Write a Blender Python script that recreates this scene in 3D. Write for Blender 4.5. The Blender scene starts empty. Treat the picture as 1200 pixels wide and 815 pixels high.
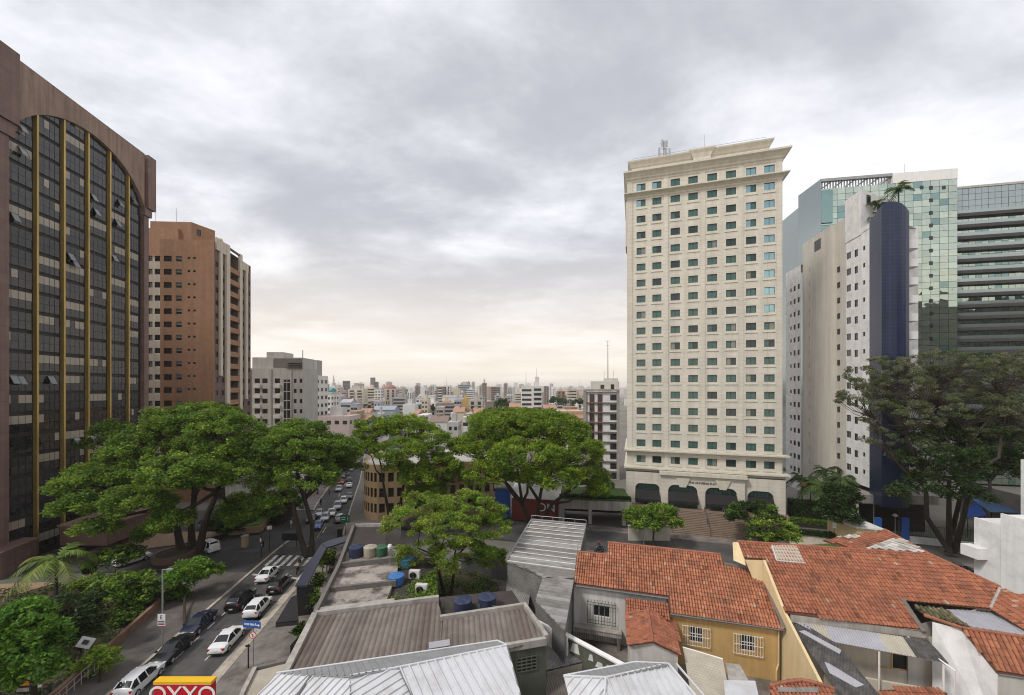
import bpy, bmesh, math, random
import numpy as np
from mathutils import Vector, Matrix, Euler

random.seed(7); rng = np.random.default_rng(7)
S = bpy.context.scene
COL = S.collection
R = math.radians

# ------------------------------------------------------------------ camera
HC, FPX, Y0 = 25.0, 460.0, 455.0          # eye height, focal length and horizon in photo pixels (1200 wide)
cam = bpy.data.cameras.new('camera'); camo = bpy.data.objects.new('camera', cam); COL.objects.link(camo)
cam.sensor_width = 36; cam.lens = FPX / 1200 * 36; cam.shift_y = (Y0 - 407.5) / 1200
cam.clip_start = 0.5; cam.clip_end = 40000
camo.location = (0, 0, HC); camo.rotation_euler = (R(90), 0, 0)
S.camera = camo
S.view_settings.view_transform = 'Standard'; S.view_settings.look = 'None'
S.view_settings.gamma = 1; S.view_settings.use_curve_mapping = False
S.view_settings.exposure = 0.65
S.cycles.use_denoising = True; S.cycles.denoising_prefilter = 'ACCURATE'; S.cycles.filter_width = 1.1
S.cycles.max_bounces = 6; S.cycles.diffuse_bounces = 3; S.cycles.volume_bounces = 1
S.cycles.transparent_max_bounces = 8
S.cycles.caustics_reflective = False; S.cycles.caustics_refractive = False
S.cycles.use_adaptive_sampling = True; S.cycles.adaptive_threshold = 0.01
S.render.use_persistent_data = False

SUN_EL, SUN_AZ = R(50), R(236)            # azimuth clockwise from +Y: behind the camera, on the left
# ------------------------------------------------------------------ sky
W = bpy.data.worlds.new('World'); S.world = W; W.use_nodes = True
nt = W.node_tree; nt.nodes.clear()
def wn(t, **k):
    n = nt.nodes.new(t)
    for a, b in k.items(): setattr(n, a, b)
    return n
def wl(a, b): nt.links.new(a, b)
def wmath(op, a, b=None, c=None):
    n = wn('ShaderNodeMath', operation=op)
    for i, x in enumerate((a, b, c)):
        if x is None: continue
        if isinstance(x, (int, float)): n.inputs[i].default_value = x
        else: wl(x, n.inputs[i])
    return n.outputs[0]
def wmix(f, a, b, mode='MIX'):
    n = wn('ShaderNodeMix', data_type='RGBA', blend_type=mode)
    for i, x in ((0, f), (6, a), (7, b)):
        if isinstance(x, (int, float)): n.inputs[i].default_value = x
        elif isinstance(x, tuple): n.inputs[i].default_value = (*x, 1)
        else: wl(x, n.inputs[i])
    return n.outputs[2]
def wnoise(vec, scale, detail, rough, w=0.0, dist=0.0):
    n = wn('ShaderNodeTexNoise', noise_dimensions='4D'); wl(vec, n.inputs['Vector'])
    n.inputs['W'].default_value = w; n.inputs['Scale'].default_value = scale; n.inputs['Detail'].default_value = detail
    n.inputs['Roughness'].default_value = rough; n.inputs['Distortion'].default_value = dist
    return n.outputs['Fac']
def wrange(x, a, b, c=0.0, d=1.0):
    n = wn('ShaderNodeMapRange', interpolation_type='SMOOTHSTEP'); wl(x, n.inputs[0])
    for i, v in enumerate((a, b, c, d)): n.inputs[i + 1].default_value = v
    return n.outputs[0]
sky = wn('ShaderNodeTexSky', sky_type='NISHITA', sun_disc=False, sun_elevation=SUN_EL, sun_rotation=SUN_AZ)
tc = wn('ShaderNodeTexCoord'); sep = wn('ShaderNodeSeparateXYZ'); wl(tc.outputs['Generated'], sep.inputs[0])
dx, dy, dz = sep.outputs
zc = wmath('ADD', wmath('MAXIMUM', dz, 0.0), 0.11)
cmb = wn('ShaderNodeCombineXYZ'); wl(wmath('DIVIDE', dx, zc), cmb.inputs[0]); wl(wmath('DIVIDE', dy, zc), cmb.inputs[1])
mp = wn('ShaderNodeMapping'); wl(cmb.outputs[0], mp.inputs[0]); mp.inputs['Rotation'].default_value = (0, 0, R(24)); mp.inputs['Scale'].default_value = (0.72, 1.0, 1)
pl = mp.outputs[0]
big = wnoise(pl, 0.55, 3, 0.5, 3.1, 0.3)
med = wnoise(pl, 1.5, 7, 0.60, 7.7, 0.35)
fine = wnoise(pl, 4.5, 6, 0.62, 1.2, 0.25)
cl = wmath('ADD', wmath('ADD', wmath('MULTIPLY', big, 0.58), wmath('MULTIPLY', med, 0.46)), wmath('MULTIPLY', fine, 0.15))
cl = wrange(cl, 0.49, 0.71)
ramp = wn('ShaderNodeValToRGB'); wl(cl, ramp.inputs[0])
e = ramp.color_ramp.elements
e[0].position = 0.0; e[0].color = (5.9, 6.0, 6.55, 1)
e[1].position = 1.0; e[1].color = (11.8, 11.9, 12.3, 1)
m_ = ramp.color_ramp.elements.new(0.5); m_.color = (8.6, 8.7, 9.2, 1)
hz = wrange(dz, 0.015, 0.40, 1.0, 0.0)                         # towards the horizon: pale warm cloud
lowbands = wnoise(pl, 0.9, 4, 0.55, 11.0)
horizon = wmix(wrange(lowbands, 0.35, 0.7), (10.6, 9.4, 8.0), (11.9, 10.9, 9.8))
cloud = wmix(wmath('MULTIPLY', hz, 0.93), ramp.outputs[0], horizon)
# an overcast sky is brightest overhead and round the hidden sun
up = wrange(dz, 0.72, 0.98, 1.0, 1.2)
back = wrange(wmath('SUBTRACT', wmath('MULTIPLY', dz, 0.3), dy), -0.1, 1.0, 1.0, 1.1)
gain = wmath('MULTIPLY', up, back)
gn = wn('ShaderNodeVectorMath', operation='SCALE'); wl(cloud, gn.inputs[0]); wl(gain, gn.inputs['Scale'])
skyc = wmix(0.9, sky.outputs[0], gn.outputs[0])
bg = wn('ShaderNodeBackground'); wl(skyc, bg.inputs['Color']); bg.inputs['Strength'].default_value = 0.065
ow = wn('ShaderNodeOutputWorld'); wl(bg.outputs[0], ow.inputs['Surface'])

# ------------------------------------------------------------------ sun (behind thin overcast)
sl = bpy.data.lights.new('sun', 'SUN'); sl.energy = 1.5; sl.angle = R(10); sl.color = (1, 0.96, 0.90)
so = bpy.data.objects.new('sun', sl); COL.objects.link(so)
sd = Vector((math.sin(SUN_AZ) * math.cos(SUN_EL), math.cos(SUN_AZ) * math.cos(SUN_EL), math.sin(SUN_EL)))
so.rotation_euler = sd.to_track_quat('Z', 'Y').to_euler(); so.location = (0, -40, 120)

# ------------------------------------------------------------------ helpers
def PY(x, y, Y): return Vector(((x - 600) / FPX * Y, Y, HC + (Y0 - y) / FPX * Y))
def PZ(x, y, z): return PY(x, y, (HC - z) * FPX / (y - Y0))

def tag(o, label=None, cat=None, group=None, kind=None):
    if label: o['label'] = label
    if cat: o['category'] = cat
    if group: o['group'] = group
    if kind: o['kind'] = kind
    return o
def thing(name, label, cat, loc=(0, 0, 0), group=None):
    o = bpy.data.objects.new(name, None); COL.objects.link(o); o.location = loc; o.empty_display_size = 0.5
    return tag(o, label, cat, group)
def origin(o):
    v = Vector((0, 0, 0))
    while o: v += o.location; o = o.parent
    return v
def copy_tree(o, parent=None):
    c = o.copy(); COL.objects.link(c); c.parent = parent
    for ch in list(o.children): copy_tree(ch, c)
    return c

class MB:
    def __init__(s): s.v = []; s.f = []; s.m = []; s.c = None
    def face(s, pts, m=0, c=None):
        i = len(s.v); s.v += [tuple(p) for p in pts]; s.f.append(tuple(range(i, i + len(pts)))); s.m.append(m)
        if c is not None:
            if s.c is None: s.c = []
            s.c += [c] * len(pts)
    def box(s, c, size, m=0, rz=0.0, basis=None):
        x, y, z = [a / 2 for a in size]
        P = [Vector((a * x, b * y, d * z)) for d in (-1, 1) for a, b in ((-1, -1), (1, -1), (1, 1), (-1, 1))]
        if basis is not None: P = [basis @ p for p in P]
        elif rz: P = [Matrix.Rotation(rz, 3, 'Z') @ p for p in P]
        c = Vector(c); P = [p + c for p in P]
        i = len(s.v); s.v += [tuple(p) for p in P]
        for f in ((3, 2, 1, 0), (4, 5, 6, 7), (0, 1, 5, 4), (1, 2, 6, 5), (2, 3, 7, 6), (3, 0, 4, 7)):
            s.f.append(tuple(i + k for k in f)); s.m.append(m)
    def prism(s, poly, z0, z1, m=0, mt=None, bottom=True):
        n = len(poly)
        area = sum(poly[i][0] * poly[(i + 1) % n][1] - poly[(i + 1) % n][0] * poly[i][1] for i in range(n))
        if area < 0: poly = poly[::-1]
        i = len(s.v); f = lambda z, p: z(p[0], p[1]) if callable(z) else z
        s.v += [(p[0], p[1], f(z0, p)) for p in poly] + [(p[0], p[1], f(z1, p)) for p in poly]
        for k in range(n):
            s.f.append((i + k, i + (k + 1) % n, i + n + (k + 1) % n, i + n + k)); s.m.append(m)
        s.f.append(tuple(i + n + k for k in range(n))); s.m.append(m if mt is None else mt)
        if bottom: s.f.append(tuple(i + k for k in range(n))[::-1]); s.m.append(m)
    def slab(s, pts, t, m=0, me=None):
        """a planar polygon given thickness t downwards"""
        pts = [Vector(p) for p in pts]; n = len(pts)
        nz = sum(pts[i].x * pts[(i + 1) % n].y - pts[(i + 1) % n].x * pts[i].y for i in range(n))
        if nz < 0: pts = pts[::-1]
        i = len(s.v); s.v += [tuple(p) for p in pts] + [(p.x, p.y, p.z - t) for p in pts]
        s.f.append(tuple(i + k for k in range(n))); s.m.append(m)
        s.f.append(tuple(i + n + k for k in range(n))[::-1]); s.m.append(m if me is None else me)
        for k in range(n):
            s.f.append((i + n + k, i + n + (k + 1) % n, i + (k + 1) % n, i + k)); s.m.append(m if me is None else me)
    def tube(s, p0, p1, r0, r1=None, n=6, m=0, cap=True):
        p0 = Vector(p0); p1 = Vector(p1); r1 = r0 if r1 is None else r1
        d = p1 - p0
        if d.length < 1e-6: return
        q = d.to_track_quat('Z', 'Y'); i = len(s.v)
        for p, r in ((p0, r0), (p1, r1)):
            for k in range(n):
                a = 2 * math.pi * k / n
                s.v.append(tuple(p + q @ Vector((r * math.cos(a), r * math.sin(a), 0))))
        for k in range(n):
            s.f.append((i + k, i + (k + 1) % n, i + n + (k + 1) % n, i + n + k)); s.m.append(m)
        if cap:
            s.f.append(tuple(i + n + k for k in range(n))); s.m.append(m)
            s.f.append(tuple(i + k for k in range(n))[::-1]); s.m.append(m)
    def path(s, pts, rad, n=7, m=0):
        """one continuous tapering tube through several points"""
        pts = [Vector(p) for p in pts]; i = len(s.v); K = len(pts)
        for j, p in enumerate(pts):
            d = pts[min(j + 1, K - 1)] - pts[max(j - 1, 0)]
            q = d.to_track_quat('Z', 'Y')
            for k in range(n):
                a = 2 * math.pi * k / n
                s.v.append(tuple(p + q @ Vector((rad[j] * math.cos(a), rad[j] * math.sin(a), 0))))
        for j in range(K - 1):
            for k in range(n):
                a = i + j * n; s.f.append((a + k, a + (k + 1) % n, a + n + (k + 1) % n, a + n + k)); s.m.append(m)
        s.f.append(tuple(i + (K - 1) * n + k for k in range(n))); s.m.append(m)
    def lathe(s, prof, n=16, m=0, c=(0, 0, 0)):
        i = len(s.v); K = len(prof)
        for r, z in prof:
            for k in range(n):
                a = 2 * math.pi * k / n; s.v.append((c[0] + r * math.cos(a), c[1] + r * math.sin(a), c[2] + z))
        for j in range(K - 1):
            for k in range(n):
                a = i + j * n; s.f.append((a + k, a + (k + 1) % n, a + n + (k + 1) % n, a + n + k)); s.m.append(m)
        s.f.append(tuple(i + (K - 1) * n + k for k in range(n))); s.m.append(m)
        s.f.append(tuple(i + k for k in range(n))[::-1]); s.m.append(m)
    def build(s, name, mats, parent=None, smooth=False):
        if not isinstance(mats, (list, tuple)): mats = [mats]
        off = origin(parent) if parent else Vector((0, 0, 0))
        me = bpy.data.meshes.new(name)
        V = np.array(s.v, dtype=np.float64).reshape(-1, 3) - np.array(off)
        me.from_pydata([tuple(p) for p in V], [], s.f)
        for x in mats: me.materials.append(x)
        me.polygons.foreach_set('material_index', s.m)
        if s.c is not None:
            at = me.color_attributes.new('Col', 'FLOAT_COLOR', 'POINT')
            at.data.foreach_set('color', np.array([(c[0], c[1], c[2], 1) for c in s.c], dtype=np.float32).ravel())
        if smooth: me.polygons.foreach_set('use_smooth', [True] * len(s.f))
        me.update()
        o = bpy.data.objects.new(name, me); COL.objects.link(o)
        if parent: o.parent = parent
        return o

# ------------------------------------------------------------------ materials
def mat(name, col, rough=0.8, var=0.12, scale=0.8, metal=0.0, spec=0.3, streak=0.0, bump=0.0, bscale=None, attr=False, dirt=None, dscale=0.5, damt=0.5, stretch=(1, 1, 1), trans=0.0, alpha=1.0):
    m = bpy.data.materials.new(name); m.use_nodes = True
    t = m.node_tree; b = t.nodes['Principled BSDF']; L = t.links.new
    b.inputs['Roughness'].default_value = rough; b.inputs['Metallic'].default_value = metal
    b.inputs['Specular IOR Level'].default_value = spec
    geo = t.nodes.new('ShaderNodeNewGeometry')
    def noise(sc, st=(1, 1, 1), det=5):
        mpn = t.nodes.new('ShaderNodeMapping'); L(geo.outputs['Position'], mpn.inputs[0]); mpn.inputs['Scale'].default_value = st
        n = t.nodes.new('ShaderNodeTexNoise'); L(mpn.outputs[0], n.inputs['Vector']); n.inputs['Scale'].default_value = sc; n.inputs['Detail'].default_value = det
        n.inputs['Roughness'].default_value = 0.65
        return n.outputs['Fac']
    def mrange(x, a, bb, c, d):
        n = t.nodes.new('ShaderNodeMapRange'); L(x, n.inputs[0])
        for i, v in enumerate((a, bb, c, d)): n.inputs[i + 1].default_value = v
        return n.outputs[0]
    def mul(c, f):
        n = t.nodes.new('ShaderNodeVectorMath'); n.operation = 'SCALE'; L(c, n.inputs[0]); L(f, n.inputs['Scale']); return n.outputs[0]
    rgb = t.nodes.new('ShaderNodeRGB'); rgb.outputs[0].default_value = (*col, 1)
    c = rgb.outputs[0]
    if attr:
        a = t.nodes.new('ShaderNodeAttribute'); a.attribute_name = 'Col'; c = a.outputs['Color']
    if var: c = mul(c, mrange(noise(scale, stretch), 0.25, 0.75, 1 - var, 1 + var))
    if streak: c = mul(c, mrange(noise(1.6, (1, 1, 0.06), 4), 0.35, 0.65, 1 - streak, 1 + streak * 0.4))
    if dirt is not None:
        mx = t.nodes.new('ShaderNodeMix'); mx.data_type = 'RGBA'
        L(mrange(noise(dscale, (1, 1, 1), 7), 0.47, 0.62, 0, damt), mx.inputs[0]); L(c, mx.inputs[6]); mx.inputs[7].default_value = (*dirt, 1)
        c = mx.outputs[2]
    L(c, b.inputs['Base Color'])
    if bump:
        bn = t.nodes.new('ShaderNodeBump'); bn.inputs['Strength'].default_value = bump; bn.inputs['Distance'].default_value = 0.05
        L(noise(bscale or scale * 6), bn.inputs['Height']); L(bn.outputs[0], b.inputs['Normal'])
    return m

def leafmat(name):
    m = bpy.data.materials.new(name); m.use_nodes = True
    t = m.node_tree; b = t.nodes['Principled BSDF']; L = t.links.new
    a = t.nodes.new('ShaderNodeAttribute'); a.attribute_name = 'Col'
    L(a.outputs['Color'], b.inputs['Base Color']); b.inputs['Roughness'].default_value = 0.55; b.inputs['Specular IOR Level'].default_value = 0.25
    tr = t.nodes.new('ShaderNodeBsdfTranslucent'); L(a.outputs['Color'], tr.inputs['Color'])
    mx = t.nodes.new('ShaderNodeMixShader'); mx.inputs[0].default_value = 0.42
    out = t.nodes['Material Output']; L(b.outputs[0], mx.inputs[1]); L(tr.outputs[0], mx.inputs[2]); L(mx.outputs[0], out.inputs['Surface'])
    return m

def brickmat(name, c1, c2, cm, bw, bh, mortar=0.012, rough=0.85, rot=0.0, var=0.12, streak=0.0, spec=0.25, metal=0.0, bumpv=0.0, off=0.5, axis=None):
    """courses of bricks / panels / blocks: u runs along the wall (AXIS = unit direction in plan), v is height"""
    m = bpy.data.materials.new(name); m.use_nodes = True
    t = m.node_tree; b = t.nodes['Principled BSDF']; L = t.links.new
    geo = t.nodes.new('ShaderNodeNewGeometry')
    dot = t.nodes.new('ShaderNodeVectorMath'); dot.operation = 'DOT_PRODUCT'; L(geo.outputs['Position'], dot.inputs[0])
    if axis is None:
        cr = t.nodes.new('ShaderNodeVectorMath'); cr.operation = 'CROSS_PRODUCT'; L(geo.outputs['True Normal'], cr.inputs[0]); cr.inputs[1].default_value = (0, 0, 1)
        L(cr.outputs[0], dot.inputs[1])
    else: dot.inputs[1].default_value = (*axis, 0)
    sp = t.nodes.new('ShaderNodeSeparateXYZ'); L(geo.outputs['Position'], sp.inputs[0])
    cb = t.nodes.new('ShaderNodeCombineXYZ'); L(dot.outputs['Value'], cb.inputs[0]); L(sp.outputs[2], cb.inputs[1])
    br = t.nodes.new('ShaderNodeTexBrick'); L(cb.outputs[0], br.inputs['Vector'])
    br.inputs['Color1'].default_value = (*c1, 1); br.inputs['Color2'].default_value = (*c2, 1); br.inputs['Mortar'].default_value = (*cm, 1)
    br.inputs['Scale'].default_value = 1.0; br.inputs['Mortar Size'].default_value = mortar
    br.inputs['Brick Width'].default_value = bw; br.inputs['Row Height'].default_value = bh; br.offset = off
    n = t.nodes.new('ShaderNodeTexNoise'); L(geo.outputs['Position'], n.inputs['Vector']); n.inputs['Scale'].default_value = 0.6; n.inputs['Detail'].default_value = 6
    mr = t.nodes.new('ShaderNodeMapRange'); L(n.outputs['Fac'], mr.inputs[0])
    for i, v in enumerate((0.3, 0.7, 1 - var, 1 + var)): mr.inputs[i + 1].default_value = v
    sc = t.nodes.new('ShaderNodeVectorMath'); sc.operation = 'SCALE'; L(br.outputs['Color'], sc.inputs[0]); L(mr.outputs[0], sc.inputs['Scale'])
    c = sc.outputs[0]
    if streak:
        mpn = t.nodes.new('ShaderNodeMapping'); L(geo.outputs['Position'], mpn.inputs[0]); mpn.inputs['Scale'].default_value = (1, 1, 0.05)
        n2 = t.nodes.new('ShaderNodeTexNoise'); L(mpn.outputs[0], n2.inputs['Vector']); n2.inputs['Scale'].default_value = 1.2; n2.inputs['Detail'].default_value = 4
        m2 = t.nodes.new('ShaderNodeMapRange'); L(n2.outputs['Fac'], m2.inputs[0])
        for i, v in enumerate((0.35, 0.65, 1 - streak, 1 + streak * 0.3)): m2.inputs[i + 1].default_value = v
        s2 = t.nodes.new('ShaderNodeVectorMath'); s2.operation = 'SCALE'; L(c, s2.inputs[0]); L(m2.outputs[0], s2.inputs['Scale']); c = s2.outputs[0]
    L(c, b.inputs['Base Color']); b.inputs['Roughness'].default_value = rough; b.inputs['Specular IOR Level'].default_value = spec; b.inputs['Metallic'].default_value = metal
    if bumpv:
        bn = t.nodes.new('ShaderNodeBump'); bn.inputs['Strength'].default_value = bumpv; bn.inputs['Distance'].default_value = 0.02; bn.invert = True
        L(br.outputs['Fac'], bn.inputs['Height']); L(bn.outputs[0], b.inputs['Normal'])
    return m

def glassmat(name, col, rough=0.06, metal=0.0, spec=0.5, wob=0.0, wscale=0.5, var=0.0):
    m = mat(name, col, rough=rough, var=var, scale=0.5, metal=metal, spec=spec)
    if wob:
        t = m.node_tree; b = t.nodes['Principled BSDF']; geo = t.nodes.new('ShaderNodeNewGeometry')
        n = t.nodes.new('ShaderNodeTexNoise'); t.links.new(geo.outputs['Position'], n.inputs['Vector']); n.inputs['Scale'].default_value = wscale; n.inputs['Detail'].default_value = 1
        bn = t.nodes.new('ShaderNodeBump'); bn.inputs['Strength'].default_value = wob; bn.inputs['Distance'].default_value = 0.2
        t.links.new(n.outputs['Fac'], bn.inputs['Height']); t.links.new(bn.outputs[0], b.inputs['Normal'])
    return m

M = {}
M['asphalt'] = mat('asphalt', (0.066, 0.063, 0.062), 0.9, 0.25, 0.5, dirt=(0.105, 0.097, 0.09), dscale=0.22, damt=0.75)
M['asphalt_old'] = mat('asphalt_old', (0.060, 0.056, 0.054), 0.92, 0.3, 0.6, dirt=(0.035, 0.034, 0.034), dscale=0.3, damt=0.7)
M['paving'] = mat('paving', (0.20, 0.175, 0.155), 0.9, 0.25, 1.2, dirt=(0.095, 0.08, 0.07), dscale=0.45, damt=0.8)
M['paving_dark'] = mat('paving_dark', (0.115, 0.10, 0.092), 0.9, 0.3, 0.8, dirt=(0.065, 0.058, 0.053), dscale=0.3, damt=0.7)
M['paving_tan'] = mat('paving_tan', (0.30, 0.20, 0.13), 0.85, 0.15, 0.8)
M['kerb'] = mat('kerb', (0.42, 0.37, 0.30), 0.9, 0.25, 1.5, dirt=(0.18, 0.15, 0.12), dscale=0.9)
M['paint'] = mat('road_paint', (0.62, 0.60, 0.55), 0.8, 0.25, 2.0, dirt=(0.10, 0.095, 0.09), dscale=1.6, damt=0.75)
M['yellow_paint'] = mat('yellow_paint', (0.45, 0.33, 0.12), 0.8, 0.25, 2.0, dirt=(0.12, 0.10, 0.08), dscale=1.2, damt=0.8)
M['ground'] = mat('city_ground', (0.16, 0.145, 0.13), 0.95, 0.35, 0.02, dirt=(0.07, 0.085, 0.045), dscale=0.012, damt=0.8)
M['soil'] = mat('soil', (0.075, 0.055, 0.035), 0.95, 0.4, 0.7, dirt=(0.05, 0.075, 0.025), dscale=0.5, damt=0.8)
M['lawn'] = mat('lawn', (0.07, 0.12, 0.025), 0.95, 0.3, 1.5)
M['granite'] = brickmat('pink_granite', (0.185, 0.115, 0.098), (0.165, 0.102, 0.088), (0.085, 0.055, 0.05), 2.4, 1.45, 0.02, 0.5, streak=0.12, var=0.14, off=0.0)
M['granite_plain'] = mat('granite_fascia', (0.255, 0.175, 0.132), 0.6, 0.18, 0.5, streak=0.3)
M['granite_dark'] = mat('granite_canopy', (0.155, 0.092, 0.078), 0.6, 0.15, 1.0)
M['gold'] = mat('gold_anodised', (0.46, 0.32, 0.10), 0.38, 0.12, 0.3, metal=0.6, streak=0.3)
M['tower_glass'] = glassmat('tower_glass', (0.012, 0.013, 0.015), 0.04, spec=0.55, wob=0.035, wscale=0.8)
M['tower_glass_b'] = glassmat('tower_glass_grey', (0.020, 0.021, 0.024), 0.08, spec=0.5, wob=0.03, wscale=0.7)
M['tower_blind'] = glassmat('tower_blind', (0.30, 0.26, 0.205), 0.25, spec=0.5, var=0.15)
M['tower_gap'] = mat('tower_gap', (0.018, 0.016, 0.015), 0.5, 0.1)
M['tower_frame'] = mat('tower_frame', (0.022, 0.021, 0.021), 0.5, 0.1)
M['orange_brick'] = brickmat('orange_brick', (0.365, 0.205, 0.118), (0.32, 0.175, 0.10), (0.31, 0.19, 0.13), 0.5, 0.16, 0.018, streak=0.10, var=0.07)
M['shaded_purple_brick'] = brickmat('shaded_purple_brick', (0.185, 0.118, 0.100), (0.155, 0.098, 0.085), (0.16, 0.12, 0.11), 0.5, 0.16, 0.018, streak=0.1)  # purplish brick, darkened to carry the shade of the right-hand face
M['cream'] = mat('cream_render', (0.60, 0.53, 0.43), 0.85, 0.08, 0.5, streak=0.12)
M['concrete'] = mat('concrete', (0.36, 0.335, 0.30), 0.9, 0.15, 0.6, streak=0.25)
M['concrete_grey'] = mat('concrete_grey', (0.44, 0.42, 0.385), 0.9, 0.10, 0.4, streak=0.14)
M['concrete_dark'] = mat('concrete_dark', (0.17, 0.155, 0.14), 0.9, 0.25, 0.6, dirt=(0.07, 0.062, 0.055), dscale=0.6)
M['hotel'] = brickmat('hotel_stone', (0.61, 0.57, 0.49), (0.585, 0.545, 0.468), (0.42, 0.385, 0.325), 3.3, 0.79, 0.018, 0.8, var=0.06, streak=0.10, off=0.0)
M['hotel_trim'] = mat('hotel_trim', (0.57, 0.53, 0.44), 0.8, 0.08, 0.6, streak=0.12)
M['hotel_glass'] = glassmat('hotel_glass', (0.022, 0.042, 0.040), 0.05, spec=0.6)
M['hotel_curtain'] = glassmat('hotel_curtain', (0.050, 0.115, 0.100), 0.12, spec=0.6, var=0.25)
M['hotel_pale'] = glassmat('hotel_pale', (0.20, 0.215, 0.18), 0.12, spec=0.6, var=0.2)
M['hotel_mirror'] = glassmat('hotel_mirror', (0.30, 0.48, 0.50), 0.05, metal=0.85)
M['dark_frame'] = mat('dark_frame', (0.03, 0.035, 0.034), 0.5, 0.05)
M['black'] = mat('black_metal', (0.018, 0.018, 0.019), 0.45, 0.1)
M['awning_black'] = mat('black_canvas', (0.018, 0.016, 0.017), 0.8, 0.2)
M['white'] = mat('white_paint', (0.78, 0.765, 0.74), 0.8, 0.06, 0.5, streak=0.10)
M['white_dirty'] = mat('white_render', (0.75, 0.745, 0.735), 0.85, 0.07, 0.8, streak=0.09, dirt=(0.50, 0.48, 0.45), dscale=0.7, damt=0.45)
M['offwhite'] = mat('offwhite_render', (0.62, 0.595, 0.55), 0.85, 0.08, 0.4, streak=0.18)
M['beige_panel'] = mat('beige_panel', (0.56, 0.525, 0.47), 0.85, 0.06, 0.4, streak=0.10)
M['blue_tile'] = brickmat('blue_tile', (0.009, 0.019, 0.055), (0.007, 0.014, 0.043), (0.035, 0.045, 0.085), 0.6, 0.6, 0.02, 0.3, spec=0.5, off=0.0, var=0.15)
M['mirror_green'] = glassmat('mirror_green', (0.42, 0.50, 0.43), 0.03, metal=0.9, wob=0.16, wscale=0.35)
M['mirror_green_b'] = glassmat('mirror_green_light', (0.50, 0.565, 0.48), 0.03, metal=0.9, wob=0.16, wscale=0.45)
M['mirror_teal'] = glassmat('mirror_teal', (0.22, 0.33, 0.31), 0.04, metal=0.85, wob=0.12, wscale=0.35)
M['grey_glass'] = glassmat('grey_glass', (0.34, 0.39, 0.39), 0.12, metal=0.7, wob=0.05)
M['band_dark'] = mat('dark_band', (0.055, 0.055, 0.05), 0.6, 0.15)
M['win'] = glassmat('window_glass', (0.022, 0.024, 0.026), 0.08, spec=0.5)
M['win_brown'] = glassmat('window_brown', (0.028, 0.020, 0.016), 0.12, spec=0.5)
M['win_pale'] = glassmat('window_pale', (0.16, 0.17, 0.17), 0.1, spec=0.6)  # one even pale glass colour
M['alu'] = mat('aluminium', (0.45, 0.45, 0.45), 0.45, 0.08, metal=0.6)
M['steel'] = mat('galvanised_steel', (0.36, 0.36, 0.37), 0.5, 0.15, metal=0.5)
M['white_frame'] = mat('white_frame', (0.72, 0.70, 0.66), 0.6, 0.06)
M['bark'] = mat('bark', (0.042, 0.032, 0.024), 0.95, 0.35, 2.0, stretch=(1, 1, 0.3), bump=0.6, bscale=6)
M['bark_grey'] = mat('bark_grey', (0.052, 0.043, 0.034), 0.95, 0.35, 2.0, stretch=(1, 1, 0.3), bump=0.6, bscale=6)
M['leaf'] = leafmat('leaf')
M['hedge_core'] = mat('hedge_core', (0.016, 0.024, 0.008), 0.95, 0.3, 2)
M['tile'] = mat('clay_tile', (0.4, 0.15, 0.08), 0.85, 0.14, 3.0, attr=True, dirt=(0.10, 0.055, 0.04), dscale=0.8, damt=0.42)
M['fibro'] = mat('fibre_cement', (0.165, 0.138, 0.118), 0.92, 0.22, 0.7, dirt=(0.12, 0.10, 0.085), dscale=0.5, damt=0.6)
M['fibro_grey'] = mat('fibre_cement_grey', (0.235, 0.225, 0.215), 0.9, 0.22, 0.9, dirt=(0.13, 0.115, 0.105), dscale=0.8, damt=0.65)
M['fibro_b'] = mat('fibre_cement_pale', (0.195, 0.165, 0.142), 0.92, 0.22, 0.7, dirt=(0.14, 0.115, 0.098), dscale=0.6, damt=0.6)
M['fibro_c'] = mat('fibre_cement_brown', (0.142, 0.113, 0.094), 0.92, 0.22, 0.7, dirt=(0.11, 0.088, 0.074), dscale=0.6, damt=0.6)
M['fibro_grey_b'] = mat('fibre_cement_bleached', (0.29, 0.285, 0.275), 0.9, 0.2, 0.9, dirt=(0.16, 0.15, 0.14), dscale=0.9, damt=0.6)
M['fibro_grey_c'] = mat('fibre_cement_sooty', (0.19, 0.18, 0.168), 0.9, 0.25, 0.9, dirt=(0.10, 0.092, 0.085), dscale=0.9, damt=0.6)
M['fibro_lilac'] = mat('fibre_cement_lilac', (0.35, 0.345, 0.37), 0.9, 0.15, 0.9)
M['fibro_cream'] = mat('fibre_cement_cream', (0.40, 0.36, 0.295), 0.9, 0.15, 0.9)
M['fibro_dark'] = mat('fibre_cement_dark', (0.065, 0.062, 0.060), 0.9, 0.35, 1.6, dirt=(0.13, 0.125, 0.12), dscale=2.0, damt=0.6)
M['metal_white'] = mat('white_sheet', (0.54, 0.545, 0.56), 0.42, 0.05, 0.4, spec=0.5, dirt=(0.36, 0.345, 0.33), dscale=0.7, damt=0.45)
M['metal_shade'] = mat('shaded_white_sheet', (0.30, 0.305, 0.305), 0.5, 0.12, 0.6, metal=0.2, streak=0.1)  # white sheet with shade put into its colour, for slopes facing away
M['gutter'] = mat('gutter', (0.15, 0.16, 0.165), 0.55, 0.2, 1.2)
M['ochre'] = mat('ochre_render', (0.52, 0.335, 0.135), 0.85, 0.10, 0.6, streak=0.16)
M['pale_yellow'] = mat('pale_yellow_render', (0.68, 0.53, 0.31), 0.85, 0.07, 0.6, streak=0.10)
M['yellow_bldg'] = mat('tan_render', (0.36, 0.255, 0.145), 0.85, 0.10, 0.5, streak=0.15)
M['olive_wall'] = mat('olive_wall', (0.115, 0.12, 0.095), 0.9, 0.18, 0.8, streak=0.25)
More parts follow.
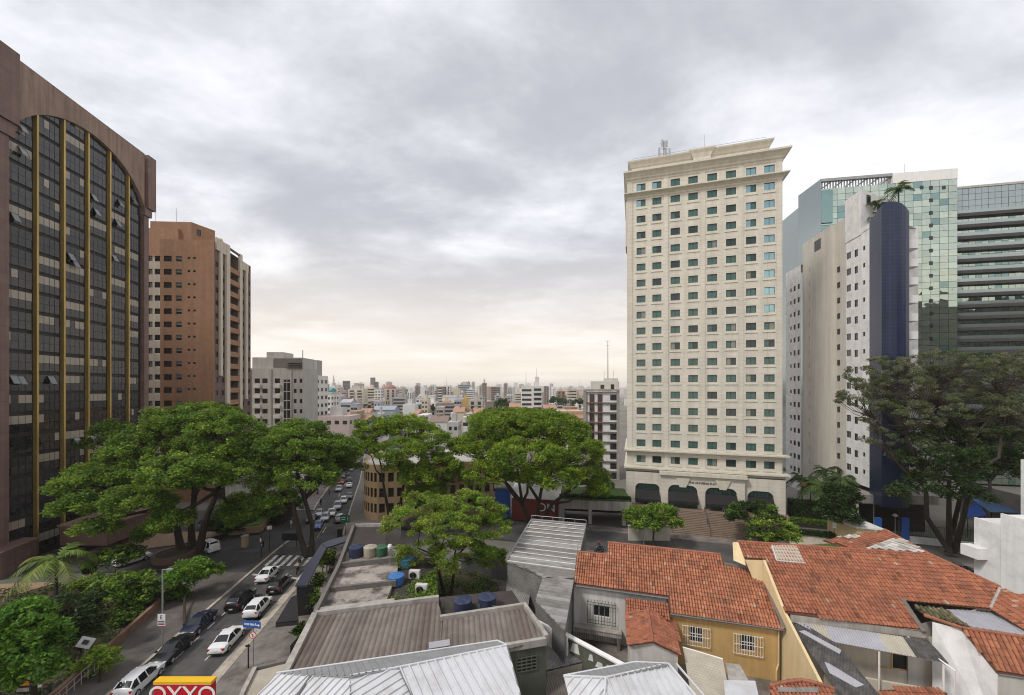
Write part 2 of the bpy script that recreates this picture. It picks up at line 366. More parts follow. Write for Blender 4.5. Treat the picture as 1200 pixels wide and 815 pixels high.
M['grey_block'] = brickmat('grey_block', (0.20, 0.195, 0.185), (0.165, 0.16, 0.15), (0.11, 0.105, 0.10), 0.42, 0.2, 0.02, 0.9, var=0.25)
M['retaining'] = mat('retaining_wall', (0.21, 0.125, 0.085), 0.9, 0.25, 0.8, dirt=(0.10, 0.07, 0.05), dscale=0.6)
M['slab_pale'] = mat('pale_slab', (0.38, 0.33, 0.295), 0.92, 0.22, 0.9, dirt=(0.085, 0.072, 0.062), dscale=0.55, damt=0.9)
M['slab_dark'] = mat('stained_slab', (0.30, 0.265, 0.23), 0.92, 0.3, 1.2, dirt=(0.075, 0.068, 0.058), dscale=0.75, damt=0.95)
M['roof_brown'] = mat('tarred_roof', (0.055, 0.045, 0.042), 0.92, 0.25, 0.6)
M['tank_navy'] = mat('tank_navy', (0.025, 0.035, 0.075), 0.6, 0.15, 2, dirt=(0.07, 0.07, 0.08), dscale=2, damt=0.4)
M['tank_blue'] = mat('tank_blue', (0.06, 0.17, 0.42), 0.5, 0.15, 2)
M['tank_teal'] = mat('tank_teal', (0.05, 0.16, 0.26), 0.5, 0.15, 2)
M['tank_beige'] = mat('tank_beige', (0.36, 0.31, 0.25), 0.85, 0.2, 2)
M['tank_green'] = mat('tank_green', (0.045, 0.12, 0.065), 0.6, 0.15, 2)
M['navy_sheet'] = mat('navy_sheet', (0.035, 0.038, 0.060), 0.4, 0.12, 1, spec=0.5)
M['red_wall'] = mat('red_wall', (0.16, 0.04, 0.028), 0.8, 0.15, 0.8)
M['red_sign'] = mat('red_sign', (0.46, 0.012, 0.022), 0.4, 0.05)
M['yellow_sign'] = mat('yellow_sign', (0.72, 0.42, 0.015), 0.4, 0.05)
M['sign_white'] = mat('sign_white', (0.75, 0.74, 0.72), 0.5, 0.04)
M['sign_blue'] = mat('sign_blue', (0.03, 0.10, 0.36), 0.5, 0.05)
M['sign_green'] = mat('sign_green', (0.02, 0.13, 0.075), 0.5, 0.05)
M['sign_red'] = mat('sign_red', (0.45, 0.03, 0.03), 0.5, 0.05)
M['orange'] = mat('orange_paint', (0.55, 0.20, 0.02), 0.6, 0.08)
M['blue_canvas'] = mat('blue_canvas', (0.012, 0.06, 0.26), 0.7, 0.15, 0.6)
M['blue_canvas_pale'] = mat('blue_canvas_pale', (0.07, 0.13, 0.24), 0.7, 0.15, 0.6)
M['brown_stair'] = mat('brown_stone', (0.21, 0.145, 0.10), 0.8, 0.15, 1.0)
M['dark_void'] = mat('opening_shade', (0.03, 0.028, 0.026), 0.9, 0.2)  # near-black: the shade inside openings is put into the colour
M['rubber'] = mat('rubber', (0.012, 0.012, 0.012), 0.8, 0.1)
M['rim'] = mat('alloy_rim', (0.42, 0.42, 0.44), 0.35, 0.05, metal=0.8)
M['lamp_red'] = mat('lamp_red', (0.42, 0.02, 0.025), 0.25, 0.05, spec=0.6)
M['lamp_clear'] = mat('lamp_clear', (0.62, 0.63, 0.65), 0.15, 0.05, spec=0.8)
M['plate'] = mat('number_plate', (0.55, 0.55, 0.56), 0.5, 0.05)
M['skin'] = mat('skin', (0.32, 0.19, 0.13), 0.6, 0.05)
M['hair'] = mat('hair', (0.02, 0.015, 0.012), 0.7, 0.1)
def cloth(name, c): M[name] = mat(name, c, 0.85, 0.1, 4)
cloth('cloth_white', (0.62, 0.60, 0.58)); cloth('cloth_grey', (0.22, 0.22, 0.24)); cloth('cloth_dark', (0.03, 0.03, 0.04)); cloth('cloth_red', (0.35, 0.05, 0.04)); cloth('cloth_orange', (0.50, 0.20, 0.03)); cloth('helmet_red', (0.45, 0.02, 0.06))
def paint(name, c, metal=0.0): 
    M[name] = mat(name, c, 0.28, 0.03, 1, metal=metal, spec=0.6)
    M[name].node_tree.nodes['Principled BSDF'].inputs['Coat Weight'].default_value = 0.2
paint('car_white', (0.72, 0.72, 0.72)); paint('car_black', (0.010, 0.010, 0.012)); paint('car_silver', (0.38, 0.39, 0.41), 0.4); paint('car_blue', (0.02, 0.07, 0.32)); paint('car_navy', (0.014, 0.02, 0.045)); paint('car_grey', (0.10, 0.105, 0.11), 0.3); paint('car_red', (0.30, 0.015, 0.015))
M['car_glass'] = glassmat('car_glass', (0.012, 0.014, 0.016), 0.04, spec=0.6)

# ------------------------------------------------------------------ facade helper
class Fac:
    """a vertical wall plane from p0 to p1 (plan points), left to right seen from outside"""
    def __init__(s, p0, p1):
        s.p0 = Vector((p0[0], p0[1])); s.p1 = Vector((p1[0], p1[1])); d = s.p1 - s.p0; s.L = d.length
        s.u = d / s.L; s.n = Vector((s.u.y, -s.u.x)); s.rz = math.atan2(s.u.y, s.u.x)
    def pt(s, u, z, o=0.0):
        p = s.p0 + s.u * u + s.n * o
        return Vector((p.x, p.y, z))
    def uz(s, px, py, o=0.0):
        d = Vector(((px - 600) / FPX, 1.0)); q = s.p0 + s.n * o
        t = q.dot(s.n) / d.dot(s.n)
        return ((d * t) - q).dot(s.u), HC + t * (Y0 - py) / FPX
    def quad(s, mb, u0, u1, z0, z1, o=0.0, m=0):
        mb.face([s.pt(u0, z0, o), s.pt(u1, z0, o), s.pt(u1, z1, o), s.pt(u0, z1, o)], m)
    def bar(s, mb, u0, u1, z0, z1, o0, o1, m=0):
        """a block standing on the wall from offset o0 to o1"""
        a = [s.pt(u0, z0, o0), s.pt(u1, z0, o0), s.pt(u1, z0, o1), s.pt(u0, z0, o1)]
        i = len(mb.v); mb.v += [tuple(p) for p in a] + [(p.x, p.y, z1) for p in a]
        for f in ((0, 1, 2, 3), (7, 6, 5, 4), (3, 2, 6, 7), (1, 0, 4, 5), (0, 3, 7, 4), (2, 1, 5, 6)):
            mb.f.append(tuple(i + k for k in f)); mb.m.append(m)
    def wall(s, mb, u0, u1, z0, z1, holes=(), depth=0.18, m=0, mr=None):
        mr = m if mr is None else mr
        us = sorted({round(x, 4) for h in holes for x in h[:2] if u0 < x < u1} | {u0, u1})
        zs = sorted({round(x, 4) for h in holes for x in h[2:4] if z0 < x < z1} | {z0, z1})
        ui = {round(x, 4): i for i, x in enumerate(us)}; zi = {round(x, 4): i for i, x in enumerate(zs)}
        def near(d, x, arr): return d.get(round(x, 4), min(range(len(arr)), key=lambda i: abs(arr[i] - x)))
        hol = set()
        for h in holes:
            for a in range(near(ui, h[0], us), near(ui, h[1], us)):
                for b in range(near(zi, h[2], zs), near(zi, h[3], zs)): hol.add((a, b))
            a0, a1, b0, b1 = h[:4]
            mb.face([s.pt(a0, b0), s.pt(a0, b1), s.pt(a0, b1, -depth), s.pt(a0, b0, -depth)], mr)
            mb.face([s.pt(a1, b1), s.pt(a1, b0), s.pt(a1, b0, -depth), s.pt(a1, b1, -depth)], mr)
            mb.face([s.pt(a0, b1), s.pt(a1, b1), s.pt(a1, b1, -depth), s.pt(a0, b1, -depth)], mr)
            mb.face([s.pt(a1, b0), s.pt(a0, b0), s.pt(a0, b0, -depth), s.pt(a1, b0, -depth)], mr)
        for b in range(len(zs) - 1):
            a = 0
            while a < len(us) - 1:
                if (a, b) in hol: a += 1; continue
                c = a
                while c + 1 < len(us) - 1 and (c + 1, b) not in hol: c += 1
                s.quad(mb, us[a], us[c + 1], zs[b], zs[b + 1], 0, m); a = c + 1

_wcache = {}
def window_mesh(w, h, nx, nz, glass, frame, fw=0.06, split=None):
    """a glazed window, origin in the middle of the glass, facing local -Y"""
    key = (round(w, 2), round(h, 2), nx, nz, glass, frame, fw, split)
    if key in _wcache: return _wcache[key]
    mb = MB(); t = 0.05
    gl = glass if isinstance(glass, tuple) else (glass,)
    for i in range(nx):
        for j in range(nz):
            x0 = -w / 2 + w * i / nx; x1 = -w / 2 + w * (i + 1) / nx; z0 = -h / 2 + h * j / nz; z1 = -h / 2 + h * (j + 1) / nz
            mb.face([(x0, 0, z0), (x1, 0, z0), (x1, 0, z1), (x0, 0, z1)], (i + j) % len(gl))
    k = len(gl)
    fr = MB() if split else mb; km = 0 if split else k
    for x in [-w / 2 + fw / 2] + [-w / 2 + w * i / nx for i in range(1, nx)] + [w / 2 - fw / 2]: fr.box((x, -t / 2, 0), (fw, t, h), km)
    for z in [-h / 2 + fw / 2] + [-h / 2 + h * i / nz for i in range(1, nz)] + [h / 2 - fw / 2]: fr.box((0, -t / 2 - 0.003, z), (w - 2 * fw, t, fw), km)
    def fin(b, nm, ms):
        me = bpy.data.meshes.new(nm); me.from_pydata(b.v, [], b.f)
        for x in ms: me.materials.append(M[x])
        me.polygons.foreach_set('material_index', b.m); return me
    a = fin(mb, 'window', list(gl) + ([] if split else [frame]))
    b = fin(fr, 'frame', [frame]) if split else None
    _wcache[key] = (a, b)
    return _wcache[key]
def put_window(root, fac, u, z, mesh, o=-0.12, name='window'):
    ob = bpy.data.objects.new(name, mesh[0]); COL.objects.link(ob); ob.parent = root
    ob.location = fac.pt(u, z, o) - origin(root); ob.rotation_euler = (0, 0, fac.rz)
    if mesh[1]:
        fo = bpy.data.objects.new('frame', mesh[1]); COL.objects.link(fo); fo.parent = ob
    return ob
def put_windows(root, fac_list, limit=100):
    """fac_list: (fac, u, z, mesh, offset); the LIMIT largest in the picture become parts, the rest one part of kind stuff"""
    def size(t):
        p = t[0].pt(t[1], t[2]); return -(1 / max(p.y, 1)) ** 2 * abs(t[0].n.dot(Vector((p.x, p.y)).normalized()))
    fl = sorted(fac_list, key=size)
    for t in fl[:limit]: put_window(root, t[0], t[1], t[2], t[3], t[4])
    rest = fl[limit:]
    if rest:
        V = []; Fc = []; mi = []; names = []
        for f, u, z, me, o in rest:
            for mesh in (me[0], me[1]):
                if mesh is None: continue
                mx = Matrix.Translation(f.pt(u, z, o)) @ Matrix.Rotation(f.rz, 4, 'Z'); i = len(V)
                V += [tuple(mx @ v.co) for v in mesh.vertices]
                for p in mesh.polygons:
                    mm = mesh.materials[p.material_index].name
                    if mm not in names: names.append(mm)
                    Fc.append(tuple(i + k for k in p.vertices)); mi.append(names.index(mm))
        mb = MB(); mb.v = V; mb.f = Fc; mb.m = mi
        ob = mb.build('window', [bpy.data.materials[n] for n in names], root); ob['kind'] = 'stuff'
# ================================================================== ground, street, pavements
def hz_(Y):
    pts = [(-1e9, 0), (60, 0), (120, -3), (200, -7), (400, -25), (800, -44), (1600, -50), (3000, -46), (6000, -12), (9000, 8), (1e9, 8)]
    for (a, za), (b, zb) in zip(pts, pts[1:]):
        if Y <= b: return za + (zb - za) * (Y - a) / (b - a) if a > -1e8 else 0.0
    return 8.0
def lerp_line(tab, Y):
    for (a, xa), (b, xb) in zip(tab, tab[1:]):
        if Y <= b or b == tab[-1][0]: return xa + (xb - xa) * (Y - a) / (b - a)
KL = [(5, -29.45), (43.9, -34.1), (70, -37.3), (90, -44.5), (116, -53), (140.6, -61.7), (200, -83), (300, -118)]
KR = [(5, -21.85), (42.1, -26.3), (68, -29.4), (90, -36.8), (116, -45.2), (140.6, -53.8), (200, -75), (300, -110)]
kl = lambda Y: lerp_line(KL, Y)
kr = lambda Y: lerp_line(KR, Y)

ys = [-60, 0, 20, 40, 60, 80, 100, 120, 160, 200, 260, 330, 400, 520, 660, 800, 1000, 1300, 1600, 2200, 3000, 4000, 5000, 6000, 7500, 9000]
xs = sorted({s * v for v in (0, 40, 80, 120, 160, 240, 400, 700, 1200, 2200, 4000, 7000, 9000) for s in (-1, 1)})
mb = MB()
for y in ys:
    for x in xs: mb.v.append((x, y, hz_(y)))
n = len(xs)
for j in range(len(ys) - 1):
    for i in range(n - 1): mb.f.append((j * n + i, j * n + i + 1, (j + 1) * n + i + 1, (j + 1) * n + i)); mb.m.append(0)
tag(mb.build('ground', M['ground']), kind='structure')

def ribbon(name, left, right, y0, y1, dz, mname, kind='structure', step=2.0):
    Ys = sorted({y0, y1} | {y for y in (60, 120, 200) if y0 < y < y1} | set(np.arange(y0, y1, step).tolist()))
    mb = MB()
    for a, b in zip(Ys, Ys[1:]):
        mb.face([(left(a), a, hz_(a) + dz), (right(a), a, hz_(a) + dz), (right(b), b, hz_(b) + dz), (left(b), b, hz_(b) + dz)])
    return tag(mb.build(name, M[mname]), kind=kind)
ribbon('road', kl, kr, 5, 300, 0.02, 'asphalt')
# gutter of worn concrete along the right-hand kerb
ribbon('road_gutter', lambda Y: kr(Y) - 0.75, kr, 5, 62, 0.026, 'kerb')
def kerb(name, line, w, y0, y1, h=0.14):
    mb = MB(); Ys = sorted({y0, y1} | {60, 120, 200} | set(np.arange(y0, y1, 2.0).tolist()))
    Ys = [y for y in Ys if y0 <= y <= y1]
    for a, b in zip(Ys, Ys[1:]):
        A = (line(a), a, hz_(a)); B = (line(b), b, hz_(b)); A2 = (line(a) + w, a, hz_(a)); B2 = (line(b) + w, b, hz_(b))
        up = lambda p: (p[0], p[1], p[2] + h)
        mb.face([up(A), up(A2), up(B2), up(B)]); mb.face([A, up(A), up(B), B]); mb.face([A2, B2, up(B2), up(A2)])
    return tag(mb.build(name, M['kerb']), kind='structure')
kerb('kerb', kl, -0.32, 5, 68)
kerb('kerb', kl, -0.32, 84, 200)
kerb('kerb', kr, 0.32, 5, 200)
# pavements
ribbon('pavement', lambda Y: kl(Y) - 5.7, lambda Y: kl(Y) - 0.32, 5, 53, 0.11, 'paving_dark')
ribbon('pavement', lambda Y: kl(Y) - 13, lambda Y: kl(Y) - 0.32, 84, 200, 0.11, 'paving')
ribbon('pavement', lambda Y: kr(Y) + 0.32, lambda Y: kr(Y) + 5.0, 5, 75, 0.11, 'paving')
ribbon('forecourt', lambda Y: -71.0 - .1 * (Y - 57), lambda Y: kl(Y) - 0.32, 53, 68, 0.10, 'asphalt_old')
ribbon('side_road', lambda Y: -130, lambda Y: kl(Y), 68, 84, 0.012, 'asphalt_old')

# painted markings
def marks(name, quads, mname='paint'):
    mb = MB()
    for q in quads: mb.face(q)
    return tag(mb.build(name, M[mname]), kind='structure')
def along(line, off, y0, y1, w, dz=0.03):
    return [(line(y0) + off - w / 2, y0, hz_(y0) + dz), (line(y0) + off + w / 2, y0, hz_(y0) + dz), (line(y1) + off + w / 2, y1, hz_(y1) + dz), (line(y1) + off - w / 2, y1, hz_(y1) + dz)]
marks('lane_markings', [along(kl, 2.15, y, y + 1.15, 0.13) for y in np.arange(20, 53, 2.3)] + [along(kl, 5.0, y, y + 3.0, 0.12) for y in (36, 44.5, 50)] + [along(kl, 3.9, y, y + 3.5, 0.14) for y in np.arange(62, 150, 7)])
marks('centre_line', [along(kl, 4.9, 46.2, 52.0, 0.14), along(kl, 4.0, 66, 84, 0.15)], 'yellow_paint')
zb = []
for i in range(7):
    t = 0.6 + i * 1.05; a = 55.2 - 0.02 * i; b = a + 3.4
    zb.append([(kl(a) + t, a, 0.03), (kl(a) + t + 0.5, a, 0.03), (kl(b) + t + 0.5, b, 0.03), (kl(b) + t, b, 0.03)])
zb.append([(kl(52.6) + 0.4, 52.4, 0.03), (kl(52.6) + 7.6, 51.2, 0.03), (kl(53) + 7.6, 51.6, 0.03), (kl(53) + 0.4, 52.8, 0.03)])
marks('zebra_crossing', zb)

rp_ = random.Random(9); pq_ = []
for i in range(16):
    Y = rp_.uniform(22, 62); x = kl(Y) + rp_.uniform(.8, 6.6); w = rp_.uniform(.35, .9); h = rp_.uniform(.5, 2.2)
    pq_.append([(x, Y, .023), (x + w, Y + rp_.uniform(-.1, .1), .023), (x + w - .12 * h, Y + h, .023), (x - .12 * h, Y + h + rp_.uniform(-.1, .1), .023)])
marks('road_patches', pq_, 'asphalt_old')
# cast iron covers
mb = MB()
for px, py in ((178, 749), (172, 762), (262, 645), (275, 655), (236, 694)):
    p = PZ(px, py, 0.11); mb.box((p.x, p.y, 0.118), (1.0, 0.8, 0.012), rz=0.12)
tag(mb.build('pavement_covers', M['asphalt']), kind='structure')

# ================================================================== dark glass office tower on the left
TF = Fac((-64.3 - .1 * 50 - .0, 50.0), (-64.3 - .1 * 79.7, 79.7))
# left-to-right seen from the street side: u grows with Y
def tower_u(Y): return (Y - 50.0) / (79.7 - 50.0) * TF.L
tower = thing('office_tower', 'dark glass office tower with gold mullions under a brown granite arch', 'office tower', (TF.p0.x, TF.p0.y, 0))
zr0, zr1 = 71.3, 70.4
roofz = lambda u: zr0 + (zr1 - zr0) * u / TF.L
mb = MB()   # the body behind the facade
a, b = TF.pt(0, 0, -0.9), TF.pt(TF.uz(174.3, 400, .45)[0], 0, -0.9); c, d = TF.pt(TF.uz(174.3, 400, .45)[0], 0, -38), TF.pt(0, 0, -38)
mb.prism([(a.x, a.y), (b.x, b.y), (c.x, c.y), (d.x, d.y)], 0, 69.5)
mb.build('core', M['granite'], tower)
uA, uB = tower_u(53.75), TF.uz(166.0, 400)[0]; uE = TF.uz(174.3, 400, .45)[0]
mb = MB()   # piers and corner blocks
TF.bar(mb, 0, uA - 0.02, 0, 59.5, -0.9, 0.75); TF.bar(mb, uB + 0.02, uE, 0, 58.6, -0.9, 0.45)
mb.build('pier', M['granite'], tower)
uF = TF.uz(183, 230, 1.0)[0]
for q in ((-0.4, uA + 0.5, 59.5, 61.4, -0.9, 1.0), (-0.4, uA + 0.75, 61.42, 71.4, -0.9, 1.3), (uB - 0.1, uF - .6, 58.6, 60.1, -0.9, 0.7), (TF.uz(174, 230, 1.0)[0], uF, 60.12, 70.5, -0.9, 1.0)):
    mb = MB(); TF.bar(mb, *q); mb.build('corner_block', M['granite'], tower)
mb = MB()   # the arch fascia
half = (uB - uA) / 2; sag = 7.4; rad = (half * half + sag * sag) / (2 * sag); uc = (uA + uB) / 2; zs = 60.2
arch = lambda u: zs + math.sqrt(max(rad * rad - (u - uc) ** 2, 0)) - (rad - sag)
N = 40
for i in range(N):
    u0 = uA + (uB - uA) * i / N; u1 = uA + (uB - uA) * (i + 1) / N
    mb.face([TF.pt(u0, arch(u0), 0.55), TF.pt(u1, arch(u1), 0.55), TF.pt(u1, roofz(u1), 0.55), TF.pt(u0, roofz(u0), 0.55)])
    mb.face([TF.pt(u0, arch(u0), -0.4), TF.pt(u1, arch(u1), -0.4), TF.pt(u1, arch(u1), 0.55), TF.pt(u0, arch(u0), 0.55)])
    mb.face([TF.pt(u0, roofz(u0), 0.55), TF.pt(u1, roofz(u1), 0.55), TF.pt(u1, roofz(u1), -1.5), TF.pt(u0, roofz(u0), -1.5)])
mb.build('arch_fascia', M['granite_plain'], tower)
# mullions and glazed bays
mY = [57.7, 61.5, 65.4, 69.3, 73.05]
mu = [tower_u(y) for y in mY]
for u in mu:
    m2 = MB(); TF.bar(m2, u - 0.13, u + 0.13, 0.5, arch(u), -0.25, 0.36); m2.build('mullion', M['gold'], tower)
edges = [uA] + mu + [uB - .35]
tr = random.Random(11)
FH = 2.95
for bi in range(6):
    ua = edges[bi] + (0.42 if bi else 0.03); ub = edges[bi + 1] - 0.42
    m2 = MB(); nc = 4; zt = max(arch(ua), arch(ub)) + 0.3
    if bi in (2, 3): zt = arch(uc) + 0.3
    TF.quad(m2, edges[bi], edges[bi + 1], 0, zt, -0.20, 3)                       # dark recess behind
    k = 0; z = 1.0
    while z < zt - 0.6:
        blindrow = tr.random() < (0.30 if z > 12 else 0.2)
        for cidx in range(nc):
            u0 = ua + (ub - ua) * cidx / nc + 0.035; u1 = ua + (ub - ua) * (cidx + 1) / nc - 0.035
            tilt = tr.uniform(-0.012, 0.012)
            # spandrel pane
            m2.face([TF.pt(u0, z, 0.0), TF.pt(u1, z, tilt), TF.pt(u1, z + 1.16, tilt), TF.pt(u0, z + 1.16, 0.0)], 0 if tr.random() < .5 else 1)
            # vision pane, often with a blind behind it
            if blindrow and tr.random() < 0.85: mi = 2
            elif tr.random() < 0.07: mi = 2
            else: mi = 0 if tr.random() < .6 else 1
            tilt = tr.uniform(-0.012, 0.012)
            m2.face([TF.pt(u0, z + 1.20, 0.0), TF.pt(u1, z + 1.20, tilt), TF.pt(u1, z + 2.36, tilt), TF.pt(u0, z + 2.36, 0.0)], mi)
        z += FH
    m2.build('glass_bay', [M['tower_glass'], M['tower_glass_b'], M['tower_blind'], M['tower_gap']], tower)
m2 = MB(); TF.quad(m2, uB - .35, uB + 0.02, 0, arch(uB - .2) + 1.2, -0.25); m2.build('dark_gap', M['tower_gap'], tower)  # near-black strip between the last bay and the pier
# sashes standing open
def open_sash():
    s = MB(); w, h = 0.94, 1.2
    P = [Vector((-w / 2, 0, 0)), Vector((w / 2, 0, 0)), Vector((w / 2, -0.62, -h)), Vector((-w / 2, -0.62, -h))]
    s.face([P[3], P[2], P[1], P[0]], 0)
    for a, b in ((0, 1), (1, 2), (2, 3), (3, 0)): s.tube(P[a], P[b], 0.035, n=4, m=1)
    me = bpy.data.meshes.new('open_sash'); me.from_pydata(s.v, [], s.f); me.materials.append(M['win_pale']); me.materials.append(M['tower_frame']); me.polygons.foreach_set('material_index', s.m); return me
osm = open_sash()
for px, py in ((25, 146), (25, 173), (16, 250), (82, 297), (87, 305), (109, 228), (140, 235), (137, 258), (112, 245), (15, 440), (23, 441), (59, 441), (89, 513), (108, 511), (133, 299), (156, 232)):
    u, z = TF.uz(px, py)
    ob = bpy.data.objects.new('open_sash', osm); COL.objects.link(ob); ob.parent = tower
    ob.location = TF.pt(u, z, 0.04) - origin(tower); ob.rotation_euler = (0, 0, TF.rz)
# granite plinth at the tower's foot
pl_ = thing('granite_planter', 'low granite block at the foot of the dark glass tower', 'planter', (-75.5, 57, 0))
mb = MB(); A = PZ(0, 690, 0.2); 
mb.prism([(-78, 51), (-66.5, 51), (-68.0, 56.2), (-78, 56.2)], 0, 3.4); mb.build('block', M['granite'], pl_)
mb = MB(); mb.prism([(-78.1, 50.9), (-66.3, 50.9), (-67.8, 56.3), (-78.1, 56.3)], 3.402, 3.6); mb.build('coping', M['granite_dark'], pl_)

# granite entrance canopy of the tower
cp = thing('entrance_canopy', 'maroon granite canopy block beside the dark tower entrance', 'canopy', (-62, 60, 0))
c0 = PZ(70, 617, 4.2); c1 = PZ(125, 617, 4.2); c2 = PZ(146, 608, 4.2); c3 = PZ(128, 608, 4.2)
q = [(c0.x, c0.y), (c1.x, c1.y), (c2.x + 1, c2.y + 6), (c0.x - 1, c0.y + 7)]
mb = MB(); mb.prism(q, 1.3, 4.2); mb.build('fascia', M['granite_dark'], cp)
q2 = [(c0.x - .2, c0.y - .2), (c1.x + .2, c1.y - .2), (c2.x + 1.2, c2.y + 6.2), (c0.x - 1.2, c0.y + 7.2)]
mb = MB(); mb.prism(q2, 4.202, 4.4); mb.build('roof', M['granite_plain'], cp)
for i in range(5):
    t = i / 4; x = q[1][0] * (1 - t) + q[2][0] * t - 0.6; y = q[1][1] * (1 - t) + q[2][1] * t + 0.3
    mb = MB(); mb.box((x, y, 0.7), (0.25, 0.25, 1.2)); mb.build('post', M['black'], cp)
tag((lambda m_: (m_.prism([(-64, 57.5), (-53, 62.5), (-48, 68), (-66, 68)], 0.112, 0.13), m_.build('entrance_apron', M['paving_tan']))[1])(MB()), kind='structure')
tag((lambda m_: (m_.prism([(-74, 45), (-60, 47), (-58, 50.5), (-74, 49)], 0.112, 0.13), m_.build('garden_path', M['paving_tan']))[1])(MB()), kind='structure')

# ================================================================== brick apartment tower
BF = Fac((-92.0, 90.3), (-70.0, 92.0)); BS = Fac((-70.0, 92.0), (-73.9, 111.0))
brick = thing('brick_tower', 'orange brick apartment tower with cream strips and stacked balconies', 'apartment block', (-70, 92, -1))
ztop = 59.4
def hole(f, px, py, w, h):
    u, z = f.uz(px, py); return (u - w / 2, u + w / 2, z - h / 2, z + h / 2)
fl = 3.06; zrow0 = BF.uz(226, 304)[1]
wins = []; hol_f = []; hol_c = []
ucorner = BF.L; usplit = BF.uz(187.5, 350)[0]; uleft = BF.uz(150, 350)[0]
wm_a = window_mesh(1.75, 1.35, 2, 1, 'win_brown', 'dark_frame'); wm_b = window_mesh(1.35, 1.3, 1, 2, ('win', 'win_pale'), 'alu'); wm_c = window_mesh(0.62, 0.55, 1, 1, 'win', 'alu')
wm_d = window_mesh(1.2, 1.3, 2, 1, 'win', 'dark_frame'); wm_e = window_mesh(1.2, 1.45, 2, 1, ('win', 'win_pale'), 'alu')
for r in range(19):
    z = zrow0 - r * fl
    if z < 2: break
    for px, me, w, h, dz in ((196.5, wm_a, 1.75, 1.35, 0), (209.5, wm_b, 1.35, 1.3, 0), (221.3, wm_c, .62, .55, .25), (227.7, wm_c, .62, .55, .25)):
        u = BF.uz(px, 350)[0]; hol_f.append((u - w / 2, u + w / 2, z + dz - h / 2, z + dz + h / 2)); wins.append((BF, u, z + dz, me, -0.15))
    for px, me, w in ((175.5, wm_e, 1.2), (184.4, wm_d, 1.2)):
        u = BF.uz(px, 350)[0]; hol_c.append((u - w / 2, u + w / 2, z - .7, z + .62)); wins.append((BF, u, z, me, -0.15))
mb = MB()
BF.wall(mb, usplit, ucorner, -4, ztop + 0.2, hol_f, 0.2, 0)
# plain returns, back and roof
p = [BF.pt(usplit, 0), BF.pt(ucorner, 0), BS.pt(BS.L, 0), BF.pt(usplit, 0, -19)]
mb.face([Vector((v.x, v.y, ztop)) for v in p], 0)
mb.face([BF.pt(usplit, -4), BF.pt(usplit, ztop + .2), BF.pt(usplit, ztop + .2, -3), BF.pt(usplit, -4, -3)], 0)
mb.face([BS.pt(BS.L, -4), Vector((-92, 110, -4)), Vector((-92, 110, ztop)), BS.pt(BS.L, ztop)], 0)
BF.bar(mb, BF.uz(241, 350)[0], ucorner + 0.25, -4, ztop + 0.25, 0.01, 0.25, 0)             # raised corner strip
mb.build('brick_wall', M['orange_brick'], brick)
mb = MB(); BF.wall(mb, uleft, usplit - 0.01, -4, ztop - 4.2, hol_c, 0.2, 0)
mb.face([BF.pt(uleft, ztop - 4.2), BF.pt(usplit, ztop - 4.2), BF.pt(usplit, ztop - 4.2, -15), BF.pt(uleft, ztop - 4.2, -15)], 0)
mb.build('cream_wall', M['cream'], brick)
mb = MB()   # penthouse
ph = Fac((PY(176, 300, 97).x, 97), (PY(222, 300, 97).x, 97.6)); zt = 25 + 97 * 190 / 460
q = [ph.pt(0, 0), ph.pt(ph.L, 0), Vector((PY(252, 0, 103).x, 103, 0)), Vector((PY(252, 0, 108).x, 108, 0)), Vector((ph.p0.x, 110, 0))]
mb.prism([(v.x, v.y) for v in q], ztop - 4.5, zt + 1.2); mb.prism([(ph.p0.x - .2, 96.8), (ph.p0.x + 7, 96.9), (ph.p0.x + 7, 101), (ph.p0.x - .2, 101)], ztop - 4.5, zt - 0.6)
mb.build('penthouse', M['orange_brick'], brick)
PHS = Fac((ph.p1.x, ph.p1.y), (PY(252, 0, 103).x, 103)); u, z = PHS.uz(233, 273)
put_window(brick, PHS, u, z, window_mesh(0.9, 1.5, 1, 1, 'win_brown', 'dark_frame'), 0.04)
# right-hand face: purple brick bays with shade put into their colour, cream pilasters, balconies
sx = lambda px: BS.uz(px, 380)[0]
hol_s = []
wm_s = window_mesh(1.35, 1.25, 2, 1, 'win_brown', 'dark_frame')
segs = [(252.2, 257), (260.5, 263), (266.5, 266.8), (280.5, 283.5), (286.5, 289)]
cols_s = [sx(254.0), sx(261.2), sx(284.5), sx(291.4)]
for r in range(19):
    z = BS.uz(254, 310)[1] - r * fl
    if z < 2: break
    for u in cols_s:
        hol_s.append((u - .67, u + .67, z - .62, z + .63)); wins.append((BS, u, z, wm_s, -0.12))
mb = MB(); ub0, ub1 = sx(267.6), sx(279.3)
BS.wall(mb, 0, ub0, -4, ztop + .2, hol_s, 0.18, 0); BS.wall(mb, ub1, BS.L, -4, ztop - 2.0, hol_s, 0.18, 0)
mb.face([BS.pt(ub0, -4), BS.pt(ub0, ztop), BS.pt(ub0, ztop, -2.2), BS.pt(ub0, -4, -2.2)]); mb.face([BS.pt(ub1, -4), BS.pt(ub1, -4, -2.2), BS.pt(ub1, ztop, -2.2), BS.pt(ub1, ztop)])
mb.build('side_wall', M['shaded_purple_brick'], brick)
mb = MB(); BS.quad(mb, ub0, ub1, -4, ztop - 3, -2.2); mb.build('balcony_back_wall', M['cream'], brick)
mb = MB()
for a, b, z0, z1 in ((256.2, 258.8, 28, ztop + 1.6), (263.6, 267.6, -4, ztop + 1.4), (279.3, 282.2, -4, ztop + 1.2), (286.6, 288.6, 22, ztop - 0.4)):
    m2 = MB(); BS.bar(m2, sx(a), sx(b), z0, z1, -0.1, 0.45); m2.build('pilaster', M['cream'], brick)
